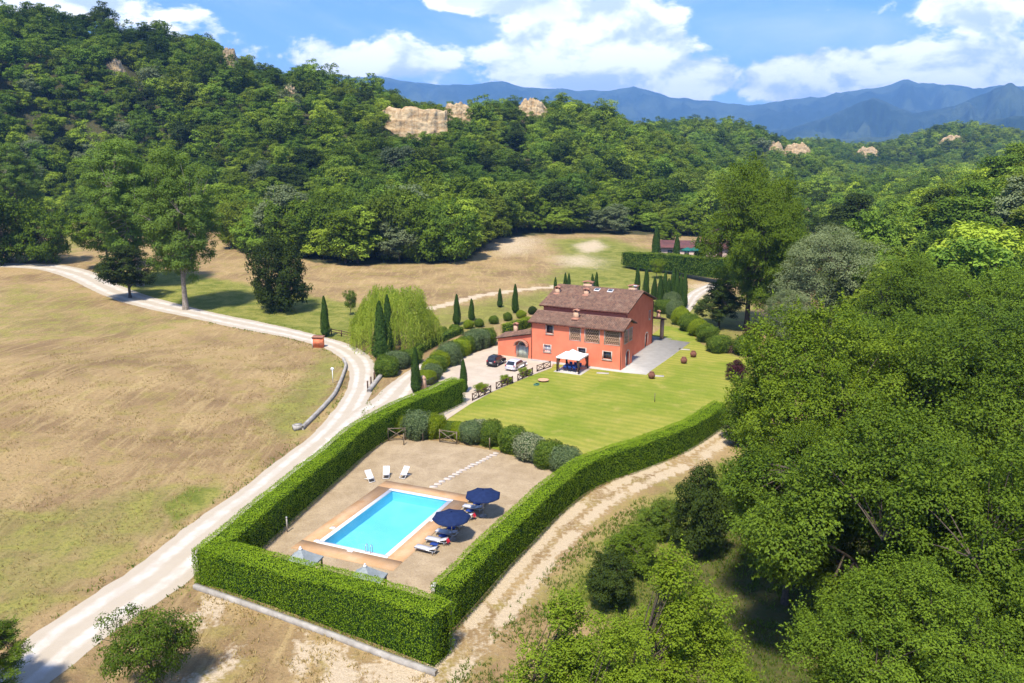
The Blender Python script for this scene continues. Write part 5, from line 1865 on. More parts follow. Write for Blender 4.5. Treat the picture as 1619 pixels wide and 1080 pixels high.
    for i in range(n):
        if rg.uniform() > twigs:
            continue
        dd = np.sum((allp - cc[i]) ** 2, 1)
        o = allp[np.argmin(dd)]
        mid = (o + cc[i]) / 2 + np.array([0, 0, 0.08 * np.sqrt(dd.min())])
        paths.append((bez(o, mid, cc[i], 4), np.linspace(trunk_r * 0.10 + 0.012, 0.012, 4)))
    V, Fq = tubes_np(paths, 6)
    trunk = mesh_np('trunk', V, Fq, barkmat, None, True)
    return dict(crown=crown, trunk=trunk, H=cz + rz_, R=R)


def put_tree(name, label, data, x, y, h, r=None, rz=None, mat=None, group=None, cat='tree', z=None, bark=None):
    zz = tz(x, y) if z is None else z
    o = empty(name, label, cat, (x, y, zz), random.uniform(0, 6.28) if rz is None else rz, group)
    sz = h / data['H']
    sx = (r / data['R']) if r else sz
    o.scale = (sx, sx, sz)
    for k in ('trunk', 'crown'):
        c = bpy.data.objects.new(k, data[k])
        link(c, o)
        mm = mat if k == 'crown' else bark
        if mm is not None:
            c.material_slots[0].link = 'OBJECT'
            c.material_slots[0].material = mm
    return o


T = {}
T['near_a'] = tree_mesh('near_a', 101, 16, 8.0, 9.5, 7.0, 300, 1.0, 105000, 0.185, M['oak_leaf'], M['bark'], 0.42, 9, flat=0.8, lobes=20, shoots=4.5, lobe_k=0.92)
T['near_b'] = tree_mesh('near_b', 102, 16, 7.5, 9.0, 7.2, 280, 1.05, 100000, 0.19, M['oak_leaf'], M['bark'], 0.40, 9, flat=0.75, lobes=16, shoots=4.5, lobe_k=0.98)
T['alder'] = tree_mesh('alder', 103, 14, 3.2, 8.0, 6.6, 230, 0.55, 70000, 0.115, M['bright_leaf'], M['bark'], 0.22, 9, top_bias=-0.42, flat=0.8, up=0.7, lobes=26, shoots=3.5)
T['poplar'] = tree_mesh('poplar', 104, 32, 10.0, 19.5, 13.0, 260, 1.75, 82000, 0.38, M['poplar_leaf'], M['pale_bark'], 0.75, 12, shell=0.6, flat=0.75, twigs=1.0, lobes=26)
T['lowtree'] = tree_mesh('lowtree', 111, 12, 7.0, 5.4, 6.2, 170, 1.25, 20000, 0.42, M['oak_leaf'], M['bark'], 0.3, 7, flat=0.75, bare=0.0, lobes=22, shoots=2.0)
T['olive'] = tree_mesh('olive', 105, 18, 8.5, 10.5, 8.5, 300, 1.15, 52000, 0.30, M['olive_leaf'], M['bark'], 0.4, 8, flat=0.85, cards_aspect=0.35)
T['oak_mid'] = tree_mesh('oak_mid', 106, 14, 6.5, 8.3, 6.0, 190, 1.05, 22000, 0.36, M['dark_leaf'], M['bark'], 0.35, 8, flat=0.7)
T['bush'] = tree_mesh('bush', 107, 5, 2.6, 2.4, 2.4, 110, 0.6, 20000, 0.16, M['oak_leaf'], M['bark'], 0.10, 6, bare=0.0)
T['small'] = tree_mesh('small', 108, 5, 3.4, 3.1, 1.9, 90, 0.62, 15000, 0.15, M['oak_leaf'], M['bark'], 0.16, 6, flat=0.8, shell=0.7)
for i in range(5):
    T['forest%d' % i] = tree_mesh('forest%d' % i, 200 + i, 12, 4.6 + 0.4 * (i % 3), 6.6, 5.4, 54, 1.30, 4200, 0.52, M['forest_leaf'], M['bark'], 0.2, 5, flat=0.75, up=0.55, twigs=0.3, bare=0.0, lobes=7 + i)
T['fedge0'] = tree_mesh('fedge0', 220, 12, 5.0, 6.0, 6.0, 110, 1.15, 10000, 0.46, M['forest_leaf'], M['bark'], 0.22, 6, flat=0.72, bare=0.0)
T['fedge1'] = tree_mesh('fedge1', 221, 12, 4.6, 6.2, 5.8, 100, 1.2, 10000, 0.46, M['forest_leaf'], M['bark'], 0.22, 6, flat=0.8, bare=0.0)


def cypress_mesh(seed, H, R, nleaf, ls):
    rg = np.random.default_rng(seed)
    t = rg.uniform(0, 1, nleaf) ** 1.15
    prof = np.minimum(1, (t + 0.03) * 6) ** 0.6 * np.clip(1 - t, 0, 1) ** 0.55
    prof = prof / prof.max()
    an = rg.uniform(0, 2 * math.pi, nleaf)
    rad = R * prof * (0.80 + 0.25 * rg.uniform(0, 1, nleaf)) * (1 + 0.14 * np.sin(an * 3 + t * 9) + 0.30 * (fbm(an * 1.3 + seed, t * 7, seed, 3) - 0.5))
    cen = np.stack([rad * np.cos(an), rad * np.sin(an), 0.15 + t * (H - 0.15)], -1)
    out = np.stack([np.cos(an), np.sin(an), np.full(nleaf, 0.35)], -1)
    nrm = unit(out + rg.normal(size=(nleaf, 3)) * 0.35)
    V, Fq, r = leaf_cards(cen, nrm, ls, rg, 0.45, None, None)
    ring = np.linspace(0, 2 * math.pi, 12, endpoint=False)
    cv, cf = [], []
    hs = [0.02, 0.1, 0.3, 0.55, 0.8, 0.97]
    for h in hs:
        pr = min(1, (h + 0.03) * 6) ** 0.6 * (1 - h) ** 0.55 * 0.82
        cv += [(R * pr * math.cos(a), R * pr * math.sin(a), 0.15 + h * (H - 0.15)) for a in ring]
    b = len(V)
    for i in range(len(hs) - 1):
        cf += [[b + i * 12 + j, b + i * 12 + (j + 1) % 12, b + (i + 1) * 12 + (j + 1) % 12, b + (i + 1) * 12 + j] for j in range(12)]
    V = np.vstack([V, cv])
    Fq = np.vstack([Fq, np.array(cf)])
    r = np.concatenate([r, np.zeros(len(cv))])
    crown = mesh_np('crown', V, Fq, M['cypress_leaf'], {'rnd': r})
    tv, tf = tubes_np([(np.array([[0, 0, -0.2], [0, 0, 0.2], [0, 0, 0.6]]), np.array([0.14, 0.12, 0.10]))], 8)
    return dict(crown=crown, trunk=mesh_np('trunk', tv, tf, M['bark']), H=H, R=R)


CYP = [cypress_mesh(300 + i, 6.0, 0.72, 5200, 0.20) for i in range(2)]


def shell_bush(seed, nleaf, ls, lump=0.12, boxy=2.0):
    """clipped bush of unit radius: leaves on an uneven dome over a dark body"""
    rg = np.random.default_rng(seed)
    d = unit(rg.normal(size=(nleaf, 3)))
    def rad(d):
        p = (np.abs(d) ** boxy).sum(1) ** (-1 / boxy)
        return p * (1 + lump * 2 * (fbm(d[:, 0] * 2.1 + 5, d[:, 1] * 2.1 + d[:, 2] * 1.7, seed, 3) - 0.5))
    cen = d * (rad(d) * rg.uniform(0.86, 1.04, nleaf))[:, None]
    nrm = unit(d + rg.normal(size=(nleaf, 3)) * 0.5)
    V, Fq, r = leaf_cards(cen, nrm, ls, rg, 0.6)
    u, v = np.meshgrid(np.linspace(0, 2 * math.pi, 20, endpoint=False), np.linspace(0.05, math.pi - 0.05, 10), indexing='ij')
    dd = np.stack([np.cos(u) * np.sin(v), np.sin(u) * np.sin(v), np.cos(v)], -1).reshape(-1, 3)
    cv = dd * (rad(dd) * 0.86)[:, None]
    b = len(V)
    ixx = np.arange(200).reshape(20, 10)
    nx_ = np.roll(ixx, -1, 0)
    cf = np.stack([ixx[:, :-1], ixx[:, 1:], nx_[:, 1:], nx_[:, :-1]], -1).reshape(-1, 4) + b
    return mesh_np('clipped_bush', np.vstack([V, cv]), np.vstack([Fq, cf]), M['box_leaf'], {'rnd': np.concatenate([r, np.zeros(200)])})


BUSH = [shell_bush(400, 7500, 0.10, 0.22), shell_bush(401, 7500, 0.10, 0.30, 2.6), shell_bush(402, 7500, 0.10, 0.22, 3.0)]


def put_bush(label, px, py, rx, hz, mat, kind=0, ry=None, rz=0.0, group=None, name='clipped_bush', z=None, xy=None):
    p = P(px, py) if xy is None else np.array(xy)
    zz = tz(p[0], p[1]) if z is None else z
    if xy is None and zz > 0.3:
        p = P(px, py, zz)
    o = obj(name, BUSH[kind], None, (p[0], p[1], zz + hz * 0.46), rz)
    o.scale = (rx * random.uniform(0.92, 1.12), (ry or rx) * random.uniform(0.9, 1.15), hz * 0.54 * random.uniform(0.93, 1.08))
    o.rotation_euler = (random.uniform(-.1, .1), random.uniform(-.1, .1), rz)
    o.material_slots[0].link = 'OBJECT'
    o.material_slots[0].material = mat
    return tag(o, label, 'bush', group)


def hedge(name, label, pts, w, h0, h1, mat, dens, ls, seed, cat='hedge', flip=1, base=0.0, zfun=False):
    """clipped hedge along a line of ground points; body + leaf shell; w to the left of the line (flip=1) or right (-1)"""
    rg = np.random.default_rng(seed)
    pts = np.asarray(pts)
    o0 = pts[0]
    seg = np.linalg.norm(np.diff(pts, axis=0), axis=1)
    cum = np.concatenate([[0], np.cumsum(seg)])
    Ltot = cum[-1]
    tan = unit(np.gradient(pts, axis=0))
    nor = np.stack([-tan[:, 1], tan[:, 0]], 1) * flip
    def at(s):
        x = np.interp(s, cum, pts[:, 0])
        y = np.interp(s, cum, pts[:, 1])
        nx__, ny__ = np.interp(s, cum, nor[:, 0]), np.interp(s, cum, nor[:, 1])
        return np.stack([x, y], -1), unit(np.stack([nx__, ny__], -1))
    hh = lambda s: h0 + (h1 - h0) * s / Ltot + 0.26 * (fbm(s / 3.1, s * 0, seed) - 0.5)
    e = root = empty(name, label, cat, (o0[0], o0[1], base))
    # body
    ns = max(8, int(Ltot / 0.8))
    S = np.linspace(0.12, Ltot - 0.12, ns)
    c, nn_ = at(S)
    H_ = hh(S)
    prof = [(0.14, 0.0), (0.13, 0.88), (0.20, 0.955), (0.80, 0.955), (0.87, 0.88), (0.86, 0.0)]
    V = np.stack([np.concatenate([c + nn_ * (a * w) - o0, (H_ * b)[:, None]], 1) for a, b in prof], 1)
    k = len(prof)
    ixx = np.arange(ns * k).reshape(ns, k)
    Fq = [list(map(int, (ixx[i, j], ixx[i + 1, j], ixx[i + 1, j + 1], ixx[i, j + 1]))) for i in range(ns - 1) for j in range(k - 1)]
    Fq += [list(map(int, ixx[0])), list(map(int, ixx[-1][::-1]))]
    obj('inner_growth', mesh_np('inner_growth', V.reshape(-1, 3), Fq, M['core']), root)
    # leaves on outer face, inner face, top, ends
    CEN, NRM, TOP = [], [], []
    Hm = (h0 + h1) / 2
    for face, area in (('out', Ltot * Hm), ('in', Ltot * Hm), ('top', Ltot * w), ('e0', w * h0), ('e1', w * h1)):
        nl = int(area * dens * (1.0 if face == 'top' else 0.62))
        if face in ('e0', 'e1'):
            s = np.full(nl, 0.0 if face == 'e0' else Ltot)
            a = rg.uniform(0, 1, nl)
        else:
            s = rg.uniform(0, Ltot, nl)
            a = rg.uniform(0, 1, nl)
        c, nn_ = at(s)
        tg = np.stack([nn_[:, 1], -nn_[:, 0]], -1) * flip
        H_ = hh(s)
        lump = 0.10 * (fbm(s / 0.9, a * 5 + {'out': 0, 'in': 20, 'top': 40, 'e0': 60, 'e1': 80}[face], seed + 3) - 0.5) * 2
        jit = rg.normal(0, 0.04 if face == 'top' else 0.085, nl) + lump + np.where(rg.uniform(0, 1, nl) < 0.035, rg.uniform(0, 0.22, nl), 0)
        if face == 'top':
            # edges rounded off
            drop = 0.12 * np.clip((np.abs(a - 0.5) - 0.40) / 0.10, 0, 1) ** 2
            p = np.concatenate([c + nn_ * (a * w)[:, None], (H_ - drop + jit)[:, None]], 1)
            nv = np.tile([0, 0, 1.0], (nl, 1))
        elif face in ('out', 'in'):
            sgn = -1 if face == 'out' else 1
            off = (0 if face == 'out' else w)
            rnd_ = 0.10 * np.clip((a - 0.93) / 0.07, 0, 1) ** 2
            p = np.concatenate([c + nn_ * (off + sgn * (jit - rnd_))[:, None], (a * H_)[:, None]], 1)
            nv = np.concatenate([nn_ * sgn, np.zeros((nl, 1))], 1)
        else:
            zz = rg.uniform(0, 1, nl)
            sg = -1 if face == 'e0' else 1
            p = np.concatenate([c + nn_ * (a * w)[:, None] + tg * (sg * jit)[:, None], (zz * H_)[:, None]], 1)
            nv = np.concatenate([tg * sg, np.zeros((nl, 1))], 1)
        CEN.append(p)
        NRM.append(nv)
        TOP.append(np.full(nl, face == 'top'))
    TOP = np.concatenate(TOP)                                # top leaves paler, side leaves darker: sunlight put into the leaf colour
    CEN, NRM = np.vstack(CEN), np.vstack(NRM)
    CEN[:, :2] -= o0
    NRM = unit(NRM * 1.0 + rg.normal(size=NRM.shape) * 0.36)
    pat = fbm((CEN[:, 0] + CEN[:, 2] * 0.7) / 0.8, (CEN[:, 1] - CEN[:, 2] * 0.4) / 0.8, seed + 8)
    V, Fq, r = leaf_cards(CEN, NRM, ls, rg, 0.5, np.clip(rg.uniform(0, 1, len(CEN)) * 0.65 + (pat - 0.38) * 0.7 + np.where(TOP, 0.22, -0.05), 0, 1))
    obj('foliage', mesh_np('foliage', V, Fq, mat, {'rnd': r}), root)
    return root
# ------------------------------------------------------------------ hedges
lb = PL([(352, 930), (418, 868), (470, 820), (540, 757), (585, 716), (613, 697), (660, 671), (699, 654.5), (735.7, 637)])
left_base = catmull(lb, 6)
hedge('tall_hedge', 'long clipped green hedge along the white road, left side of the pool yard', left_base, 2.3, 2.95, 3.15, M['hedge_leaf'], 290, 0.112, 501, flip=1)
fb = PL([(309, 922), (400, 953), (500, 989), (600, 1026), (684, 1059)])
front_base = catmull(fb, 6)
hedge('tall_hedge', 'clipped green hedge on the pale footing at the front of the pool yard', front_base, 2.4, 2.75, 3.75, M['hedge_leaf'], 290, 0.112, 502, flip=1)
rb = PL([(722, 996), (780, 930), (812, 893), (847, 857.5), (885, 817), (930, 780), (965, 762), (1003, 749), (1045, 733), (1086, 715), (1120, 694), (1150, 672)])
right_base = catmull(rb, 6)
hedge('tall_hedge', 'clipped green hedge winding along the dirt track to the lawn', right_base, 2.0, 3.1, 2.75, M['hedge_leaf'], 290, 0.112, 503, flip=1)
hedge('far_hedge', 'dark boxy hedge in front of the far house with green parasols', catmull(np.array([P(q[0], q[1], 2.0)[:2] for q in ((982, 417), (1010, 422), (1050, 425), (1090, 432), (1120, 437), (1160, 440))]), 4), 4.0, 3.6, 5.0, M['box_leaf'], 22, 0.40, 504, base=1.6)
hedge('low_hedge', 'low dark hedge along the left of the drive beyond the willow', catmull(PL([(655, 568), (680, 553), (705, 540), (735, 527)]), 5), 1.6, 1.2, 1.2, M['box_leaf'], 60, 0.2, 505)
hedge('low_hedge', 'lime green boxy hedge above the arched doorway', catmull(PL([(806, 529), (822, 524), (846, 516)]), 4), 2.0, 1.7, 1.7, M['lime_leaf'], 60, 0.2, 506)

# ------------------------------------------------------------------ clipped bushes
GB = 'clipped bushes between the drive and the parking court'
row = [(674, 606, 1.35, 1.9, 'lime_leaf', 0, 'lime green clipped bush right behind the brick gate pillar'),
       (684, 600, 1.3, 2.2, 'grey_leaf', 1, 'small grey-green clipped bush second behind the gate pillar'),
       (681, 594, 1.35, 2.3, 'lime_leaf', 1, 'yellow-green clipped bush third behind the gate pillar'),
       (690, 588, 1.4, 2.4, 'box_leaf', 2, 'green clipped bush fourth behind the gate pillar'),
       (696, 581, 1.5, 2.5, 'lime_leaf', 1, 'yellow-green clipped bush below the tall grey one by the drive'),
       (711, 576, 1.75, 3.3, 'grey_leaf', 2, 'largest grey-green clipped bush between drive and parking court'),
       (717, 567, 1.6, 2.6, 'box_leaf', 2, 'green clipped bush just beyond the largest grey one'),
       (727, 561, 1.6, 2.5, 'lime_leaf', 2, 'lime topped clipped bush midway along the parking court'),
       (737, 556, 1.6, 2.6, 'box_leaf', 2, 'dark clipped bush midway along the parking court'),
       (748, 552, 1.7, 3.0, 'grey_leaf', 1, 'grey-green clipped bush behind the black car, nearer the drive'),
       (759, 549, 1.7, 3.0, 'grey_leaf', 2, 'grey-green clipped bush behind the black car, nearer the house'),
       (771, 545, 1.6, 2.6, 'box_leaf', 1, 'dark clipped bush touching the low wing of the house')]
for px, py, rx, hz, mt, kd, lbl in row:
    put_bush(lbl, px, py, rx, hz, M[mt], kd, group=GB, rz=random.uniform(0, 6))
GB = 'bushes along the left side of the drive'
for px, py, rx, hz, mt, kd, lbl in [(612, 592, 1.75, 2.6, 'box_leaf', 2, 'big rounded box bush at the fork of road and drive'), (628, 581, 1.9, 2.5, 'autumn_leaf', 2, 'brownish clipped bush behind the fork box bush'),
                                    (648, 573, 1.7, 2.0, 'box_leaf', 1, 'dark clipped bush at the near end of the low drive hedge')]:
    put_bush(lbl, px, py, rx, hz, M[mt] if mt != 'autumn_leaf' else M['grey_leaf'], kd, group=GB, rz=random.uniform(0, 6))
GB = 'round topiary balls on the slope behind the drive'
for px, py, mt, lbl in [(664, 545, 'dark_leaf', 'darkest topiary ball under the willow edge'), (682, 537, 'dark_leaf', 'topiary ball second from the willow'), (700, 530, 'box_leaf', 'topiary ball third from the willow'), (719, 527, 'box_leaf', 'large topiary ball in front of the nearest slope cypress'),
                        (741, 519, 'lime_leaf', 'lime topiary ball between the two near slope cypresses'), (757.6, 517, 'box_leaf', 'green topiary ball right of the second slope cypress'), (780.7, 512, 'box_leaf', 'green topiary ball left of the tallest slope cypress'),
                        (803, 507, 'box_leaf', 'green topiary ball in front of the tallest slope cypress'), (824, 503, 'lime_leaf', 'lime topiary ball near the roof corner of the house'), (842, 497, 'dark_leaf', 'dark topiary ball touching the house roof line')]:
    put_bush(lbl, px, py, 0.95, 1.6, M[mt], 0, group=GB, rz=random.uniform(0, 6), name='topiary_ball')
GB = 'bushes between the pool yard and the lawn'
for px, py, rx, hz, mt, kd, lbl in [(633, 690, 1.2, 2.1, 'lime_leaf', 0, 'lime bush behind the cross-braced panel by the tall hedge'), (661, 698, 1.55, 2.9, 'grey_leaf', 1, 'big round grey-green bush left of the stepping-stone gap'),
                                    (687, 698, 1.15, 2.6, 'lime_leaf', 1, 'tall lime bush beside the big grey-green one'), (708, 697, 1.2, 1.9, 'box_leaf', 0, 'low green bush behind the middle of the second panel'), (727, 701, 1.2, 2.0, 'lime_leaf', 0, 'low yellow-green bush at the end of the second panel'),
                                    (744, 706, 1.35, 2.5, 'grey_leaf', 1, 'grey-green bush next to the dark bush at the gap'), (756, 704, 1.2, 2.5, 'variegated_leaf', 0, 'pale flecked bush top between grey and dark bush'), (775, 709, 1.35, 2.75, 'box_leaf', 2, 'dark clipped bush left of the stepping-stone gap'),
                                    (809, 720, 1.35, 2.8, 'box_leaf', 2, 'dark clipped bush right of the stepping-stone gap'), (835, 732, 1.65, 2.7, 'variegated_leaf', 1, 'cream variegated bush right of the stepping-stone gap'), (866, 744, 1.35, 2.6, 'box_leaf', 2, 'dark clipped bush next to the winding hedge'),
                                    (853, 738, 1.2, 2.2, 'grey_leaf', 0, 'small grey bush between variegated and dark bush'), (893, 752, 1.5, 2.5, 'grey_leaf', 1, 'grey-green bush touching the winding hedge')]:
    put_bush(lbl, px + 2, py - 7, rx, hz, M[mt], kd, group=GB, rz=random.uniform(0, 6))
GB = 'shrubs along the far edge of the lawn'
for px, py, rx, hz, mt, kd, lbl in [(1062, 490, 1.8, 3.6, 'grey_leaf', 1, 'tall rounded grey bush near the cypress cluster'), (1050, 494, 2.0, 2.6, 'box_leaf', 2, 'boxy green bush beside the house porch'), (1066, 503, 1.6, 3.4, 'grey_leaf', 1, 'second rounded bush below the cypress cluster'),
                                    (1076, 513, 1.9, 3.4, 'lime_leaf', 0, 'bright yellow-green shrub beyond the patio'), (1090, 523, 1.9, 3.2, 'box_leaf', 0, 'green shrub behind the yellow-green one'), (1104, 530, 1.9, 3.0, 'lime_leaf', 0, 'light green shrub midway along the far lawn edge'),
                                    (1118, 540, 1.9, 3.0, 'box_leaf', 1, 'green shrub left of the boxy lawn-edge bush'), (1137, 556, 1.8, 2.7, 'box_leaf', 2, 'boxy dark bush beside the log stack'), (1178, 560, 1.9, 3.0, 'box_leaf', 1, 'green bush right of the log stack')]:
    put_bush(lbl, px, py, rx, hz, M[mt], kd, group=GB, rz=random.uniform(0, 6))
for px, py, r_, h_, lbl in [(1163, 603, 1.5, 3.2, 'dark purple-leaved shrub at the right edge of the lawn'), (1188, 545, 1.7, 3.6, 'dark purple shrub behind the log stack')]:
    p = P(px, py)
    put_tree('purple_shrub', lbl, T['bush'], p[0], p[1], h_, r_, None, M['purple_leaf'], 'purple-leaved shrubs', 'bush')
# log stack at the lawn edge
q = P(1160, 558)
ls_ = empty('log_stack', 'low brown timber stack between two lawn-edge bushes', 'log stack', (q[0], q[1], 0.03), -0.1)
for j in range(4):
    for i in range(7 - (j % 2)):
        MB().tube([(-1.1 + 0.33 * i + 0.16 * (j % 2), -0.5, 0.17 + j * 0.29), (-1.1 + 0.33 * i + 0.16 * (j % 2), 0.5, 0.17 + j * 0.29)], 0.155, 8).build('log', M['fence_wood'], ls_)
# flowering plants over the court fence
for px, py, lbl in [(761, 619, 'pale yellow-green plant spilling over the first fence section'), (800, 606, 'sparse yellow-green plant behind the second fence section'), (830, 594, 'bright lime plant behind the fence by the silver car')]:
    p = P(px, py)
    put_tree('fence_plant', lbl, T['bush'], p[0], p[1], 1.25, 0.95, None, M['lime_leaf'], 'lime plants behind the court fence', 'bush')

# ------------------------------------------------------------------ cypresses
cy = [(515, 533, 468, 0.85, 'lone cypress beside the orange meter housing'), (603, 572, 476, 1.25, 'nearer dark cypress in front of the willow'), (615, 560, 466, 1.0, 'farther dark cypress against the willow'),
      (658, 622, 549, 0.75, 'cypress right at the brick gate pillar'), (733, 620, 568, 0.62, 'cypress behind the far end of the tall hedge'),
      (722.6, 514, 465, 0.75, 'slope cypress nearest the willow'), (745.7, 507, 472, 0.65, 'shorter slope cypress second from the willow'), (790.5, 486, 456, 0.6, 'slope cypress farther back, third from the willow'), (814.6, 495, 449, 0.75, 'tall slope cypress nearest the house'),
      (878, 468, 438, 0.55, 'leftmost cypress above the house roof'), (893.5, 466, 431, 0.6, 'left of the first touching pair of cypresses above the roof'), (899, 466, 432, 0.6, 'right of the first touching pair of cypresses above the roof'),
      (936, 466, 433, 0.6, 'left of the second pair of cypresses above the roof'), (942.6, 466, 430, 0.6, 'right of the second pair of cypresses above the roof'), (1007, 466, 420, 0.75, 'cypress above the right end of the ridge'),
      (1021, 468, 422, 0.8, 'stout cypress left of the dense cypress cluster'), (1034, 474, 438, 0.75, 'shorter cypress at the left edge of the dense cluster'), (1043, 482, 436, 0.85, 'first cypress of the dense cluster from the left'),
      (1050, 480, 430, 0.85, 'second cypress of the dense cluster from the left'), (1056, 484, 440, 0.85, 'third cypress of the dense cluster from the left'), (1063, 480, 424, 0.95, 'tallest cypress in the middle of the dense cluster'),
      (1069, 484, 430, 0.85, 'third cypress of the dense cluster from the right'), (1075, 484, 434, 0.8, 'second cypress of the dense cluster from the right'), (1081, 487, 429, 0.8, 'rightmost cypress of the dense cluster'),
      (1036.7, 409, 356, 1.4, 'large far cypress left of the far house'), (1069, 413, 372, 1.2, 'far cypress in front of the dark red roof'), (1102, 412, 374, 1.05, 'left of the two far cypresses by the green parasols'), (1109, 412, 374, 1.05, 'right of the two far cypresses by the green parasols')]


def ground_px(px, py):
    z = 0.0
    for _ in range(6):
        p = P(px, py, z)
        z = tz(p[0], p[1])
    return np.array([p[0], p[1], z])


def h_at(p, py):
    return HC + p[1] * math.tan(math.atan((CY - py) / F_PX) - TH) - p[2]


for i, (px, pb, pt, r_, lbl) in enumerate(cy):
    p = ground_px(px, pb)
    put_tree('cypress_tree', lbl, CYP[i % 2], p[0], p[1], max(2.0, h_at(p, pt)), r_, None, None, 'cypresses around the house', 'cypress', p[2])

# ------------------------------------------------------------------ weeping willow
rg = np.random.default_rng(77)
nst = 1300
d = unit(rg.normal(size=(nst, 3)))
d[:, 2] = np.abs(d[:, 2]) * 1.1 + 0.05
d = unit(d)
rad = rg.uniform(0.5, 1.0, nst) ** 0.3
lump = 1 + 0.40 * (fbm(d[:, 0] * 2.6 + 4, d[:, 1] * 2 + d[:, 2] * 2, 5, 3) - 0.5) * 2
st0 = d * (rad * lump)[:, None] * np.array([7.6, 7.6, 6.6]) + np.array([0, 0, 4.4])
CENs, NRMs, RNs = [], [], []
paths = [(bez(np.array([0, 0, -0.3]), np.array([0.3, 0.1, 3.0]), np.array([0.2, 0.2, 7.5]), 8), np.linspace(0.55, 0.2, 8))]
for i in range(9):
    an = i * 0.7 + 0.3
    paths.append((bez(np.array([0.1, 0.1, 2.0 + 0.4 * i]), np.array([math.cos(an) * 2.5, math.sin(an) * 2.5, 8.6]), np.array([math.cos(an) * 5.5, math.sin(an) * 5.5, 7.4]), 8), np.linspace(0.22, 0.05, 8)))
strn = rg.uniform(0, 1, nst)
for i in range(nst):
    z0 = st0[i, 2]
    zend = max(0.35, z0 - rg.uniform(2.2, 7.5))
    k = int((z0 - zend) / 0.13) + 4
    t = np.linspace(0, 1, k)
    out = unit(np.array([st0[i, 0], st0[i, 1], 0.0]))
    bulge = 0.9 * np.sin(np.minimum(t * 2.2, 1.57)) * (0.4 + 0.6 * rg.uniform())
    c = st0[i][None, :] + out[None, :] * bulge[:, None] + np.array([0, 0, 1.0])[None, :] * (-(z0 - zend) * t ** 1.15)[:, None]
    c[:, :2] += rg.normal(0, 0.10, (k, 2)) + 0.18 * np.stack([np.sin(t * 5 + i), np.cos(t * 4 + i * 2)], 1)
    CENs.append(c)
    NRMs.append(unit(out[None, :] + rg.normal(size=(k, 3)) * 0.55 + np.array([0, 0, 0.25])))
    RNs.append(np.clip(strn[i] * 0.75 + rg.uniform(0, 0.25, k), 0, 1))
    if i % 3 == 0:
        pass
cen, nr_, rnv = np.vstack(CENs), np.vstack(NRMs), np.concatenate(RNs)
V, Fq, r = leaf_cards(cen, nr_, 0.36, rg, 0.30, rnv, 0.66)
crown = mesh_np('crown', V, Fq, M['willow_leaf'], {'rnd': r})
tv, tf = tubes_np(paths, 5)
WIL = dict(crown=crown, trunk=mesh_np('trunk', tv, tf, M['bark'], None, True), H=12.2, R=8.4)
p = ground_px(628, 546)
put_tree('willow_tree', 'broad yellow-green weeping willow by the fork of the road', WIL, p[0], p[1], 10.7, 7.8, 0.4, None, None, 'willow', p[2])


# ------------------------------------------------------------------ single trees
def tree_px(name, label, key, px, pb, pt, hwpx, mat=None, group=None, cat='tree', rz=None, bark=None):
    p = ground_px(px, pb)
    dist = p[1] * CT + (HC - p[2]) * ST
    return put_tree(name, label, T[key], p[0], p[1], h_at(p, pt), hwpx / F_PX * dist, rz, M[mat] if mat else None, group, cat, p[2], bark)


tree_px('poplar_tree', 'tall pale-trunked poplar standing alone beside the road', 'poplar', 294, 490, 238, 60, rz=0.6)
tree_px('poplar_tree', 'grey-green poplar behind and left of the tall roadside poplar', 'poplar', 222, 452, 222, 66, rz=2.2)
tree_px('broadleaf_tree', 'dark dense tree left of the poplars at the meadow edge', 'oak_mid', 172, 424, 322, 45, 'oak_leaf')
tree_px('oak_tree', 'small dark round oak under the roadside poplar', 'oak_mid', 206, 471, 388, 46, 'dark_leaf', rz=1.0)
tree_px('oak_tree', 'dark evergreen oak alone in the dry meadow', 'lowtree', 444, 492, 374, 43, 'dark_leaf', rz=2.9)
tree_px('young_tree', 'thin young sapling between the dark oak and the willow', 'small', 555, 498, 459, 12, 'oak_leaf')
tree_px('broadleaf_tree', 'big dark bushy tree at the left frame edge by the road', 'lowtree', -2, 416, 302, 58, 'oak_leaf', rz=0.5)
tree_px('broadleaf_tree', 'dark bushy tree right of the one at the left frame edge', 'lowtree', 72, 415, 330, 42, 'oak_leaf', rz=1.5)
tree_px('broadleaf_tree', 'pale-limbed thin tree behind the dark left edge trees', 'poplar', 38, 372, 228, 42, 'poplar_leaf')
tree_px('yellow_shrub', 'yellow-leaved bush at the forest edge above the meadow', 'near_b', 766, 384, 330, 25, 'yellow_leaf', cat='bush')
tree_px('broadleaf_tree', 'large sunlit green tree behind the cypress cluster', 'near_a', 1180, 522, 262, 86, 'oak_leaf', rz=1.0)
tree_px('broadleaf_tree', 'dark lower tree leaning into the large sunlit one', 'near_b', 1215, 530, 330, 62, 'oak_leaf', rz=2.0)
tree_px('conifer_tree', 'dark spreading bushy conifer left of the large sunlit tree', 'oak_mid', 1136, 518, 448, 42, 'dark_leaf')
tree_px('olive_tree', 'big silvery grey-green tree beyond the lawn', 'olive', 1300, 560, 346, 92, 'olive_leaf', rz=0.4)
tree_px('olive_tree', 'smaller silvery tree in front of the big silvery one', 'olive', 1238, 580, 452, 48, 'olive_leaf', rz=1.4)
tree_px('oak_tree', 'dark round oak in the valley behind the silvery tree', 'oak_mid', 1342, 420, 306, 62, 'dark_leaf')
tree_px('far_tree', 'small bright tree in front of the far boxy hedge', 'small', 1038, 440, 409, 14, 'bright_leaf')
tree_px('broadleaf_tree', 'rounded light green tree behind the far cypresses', 'oak_mid', 1054, 396, 352, 22, 'bright_leaf')


def tree_xy(name, label, key, X_, Y_, h, r, mat=None, rz=None, group=None, cat='tree'):
    return put_tree(name, label, T[key], X_, Y_, h, r, rz, M[mat] if mat else None, group, cat)


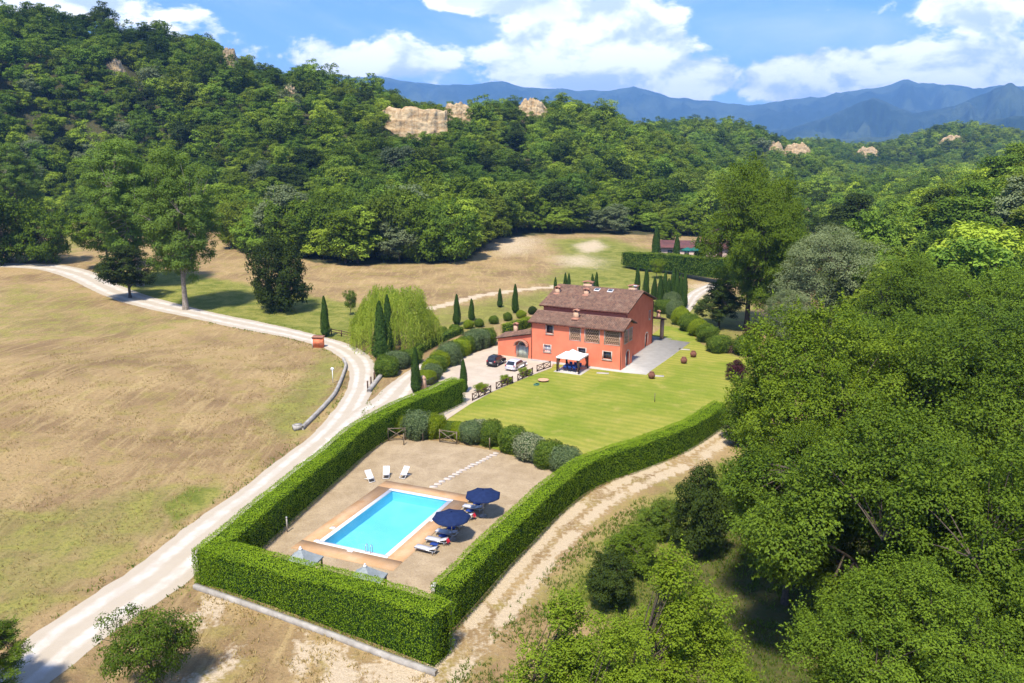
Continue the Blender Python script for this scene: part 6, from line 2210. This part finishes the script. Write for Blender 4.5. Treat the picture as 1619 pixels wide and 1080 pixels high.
def at_px(px, Y_):
    """x for a thing seen in column px at forward distance Y"""
    return (px - CX) / F_PX * (Y_ * CT + 20 * ST)


GR = 'large broadleaf trees filling the right side'
right_trees = [('large oak in the middle of the right-hand grove, crown towards the lawn', 'near_a', 1300, 62, 20.5, 9.2, 'bright_leaf', 0.3), ('spreading oak at the right frame edge above the middle', 'near_b', 1530, 60, 21.5, 9.6, 'oak_leaf', 1.3),
               ('huge sunlit oak dominating the lower right', 'near_b', 1395, 46, 17.8, 9.0, 'oak_leaf', 2.3), ('broad oak at the lower right frame edge', 'near_a', 1610, 40, 17.2, 7.8, 'oak_leaf', 3.3), ('oak crown between the lower right oaks and the lawn', 'near_a', 1262, 52, 13.8, 5.6, 'oak_leaf', 4.0),
               ('shaded oak at the bottom right corner', 'near_a', 1490, 34, 12.5, 6.6, 'oak_leaf', 5.2),
               ('tall oak on the right slope behind the silvery tree', 'near_a', 1450, 104, 19.0, 10.0, 'oak_leaf', 0.9), ('second tall oak on the right slope at the frame edge', 'near_b', 1580, 96, 20.0, 10.0, 'oak_leaf', 2.0), ('sunlit oak on the right slope above the lower oaks', 'near_a', 1560, 80, 17.0, 8.0, 'forest_leaf', 3.0),
               ('oak behind the silvery tree towards the valley', 'near_b', 1400, 124, 18.0, 8.5, 'forest_leaf', 1.1), ('dense green oak right of the silvery tree', 'near_b', 1420, 84, 16.5, 7.0, 'oak_leaf', 4.4)]
for lbl, key, px, Y_, h, r, mt, rz in right_trees:
    tree_xy('broadleaf_tree', lbl, key, at_px(px, Y_), Y_, h * 0.95, r * 0.90, mt, rz, GR)
for lbl, px, Y_, h, r, mt in [('bright young alder at the bottom edge, right of the track', 1065, 31.5, 14.8, 3.5, 'bright_leaf'), ('lower bright alder left of the young alder at the bottom edge', 905, 31, 12.9, 3.4, 'bright_leaf'),
                              ('small alder between the two at the bottom edge', 985, 28.5, 13.2, 2.9, 'bright_leaf')]:
    tree_xy('alder_tree', lbl, 'alder', at_px(px, Y_), Y_, h, r, mt, None, 'alders at the bottom edge')
sh = [(1105, 880, 735, 45, 'dark_leaf', 'dark dense shrub beside the dirt track bend'), (1000, 905, 830, 40, 'oak_leaf', 'green shrub lower on the track bank'), (965, 960, 870, 38, 'dark_leaf', 'dark shrub above the bottom alders'),
      (1045, 850, 790, 35, 'box_leaf', 'light green shrub between the track and the dark shrub'), (1165, 830, 745, 50, 'oak_leaf', 'shrub at the foot of the right-hand grove'), (1175, 700, 640, 40, 'oak_leaf', 'green shrub where the winding hedge ends'),
      (1200, 650, 600, 42, 'oak_leaf', 'green shrub at the right edge of the lawn')]
for px, pb, pt, hw_, mt, lbl in sh:
    tree_px('wild_shrub', lbl, 'bush', px, pb, pt, hw_, mt, 'wild shrubs on the track bank', 'bush')
tree_px('fig_tree', 'small open-crowned fig tree in front of the road at the bottom', 'small', 246, 1086, 968, 78, 'oak_leaf', rz=0.3)
tree_xy('broadleaf_tree', 'dark tree cut by the bottom left corner', 'alder', -31.6, 40.5, 7.4, 2.7, 'oak_leaf')
# low conifer-like front row of the left wood
fr_row = [(418, 398, 330, 42), (470, 404, 318, 48), (525, 402, 305, 50), (575, 408, 318, 48), (625, 410, 300, 52), (672, 412, 322, 46), (712, 412, 318, 44), (385, 392, 318, 40)]
fr_lbl = ['forest-edge tree straight above the dark meadow oak', 'forest-edge tree just right of the dark meadow oak', 'broad forest-edge tree midway between the oak and the willow top', 'forest-edge tree up left of the willow', 'forest-edge tree straight above the willow',
          'forest-edge tree up right of the willow', 'last dark forest-edge tree before the bright meadow', 'forest-edge tree between poplar and dark meadow oak']
for (px, pb, pt, hw_), lbl in zip(fr_row, fr_lbl):
    tree_px('broadleaf_tree', lbl, 'lowtree', px, pb, pt, hw_, ['oak_leaf', 'forest_leaf', 'oak_leaf'][px % 3], 'front row of the left wood')

# ------------------------------------------------------------------ far house with parasols
p = ground_px(1092, 409)
fh = empty('far_house', 'low far building with dark red roof and pale wall behind the hedge', 'house', (p[0], p[1], p[2]), -0.15)
MB().box(-9, 12, 4, 12, -2, 2.8).build('wall', simple('far_wall', (0.55, 0.42, 0.36), (0.45, 0.34, 0.3), 0.5), fh)
mb = MB()
mb.add([(-9.6, 3.2, 2.8), (12.6, 3.2, 2.8), (12.6, 8, 4.6), (-9.6, 8, 4.6), (12.6, 12.8, 2.8), (-9.6, 12.8, 2.8)], [[0, 1, 2, 3], [3, 2, 4, 5], [1, 4, 2], [0, 3, 5]])
mb.build('roof', simple('far_roof', (0.16, 0.06, 0.05), (0.10, 0.045, 0.04), 0.6), fh)
for x in (-6, -1, 4):
    MB().box(x - 0.7, x + 0.7, 3.95, 3.995, 0.6, 2.0).build('window', M['glass'], fh)
MB().box(8.0, 9.6, 3.95, 3.995, 0, 2.4).build('door', M['dark_wood'], fh)
for px, lbl in ((1086, 'left green parasol before the far building'), (1097, 'right green parasol before the far building')):
    q = ground_px(px, 412)
    o = empty('green_parasol', lbl, 'parasol', (q[0], q[1], q[2]), 0, 'green parasols by the far building')
    MB().tube([(0, 0, 0), (0, 0, 3.4)], 0.05, 6).build('pole', M['white_paint'], o)
    MB().lathe([(2.3, 3.0), (1.2, 3.5), (0.05, 3.9)], 8).build('canopy', simple('green_canvas', (0.01, 0.13, 0.10), (0.01, 0.11, 0.085), 2), o)
q = ground_px(1395, 470)
vh = empty('blue_tarpaulin', 'blue tarpaulin roof glimpsed among the right-hand trees', 'tarpaulin', (q[0], q[1], q[2]))
MB().add([(-3.2, -2, 5.2), (3.2, -2, 5.2), (3.2, 2, 6.0), (-3.2, 2, 6.0)], [[0, 1, 2, 3]]).build('sheet', simple('blue_sheet', (0.10, 0.25, 0.5), (0.08, 0.2, 0.42), 1), vh)
for x in (-3.1, 3.1):
    for y in (-1.9, 1.9):
        MB().tube([(x, y, 0), (x, y, 5.2 if y < 0 else 5.95)], 0.05, 6).build('pole', M['iron'], vh)

# ------------------------------------------------------------------ earth cliffs
m, n = new_mat('clay_cliff')
g = n.n('ShaderNodeTexCoord').outputs['Object']
gs = n.scalevec(g, (0.12, 0.12, 0.55))
c0 = n.mix(n.ramp(n.noise(gs, 1.0, 6.0, 0.6, 0.4), 0.38, 0.62), C(0.60, 0.46, 0.27), C(0.46, 0.31, 0.16))
gv = n.scalevec(g, (0.9, 0.9, 0.10))
c0 = n.mix(n.math('MULTIPLY', n.ramp(n.noise(gv, 1.0, 5.0, 0.6), 0.5, 0.7), 0.6), c0, C(0.34, 0.21, 0.10))
finish(m, n, c0, 0.95, 0.05, n.bump(n.noise(g, 0.7, 6.0, 0.7), 1.0, 0.6))
M['clay_cliff'] = m
CLIFFS = [(614, 701, 168, 214, 400, 'clay_cliff', 'tall cream clay cliff in the wood above the meadow', 21), (700, 750, 160, 182, 455, 'clay_cliff', 'low cream cliff strip right of the tall cliff', 22), (820, 864, 152, 180, 490, 'clay_cliff', 'orange cliff scar on the middle ridge', 23),
          (362, 386, 72, 96, 490, 'clay_cliff', 'ochre cliff scar near the top of the left hill', 24), (180, 212, 92, 122, 470, 'clay_cliff', 'brown scar high on the left hill', 25), (452, 474, 132, 148, 480, 'clay_cliff', 'small pale scar below the left hill crest', 26),
          (1240, 1281, 227, 248, 740, 'clay_cliff', 'pinkish cliff on the farther ridge', 29), (1208, 1236, 222, 240, 745, 'clay_cliff', 'small pinkish scar left of the farther ridge cliff', 30),
          (1488, 1522, 213, 225, 1150, 'clay_cliff', 'cream scar on the far right hill', 31), (1356, 1388, 232, 246, 1120, 'clay_cliff', 'slanting pale scar on the far hill', 32), (1265, 1292, 330, 343, 520, 'clay_cliff', 'pink bare bank in the valley bottom', 33)]
CL_D = []
for x0, x1, y0, y1, dist, mt, lbl, sd in CLIFFS:
    xc = (x0 + x1) / 2
    for dd_ in np.arange(215.0, 1400.0, 4.0):           # where the line of sight to the cliff's foot meets the slope
        Yd = dd_ / math.hypot(1, (xc - CX) / F_PX * CT)
        if tz((xc - CX) / F_PX * CT * Yd, Yd) > HC + Yd * math.tan(math.atan((CY - y1) / F_PX) - TH) - 3.0:
            dist = dd_
            break
    CL_D.append((x0, x1, y0, y1, dist))
    Yd = dist / math.hypot(1, (xc - CX) / F_PX * CT)
    xx = (xc - CX) / F_PX * CT * Yd
    zt = HC + Yd * math.tan(math.atan((CY - y0) / F_PX) - TH)
    zb = HC + Yd * math.tan(math.atan((CY - y1) / F_PX) - TH)
    wd = (x1 - x0) / F_PX * Yd * 1.03
    zb -= 6
    nu, nv = 70, 34
    U, Vv = np.meshgrid(np.linspace(-1.12, 1.12, nu), np.linspace(0, 1, nv), indexing='ij')
    topw = 1 - 0.05 * np.abs(U) ** 4 - 0.16 * (fbm(U * 3.5 + sd, U * 0, sd, 5) - 0.35)
    if x1 - x0 < 60:
        topw = topw * (1 - 0.38 * np.clip(np.abs(U), 0, 1.12) ** 3) - 0.22 * (fbm(U * 6 + sd, U * 0 + 3, sd + 9, 4) - 0.4)
    zz = (zt - zb) * Vv * topw
    dep = 3 * np.abs(U) ** 3 + Vv * (zt - zb) * 0.10 + wd * 0.13 * (np.abs(2 * fbm(U * 3.2 + sd, Vv * 0.7, sd + 1, 5) - 1) - 0.3) + 0.8 * fbm(U * 9, Vv * 9, sd + 2, 3) - 1.2 * np.floor(Vv * 4 + 0.5 * fbm(U * 3, Vv, sd + 4)) * -0.35
    X_ = U * wd / 2
    Vm = np.stack([X_, dep, zz], -1)
    back = Vm[:, -1:, :].copy()
    back[..., 1] += 14
    back[..., 2] += 0.5
    Vm = np.concatenate([Vm, back], 1)
    ixx = np.arange(nu * (nv + 1)).reshape(nu, nv + 1)
    fc = np.stack([ixx[:-1, :-1], ixx[1:, :-1], ixx[1:, 1:], ixx[:-1, 1:]], -1).reshape(-1, 4)
    o = struct('cliff', mesh_np('cliff', Vm.reshape(-1, 3), fc, M[mt], None, False), lbl)
    o.location = (xx, Yd, zb)
    o.rotation_euler = (0, 0, -math.atan2(xx, Yd))

# ------------------------------------------------------------------ the woods
rg = np.random.default_rng(5)
pts = []
r_ = 112.0
while r_ < 1480:
    sp_ = 6.6 + r_ * 0.0060
    na_ = int(math.radians(76) * r_ / sp_)
    a_ = np.radians(-38) + (np.arange(na_) + rg.uniform(0, 1, na_) * 0.8) * math.radians(76) / na_
    rr_ = r_ + rg.uniform(-0.4, 0.4, na_) * sp_
    pts.append(np.stack([rr_ * np.sin(a_), rr_ * np.cos(a_)], 1))
    r_ += sp_ * 0.85
pts = np.vstack(pts)
fm = forest_mask(pts[:, 0], pts[:, 1]) > 0.5
rr_ = np.hypot(pts[:, 0], pts[:, 1])
uu = ucol(pts[:, 0], pts[:, 1])
fm &= ~((uu > 985) & (uu < 1165) & (rr_ < 300))
fm &= ~((uu > 1165) & (uu < 1390) & (rr_ < 175))
pts, rr_, uu = pts[fm], rr_[fm], uu[fm]
zz = terrain(pts[:, 0], pts[:, 1])
hgt = rg.uniform(7.0, 14.5, len(pts)) * (1 + 0.55 * (fbm(pts[:, 0] / 34, pts[:, 1] / 34, 70) - 0.5) * 2) * np.where(rg.uniform(0, 1, len(pts)) < 0.10, 1.4, 1.0)
hgt *= np.where(rr_ > 700, 1.25, 1.0)
hgt = np.minimum(hgt, 19.0)
wid = (2.2 + hgt * 0.28) * rg.uniform(0.85, 1.30, len(pts))
# keep the bare cliffs in view of the valley: nothing grows on or just below their faces
pu, pv = proj(np.stack([pts[:, 0], pts[:, 1], zz + hgt * 0.75], -1))
wpx = wid / rr_ * F_PX
keep = np.ones(len(pts), bool)
for x0, x1, y0, y1, dist in CL_D:
    onface = (np.abs(rr_ - dist) < 14) & (uu > x0) & (uu < x1)
    infront = (rr_ < dist + 6) & (pu > x0 - wpx * 0.1) & (pu < x1 + wpx * 0.1) & (pv > y0 - 3) & (pv < y1 - 2)
    keep &= ~(onface | infront)
pts, rr_, uu, zz, hgt, wid = [q[keep] for q in (pts, rr_, uu, zz, hgt, wid)]
# how much of each crown can be seen: near to far over a coarse grid
order = np.argsort(rr_)
grid = np.zeros((270, 405), bool)
vis = np.zeros(len(pts))
for i in order:
    fwd = pts[i, 1]
    cx_, cy_ = proj(np.array([pts[i, 0], pts[i, 1], zz[i] + hgt[i] * 0.55]))
    a_, b_ = wid[i] / fwd * F_PX * 0.9 / 4, hgt[i] * 0.45 / fwd * F_PX / 4
    x0, x1, y0, y1 = int(cx_ / 4 - a_), int(cx_ / 4 + a_) + 1, int(cy_ / 4 - b_), int(cy_ / 4 + b_) + 1
    x0, x1, y0, y1 = max(0, x0), min(405, x1), max(0, y0), min(270, y1)
    if x1 <= x0 or y1 <= y0:
        continue
    sub = grid[y0:y1, x0:x1]
    vis[i] = (~sub).sum()
    sub[:] = True
best = np.argsort(-vis)[:296]
isbest = np.zeros(len(pts), bool)
isbest[best] = True


MARKS = [(-999, 'the dark trees at the left frame edge'), (112, 'the gap in the left meadow edge'), (165, 'the small dark roadside oak'), (245, 'the tall roadside poplar'), (340, 'the meadow left of the dark oak'), (400, 'the dark meadow oak'), (500, 'the lone cypress by the meter housing'),
         (540, 'the young sapling'), (575, 'the left half of the willow'), (628, 'the right half of the willow'), (705, 'the nearest slope cypress'), (735, 'the second slope cypress'), (768, 'the third slope cypress'), (802, 'the tall slope cypress'), (840, 'the left end of the house'), (885, 'the first pair of roof-line cypresses'),
         (915, 'the second pair of roof-line cypresses'), (960, 'the ridge of the house'), (1000, 'the dense cypress cluster'), (1085, 'the green parasols'), (1125, 'the left half of the large sunlit tree'), (1180, 'the right half of the large sunlit tree'), (1245, 'the left half of the silvery tree'), (1300, 'the right half of the silvery tree'),
         (1385, 'the oaks right of the silvery tree'), (1450, 'the slope oaks'), (1530, 'the trees at the right frame edge')]
ORD = ['lowest', 'second lowest', 'third lowest', 'fourth lowest', 'fifth lowest', 'sixth lowest', 'seventh lowest', 'eighth lowest', 'ninth lowest', 'tenth lowest']
mk = np.searchsorted([q[0] for q in MARKS], uu, side='right') - 1
rank = {}
for c_ in range(len(MARKS)):
    ids = [i for i in best if mk[i] == c_]
    ids.sort(key=lambda i: rr_[i])
    for q, i in enumerate(ids):
        rank[i] = (q, len(ids))


def rank_word(q, n_):
    if q < 10 and q < n_ - 1:
        return ORD[q]
    b = n_ - 1 - q
    return ['highest', 'second highest', 'third highest', 'fourth highest', 'fifth highest', 'sixth highest', 'seventh highest', 'eighth highest', 'ninth highest', 'tenth highest', 'eleventh highest', 'twelfth highest', 'thirteenth highest', 'fourteenth highest', 'fifteenth highest', 'sixteenth highest', 'seventeenth highest', 'eighteenth highest', 'nineteenth highest', 'twentieth highest', 'twenty-first highest', 'twenty-second highest', 'twenty-third highest', 'twenty-fourth highest', 'twenty-fifth highest', 'twenty-sixth highest', 'twenty-seventh highest', 'twenty-eighth highest'][min(b, 27)]


kinds = [('forest_leaf', 'mid green'), ('dark_leaf', 'dark green'), ('bright_leaf', 'light yellow-green'), ('olive_leaf', 'grey-green'), ('autumn_leaf', 'rusty brown')]
for j, i in enumerate(best):
    u = uu[i]
    pr = [0.74, 0.05, 0.17, 0.04, 0.0] if u < 780 else [0.56, 0.04, 0.36, 0.04, 0.0]
    if abs(u - 785) < 25 and rr_[i] < 330:
        pr = [0.75, 0, 0, 0, 0.25]
    k = rg.choice(5, p=pr)
    lab = f'{kinds[k][1]} woodland tree, {rank_word(*rank[i])} above {MARKS[mk[i]][1]}'
    key = 'fedge%d' % (j % 2) if rr_[i] < 330 else 'forest%d' % (j % 5)
    o = put_tree('broadleaf_tree', lab, T[key], pts[i, 0], pts[i, 1], hgt[i], wid[i], None, M[kinds[k][0]] if k else None, 'woodland trees on the hills', 'tree', zz[i])
rest = ~isbest
PV = np.stack([pts[rest, 0], pts[rest, 1], zz[rest]], 1)
wm = bpy.data.meshes.new('woodland')
wm.vertices.add(len(PV))
wm.vertices.foreach_set('co', PV.astype(np.float32).ravel())
for an, dat, ty in (('kind', rg.integers(0, 5, len(PV)), 'INT'), ('sx', wid[rest] / 5.0, 'FLOAT'), ('sz', hgt[rest] / 12.0, 'FLOAT'), ('rot', rg.uniform(0, 6.28, len(PV)), 'FLOAT')):
    at_ = wm.attributes.new(an, ty, 'POINT')
    at_.data.foreach_set('value', dat.astype(np.int32 if ty == 'INT' else np.float32))
wood = obj('woodland', wm)
tag(wood, 'mass of broadleaf woodland covering the hills', kind='stuff')
ng = bpy.data.node_groups.new('woodland', 'GeometryNodeTree')
ng.interface.new_socket('Geometry', in_out='INPUT', socket_type='NodeSocketGeometry')
ng.interface.new_socket('Geometry', in_out='OUTPUT', socket_type='NodeSocketGeometry')
gi, go = ng.nodes.new('NodeGroupInput'), ng.nodes.new('NodeGroupOutput')
jn = ng.nodes.new('GeometryNodeJoinGeometry')


def named(nm, ty):
    q = ng.nodes.new('GeometryNodeInputNamedAttribute')
    q.data_type = ty
    q.inputs['Name'].default_value = nm
    return q.outputs['Attribute']


ak, asx, asz, arot = named('kind', 'INT'), named('sx', 'FLOAT'), named('sz', 'FLOAT'), named('rot', 'FLOAT')
cs, crt = ng.nodes.new('ShaderNodeCombineXYZ'), ng.nodes.new('ShaderNodeCombineXYZ')
ng.links.new(asx, cs.inputs[0])
ng.links.new(asx, cs.inputs[1])
ng.links.new(asz, cs.inputs[2])
ng.links.new(arot, crt.inputs[2])
src = {}
for o in bpy.data.objects:
    if o.name.split('.')[0] == 'crown':
        for i in range(5):
            if o.data == T['forest%d' % i]['crown'] and i not in src and o.material_slots[0].link == 'DATA':
                src[i] = o
for i, so in src.items():
    oi = ng.nodes.new('GeometryNodeObjectInfo')
    oi.transform_space = 'ORIGINAL'
    oi.inputs['Object'].default_value = so
    cmp_ = ng.nodes.new('FunctionNodeCompare')
    cmp_.data_type = 'INT'
    cmp_.operation = 'EQUAL'
    ng.links.new(ak, cmp_.inputs[2])
    cmp_.inputs[3].default_value = i
    ip = ng.nodes.new('GeometryNodeInstanceOnPoints')
    ng.links.new(gi.outputs[0], ip.inputs['Points'])
    ng.links.new(cmp_.outputs[0], ip.inputs['Selection'])
    ng.links.new(oi.outputs['Geometry'], ip.inputs['Instance'])
    ng.links.new(crt.outputs[0], ip.inputs['Rotation'])
    ng.links.new(cs.outputs[0], ip.inputs['Scale'])
    ng.links.new(ip.outputs[0], jn.inputs[0])
ng.links.new(jn.outputs[0], go.inputs[0])
md = wood.modifiers.new('woodland', 'NODES')
md.node_group = ng
print('WOOD', len(pts), 'rest', int(rest.sum()), 'src', len(src))

# ------------------------------------------------------------------ grass that nobody could count
rg = np.random.default_rng(55)


def tufts(name, label, n_try, region, mat, size, keepfun, per=3, zoff=0.0):
    x0, x1, y0, y1 = region
    X_, Y_ = rg.uniform(x0, x1, n_try), rg.uniform(y0, y1, n_try)
    k = keepfun(X_, Y_)
    X_, Y_ = X_[k], Y_[k]
    Z_ = terrain(X_, Y_)
    c = np.repeat(np.stack([X_, Y_, Z_], 1), per, 0)
    m_ = len(c)
    s = size * rg.uniform(0.5, 1.3, m_)
    c[:, :2] += rg.normal(0, size * 0.35, (m_, 2))
    an = rg.uniform(0, 6.28, m_)
    side = np.stack([np.cos(an), np.sin(an), np.zeros(m_)], 1) * (s * 0.16)[:, None]
    lean = np.stack([rg.normal(0, 0.4, m_), rg.normal(0, 0.4, m_), np.ones(m_)], 1) * s[:, None]
    V = np.stack([c - side, c + side, c + side * 0.4 + lean, c - side * 0.4 + lean * 0.96], 1).reshape(-1, 3)
    o = obj(name, mesh_np(name, V, np.arange(4 * m_).reshape(m_, 4), mat, {'rnd': np.repeat(rg.uniform(0, 1, m_), 4)}))
    tag(o, label, kind='stuff')


RC = np.vstack([ROAD_L, ROAD_R[::-1]])


def off_road(X_, Y_):
    return (poly_sd(X_, Y_, RC) < -0.05)


def k_field(X_, Y_):
    inside = poly_sd(X_, Y_, FIELD_L) > -2.5
    d_ = np.hypot(X_, Y_)
    return off_road(X_, Y_) & inside & (rg.uniform(0, 1, len(X_)) < sstep((fbm(X_ / 2.4, Y_ / 2.4, 81) - 0.40) / 0.22) * np.clip(75 / d_, 0.2, 1))


tufts('dry_grass', 'dry straw tufts in the mown field', 34000, (-75, -8, 40, 135), M['dry_blade'], 0.17, k_field)


def k_verge(X_, Y_):
    d_ = -poly_sd(X_, Y_, RC)
    return (d_ > 0.02) & (d_ < 1.6) & (rg.uniform(0, 1, len(X_)) < np.exp(-d_ / 0.5) * sstep((fbm(X_ / 1.5, Y_ / 1.5, 83) - 0.35) / 0.2))


tufts('verge_grass', 'green grass fringe along the white road', 110000, (-75, -8, 40, 150), M['green_blade'], 0.20, k_verge)
BANK = PL([(700, 1090), (780, 985), (850, 915), (920, 850), (1010, 790), (1100, 755), (1160, 710), (1300, 700), (1500, 800), (1400, 1090)])


def k_bank(X_, Y_):
    return (poly_sd(X_, Y_, BANK) > 0) & (rg.uniform(0, 1, len(X_)) < sstep((fbm(X_ / 2.2, Y_ / 2.2, 85) - 0.30) / 0.25))


tufts('bank_grass', 'rough green grass on the bank under the right-hand grove', 42000, (-6, 34, 36, 88), M['green_blade'], 0.20, k_bank, 4)


def k_front(X_, Y_):
    q = PL([(150, 1090), (330, 935), (500, 1000), (690, 1075), (760, 1000), (700, 1150)])
    return (poly_sd(X_, Y_, q) > 0) & (rg.uniform(0, 1, len(X_)) < sstep((fbm(X_ / 1.8, Y_ / 1.8, 87) - 0.42) / 0.18))


tufts('front_grass', 'sparse dry grass on the bare ground before the front hedge', 9000, (-34, 0, 34, 58), M['dry_blade'], 0.20, k_front)

# ------------------------------------------------------------------ the air
hz = MB()
hz.box(-10990, 10990, -10990, 10990, -12, 880)
hm = bpy.data.materials.new('haze_air')
hm.use_nodes = True
hm.node_tree.nodes.clear()
n = NT(hm.node_tree)
pvn = n.n('ShaderNodeVolumePrincipled')
pvn.inputs['Color'].default_value = C(0.25, 0.53, 1.0)
pvn.inputs['Density'].default_value = 0.00012
pvn.inputs['Anisotropy'].default_value = 0.0
on = n.n('ShaderNodeOutputMaterial')
n.l(pvn.outputs[0], on.inputs['Volume'])
hz_o = hz.build('haze', hm)
tag(hz_o, 'thin blue summer haze over the valley', kind='stuff')

# ------------------------------------------------------------------ cumulus overhead, whose shade lies on the left hill and the far ridge
cm, n = new_mat('cloud_white')
finish(cm, n, C(0.8, 0.8, 0.82), 1.0, 0.0)
import bmesh
rg = np.random.default_rng(91)
CL_Z = 1050.0
cbm = bmesh.new()
for tx, ty, tz_, rx, ry, k in [(-205, 480, 80, 90, 46, 20), (-60, 330, 25, 140, 40, 22), (-225, 330, 20, 70, 40, 12), (-265, 420, 45, 50, 50, 9), (45, 350, 30, 40, 30, 6), (330, 900, 30, 150, 90, 18), (180, 760, 50, 50, 40, 8)]:
    t_ = (CL_Z - tz_) / SUN_DIR.z
    c_ = Vector((tx, ty, tz_)) + SUN_DIR * t_
    for q in range(k):
        a_, b_ = rg.uniform(0, 6.28), rg.uniform(0, 1) ** 0.5
        s_ = rg.uniform(0.22, 0.42) * min(rx, ry)
        mt_ = Matrix.Translation((c_.x + rx * 0.8 * b_ * math.cos(a_), c_.y + ry * 0.8 * b_ * math.sin(a_), CL_Z + rg.uniform(-8, 25))) @ Matrix.Diagonal((s_, s_, s_ * 0.55, 1))
        bmesh.ops.create_icosphere(cbm, subdivisions=2, radius=1.0, matrix=mt_)
cme = bpy.data.meshes.new('clouds')
cbm.to_mesh(cme)
cbm.free()
cme.materials.append(cm)
tag(obj('clouds', cme), 'small cumulus clouds drifting overhead', kind='stuff')
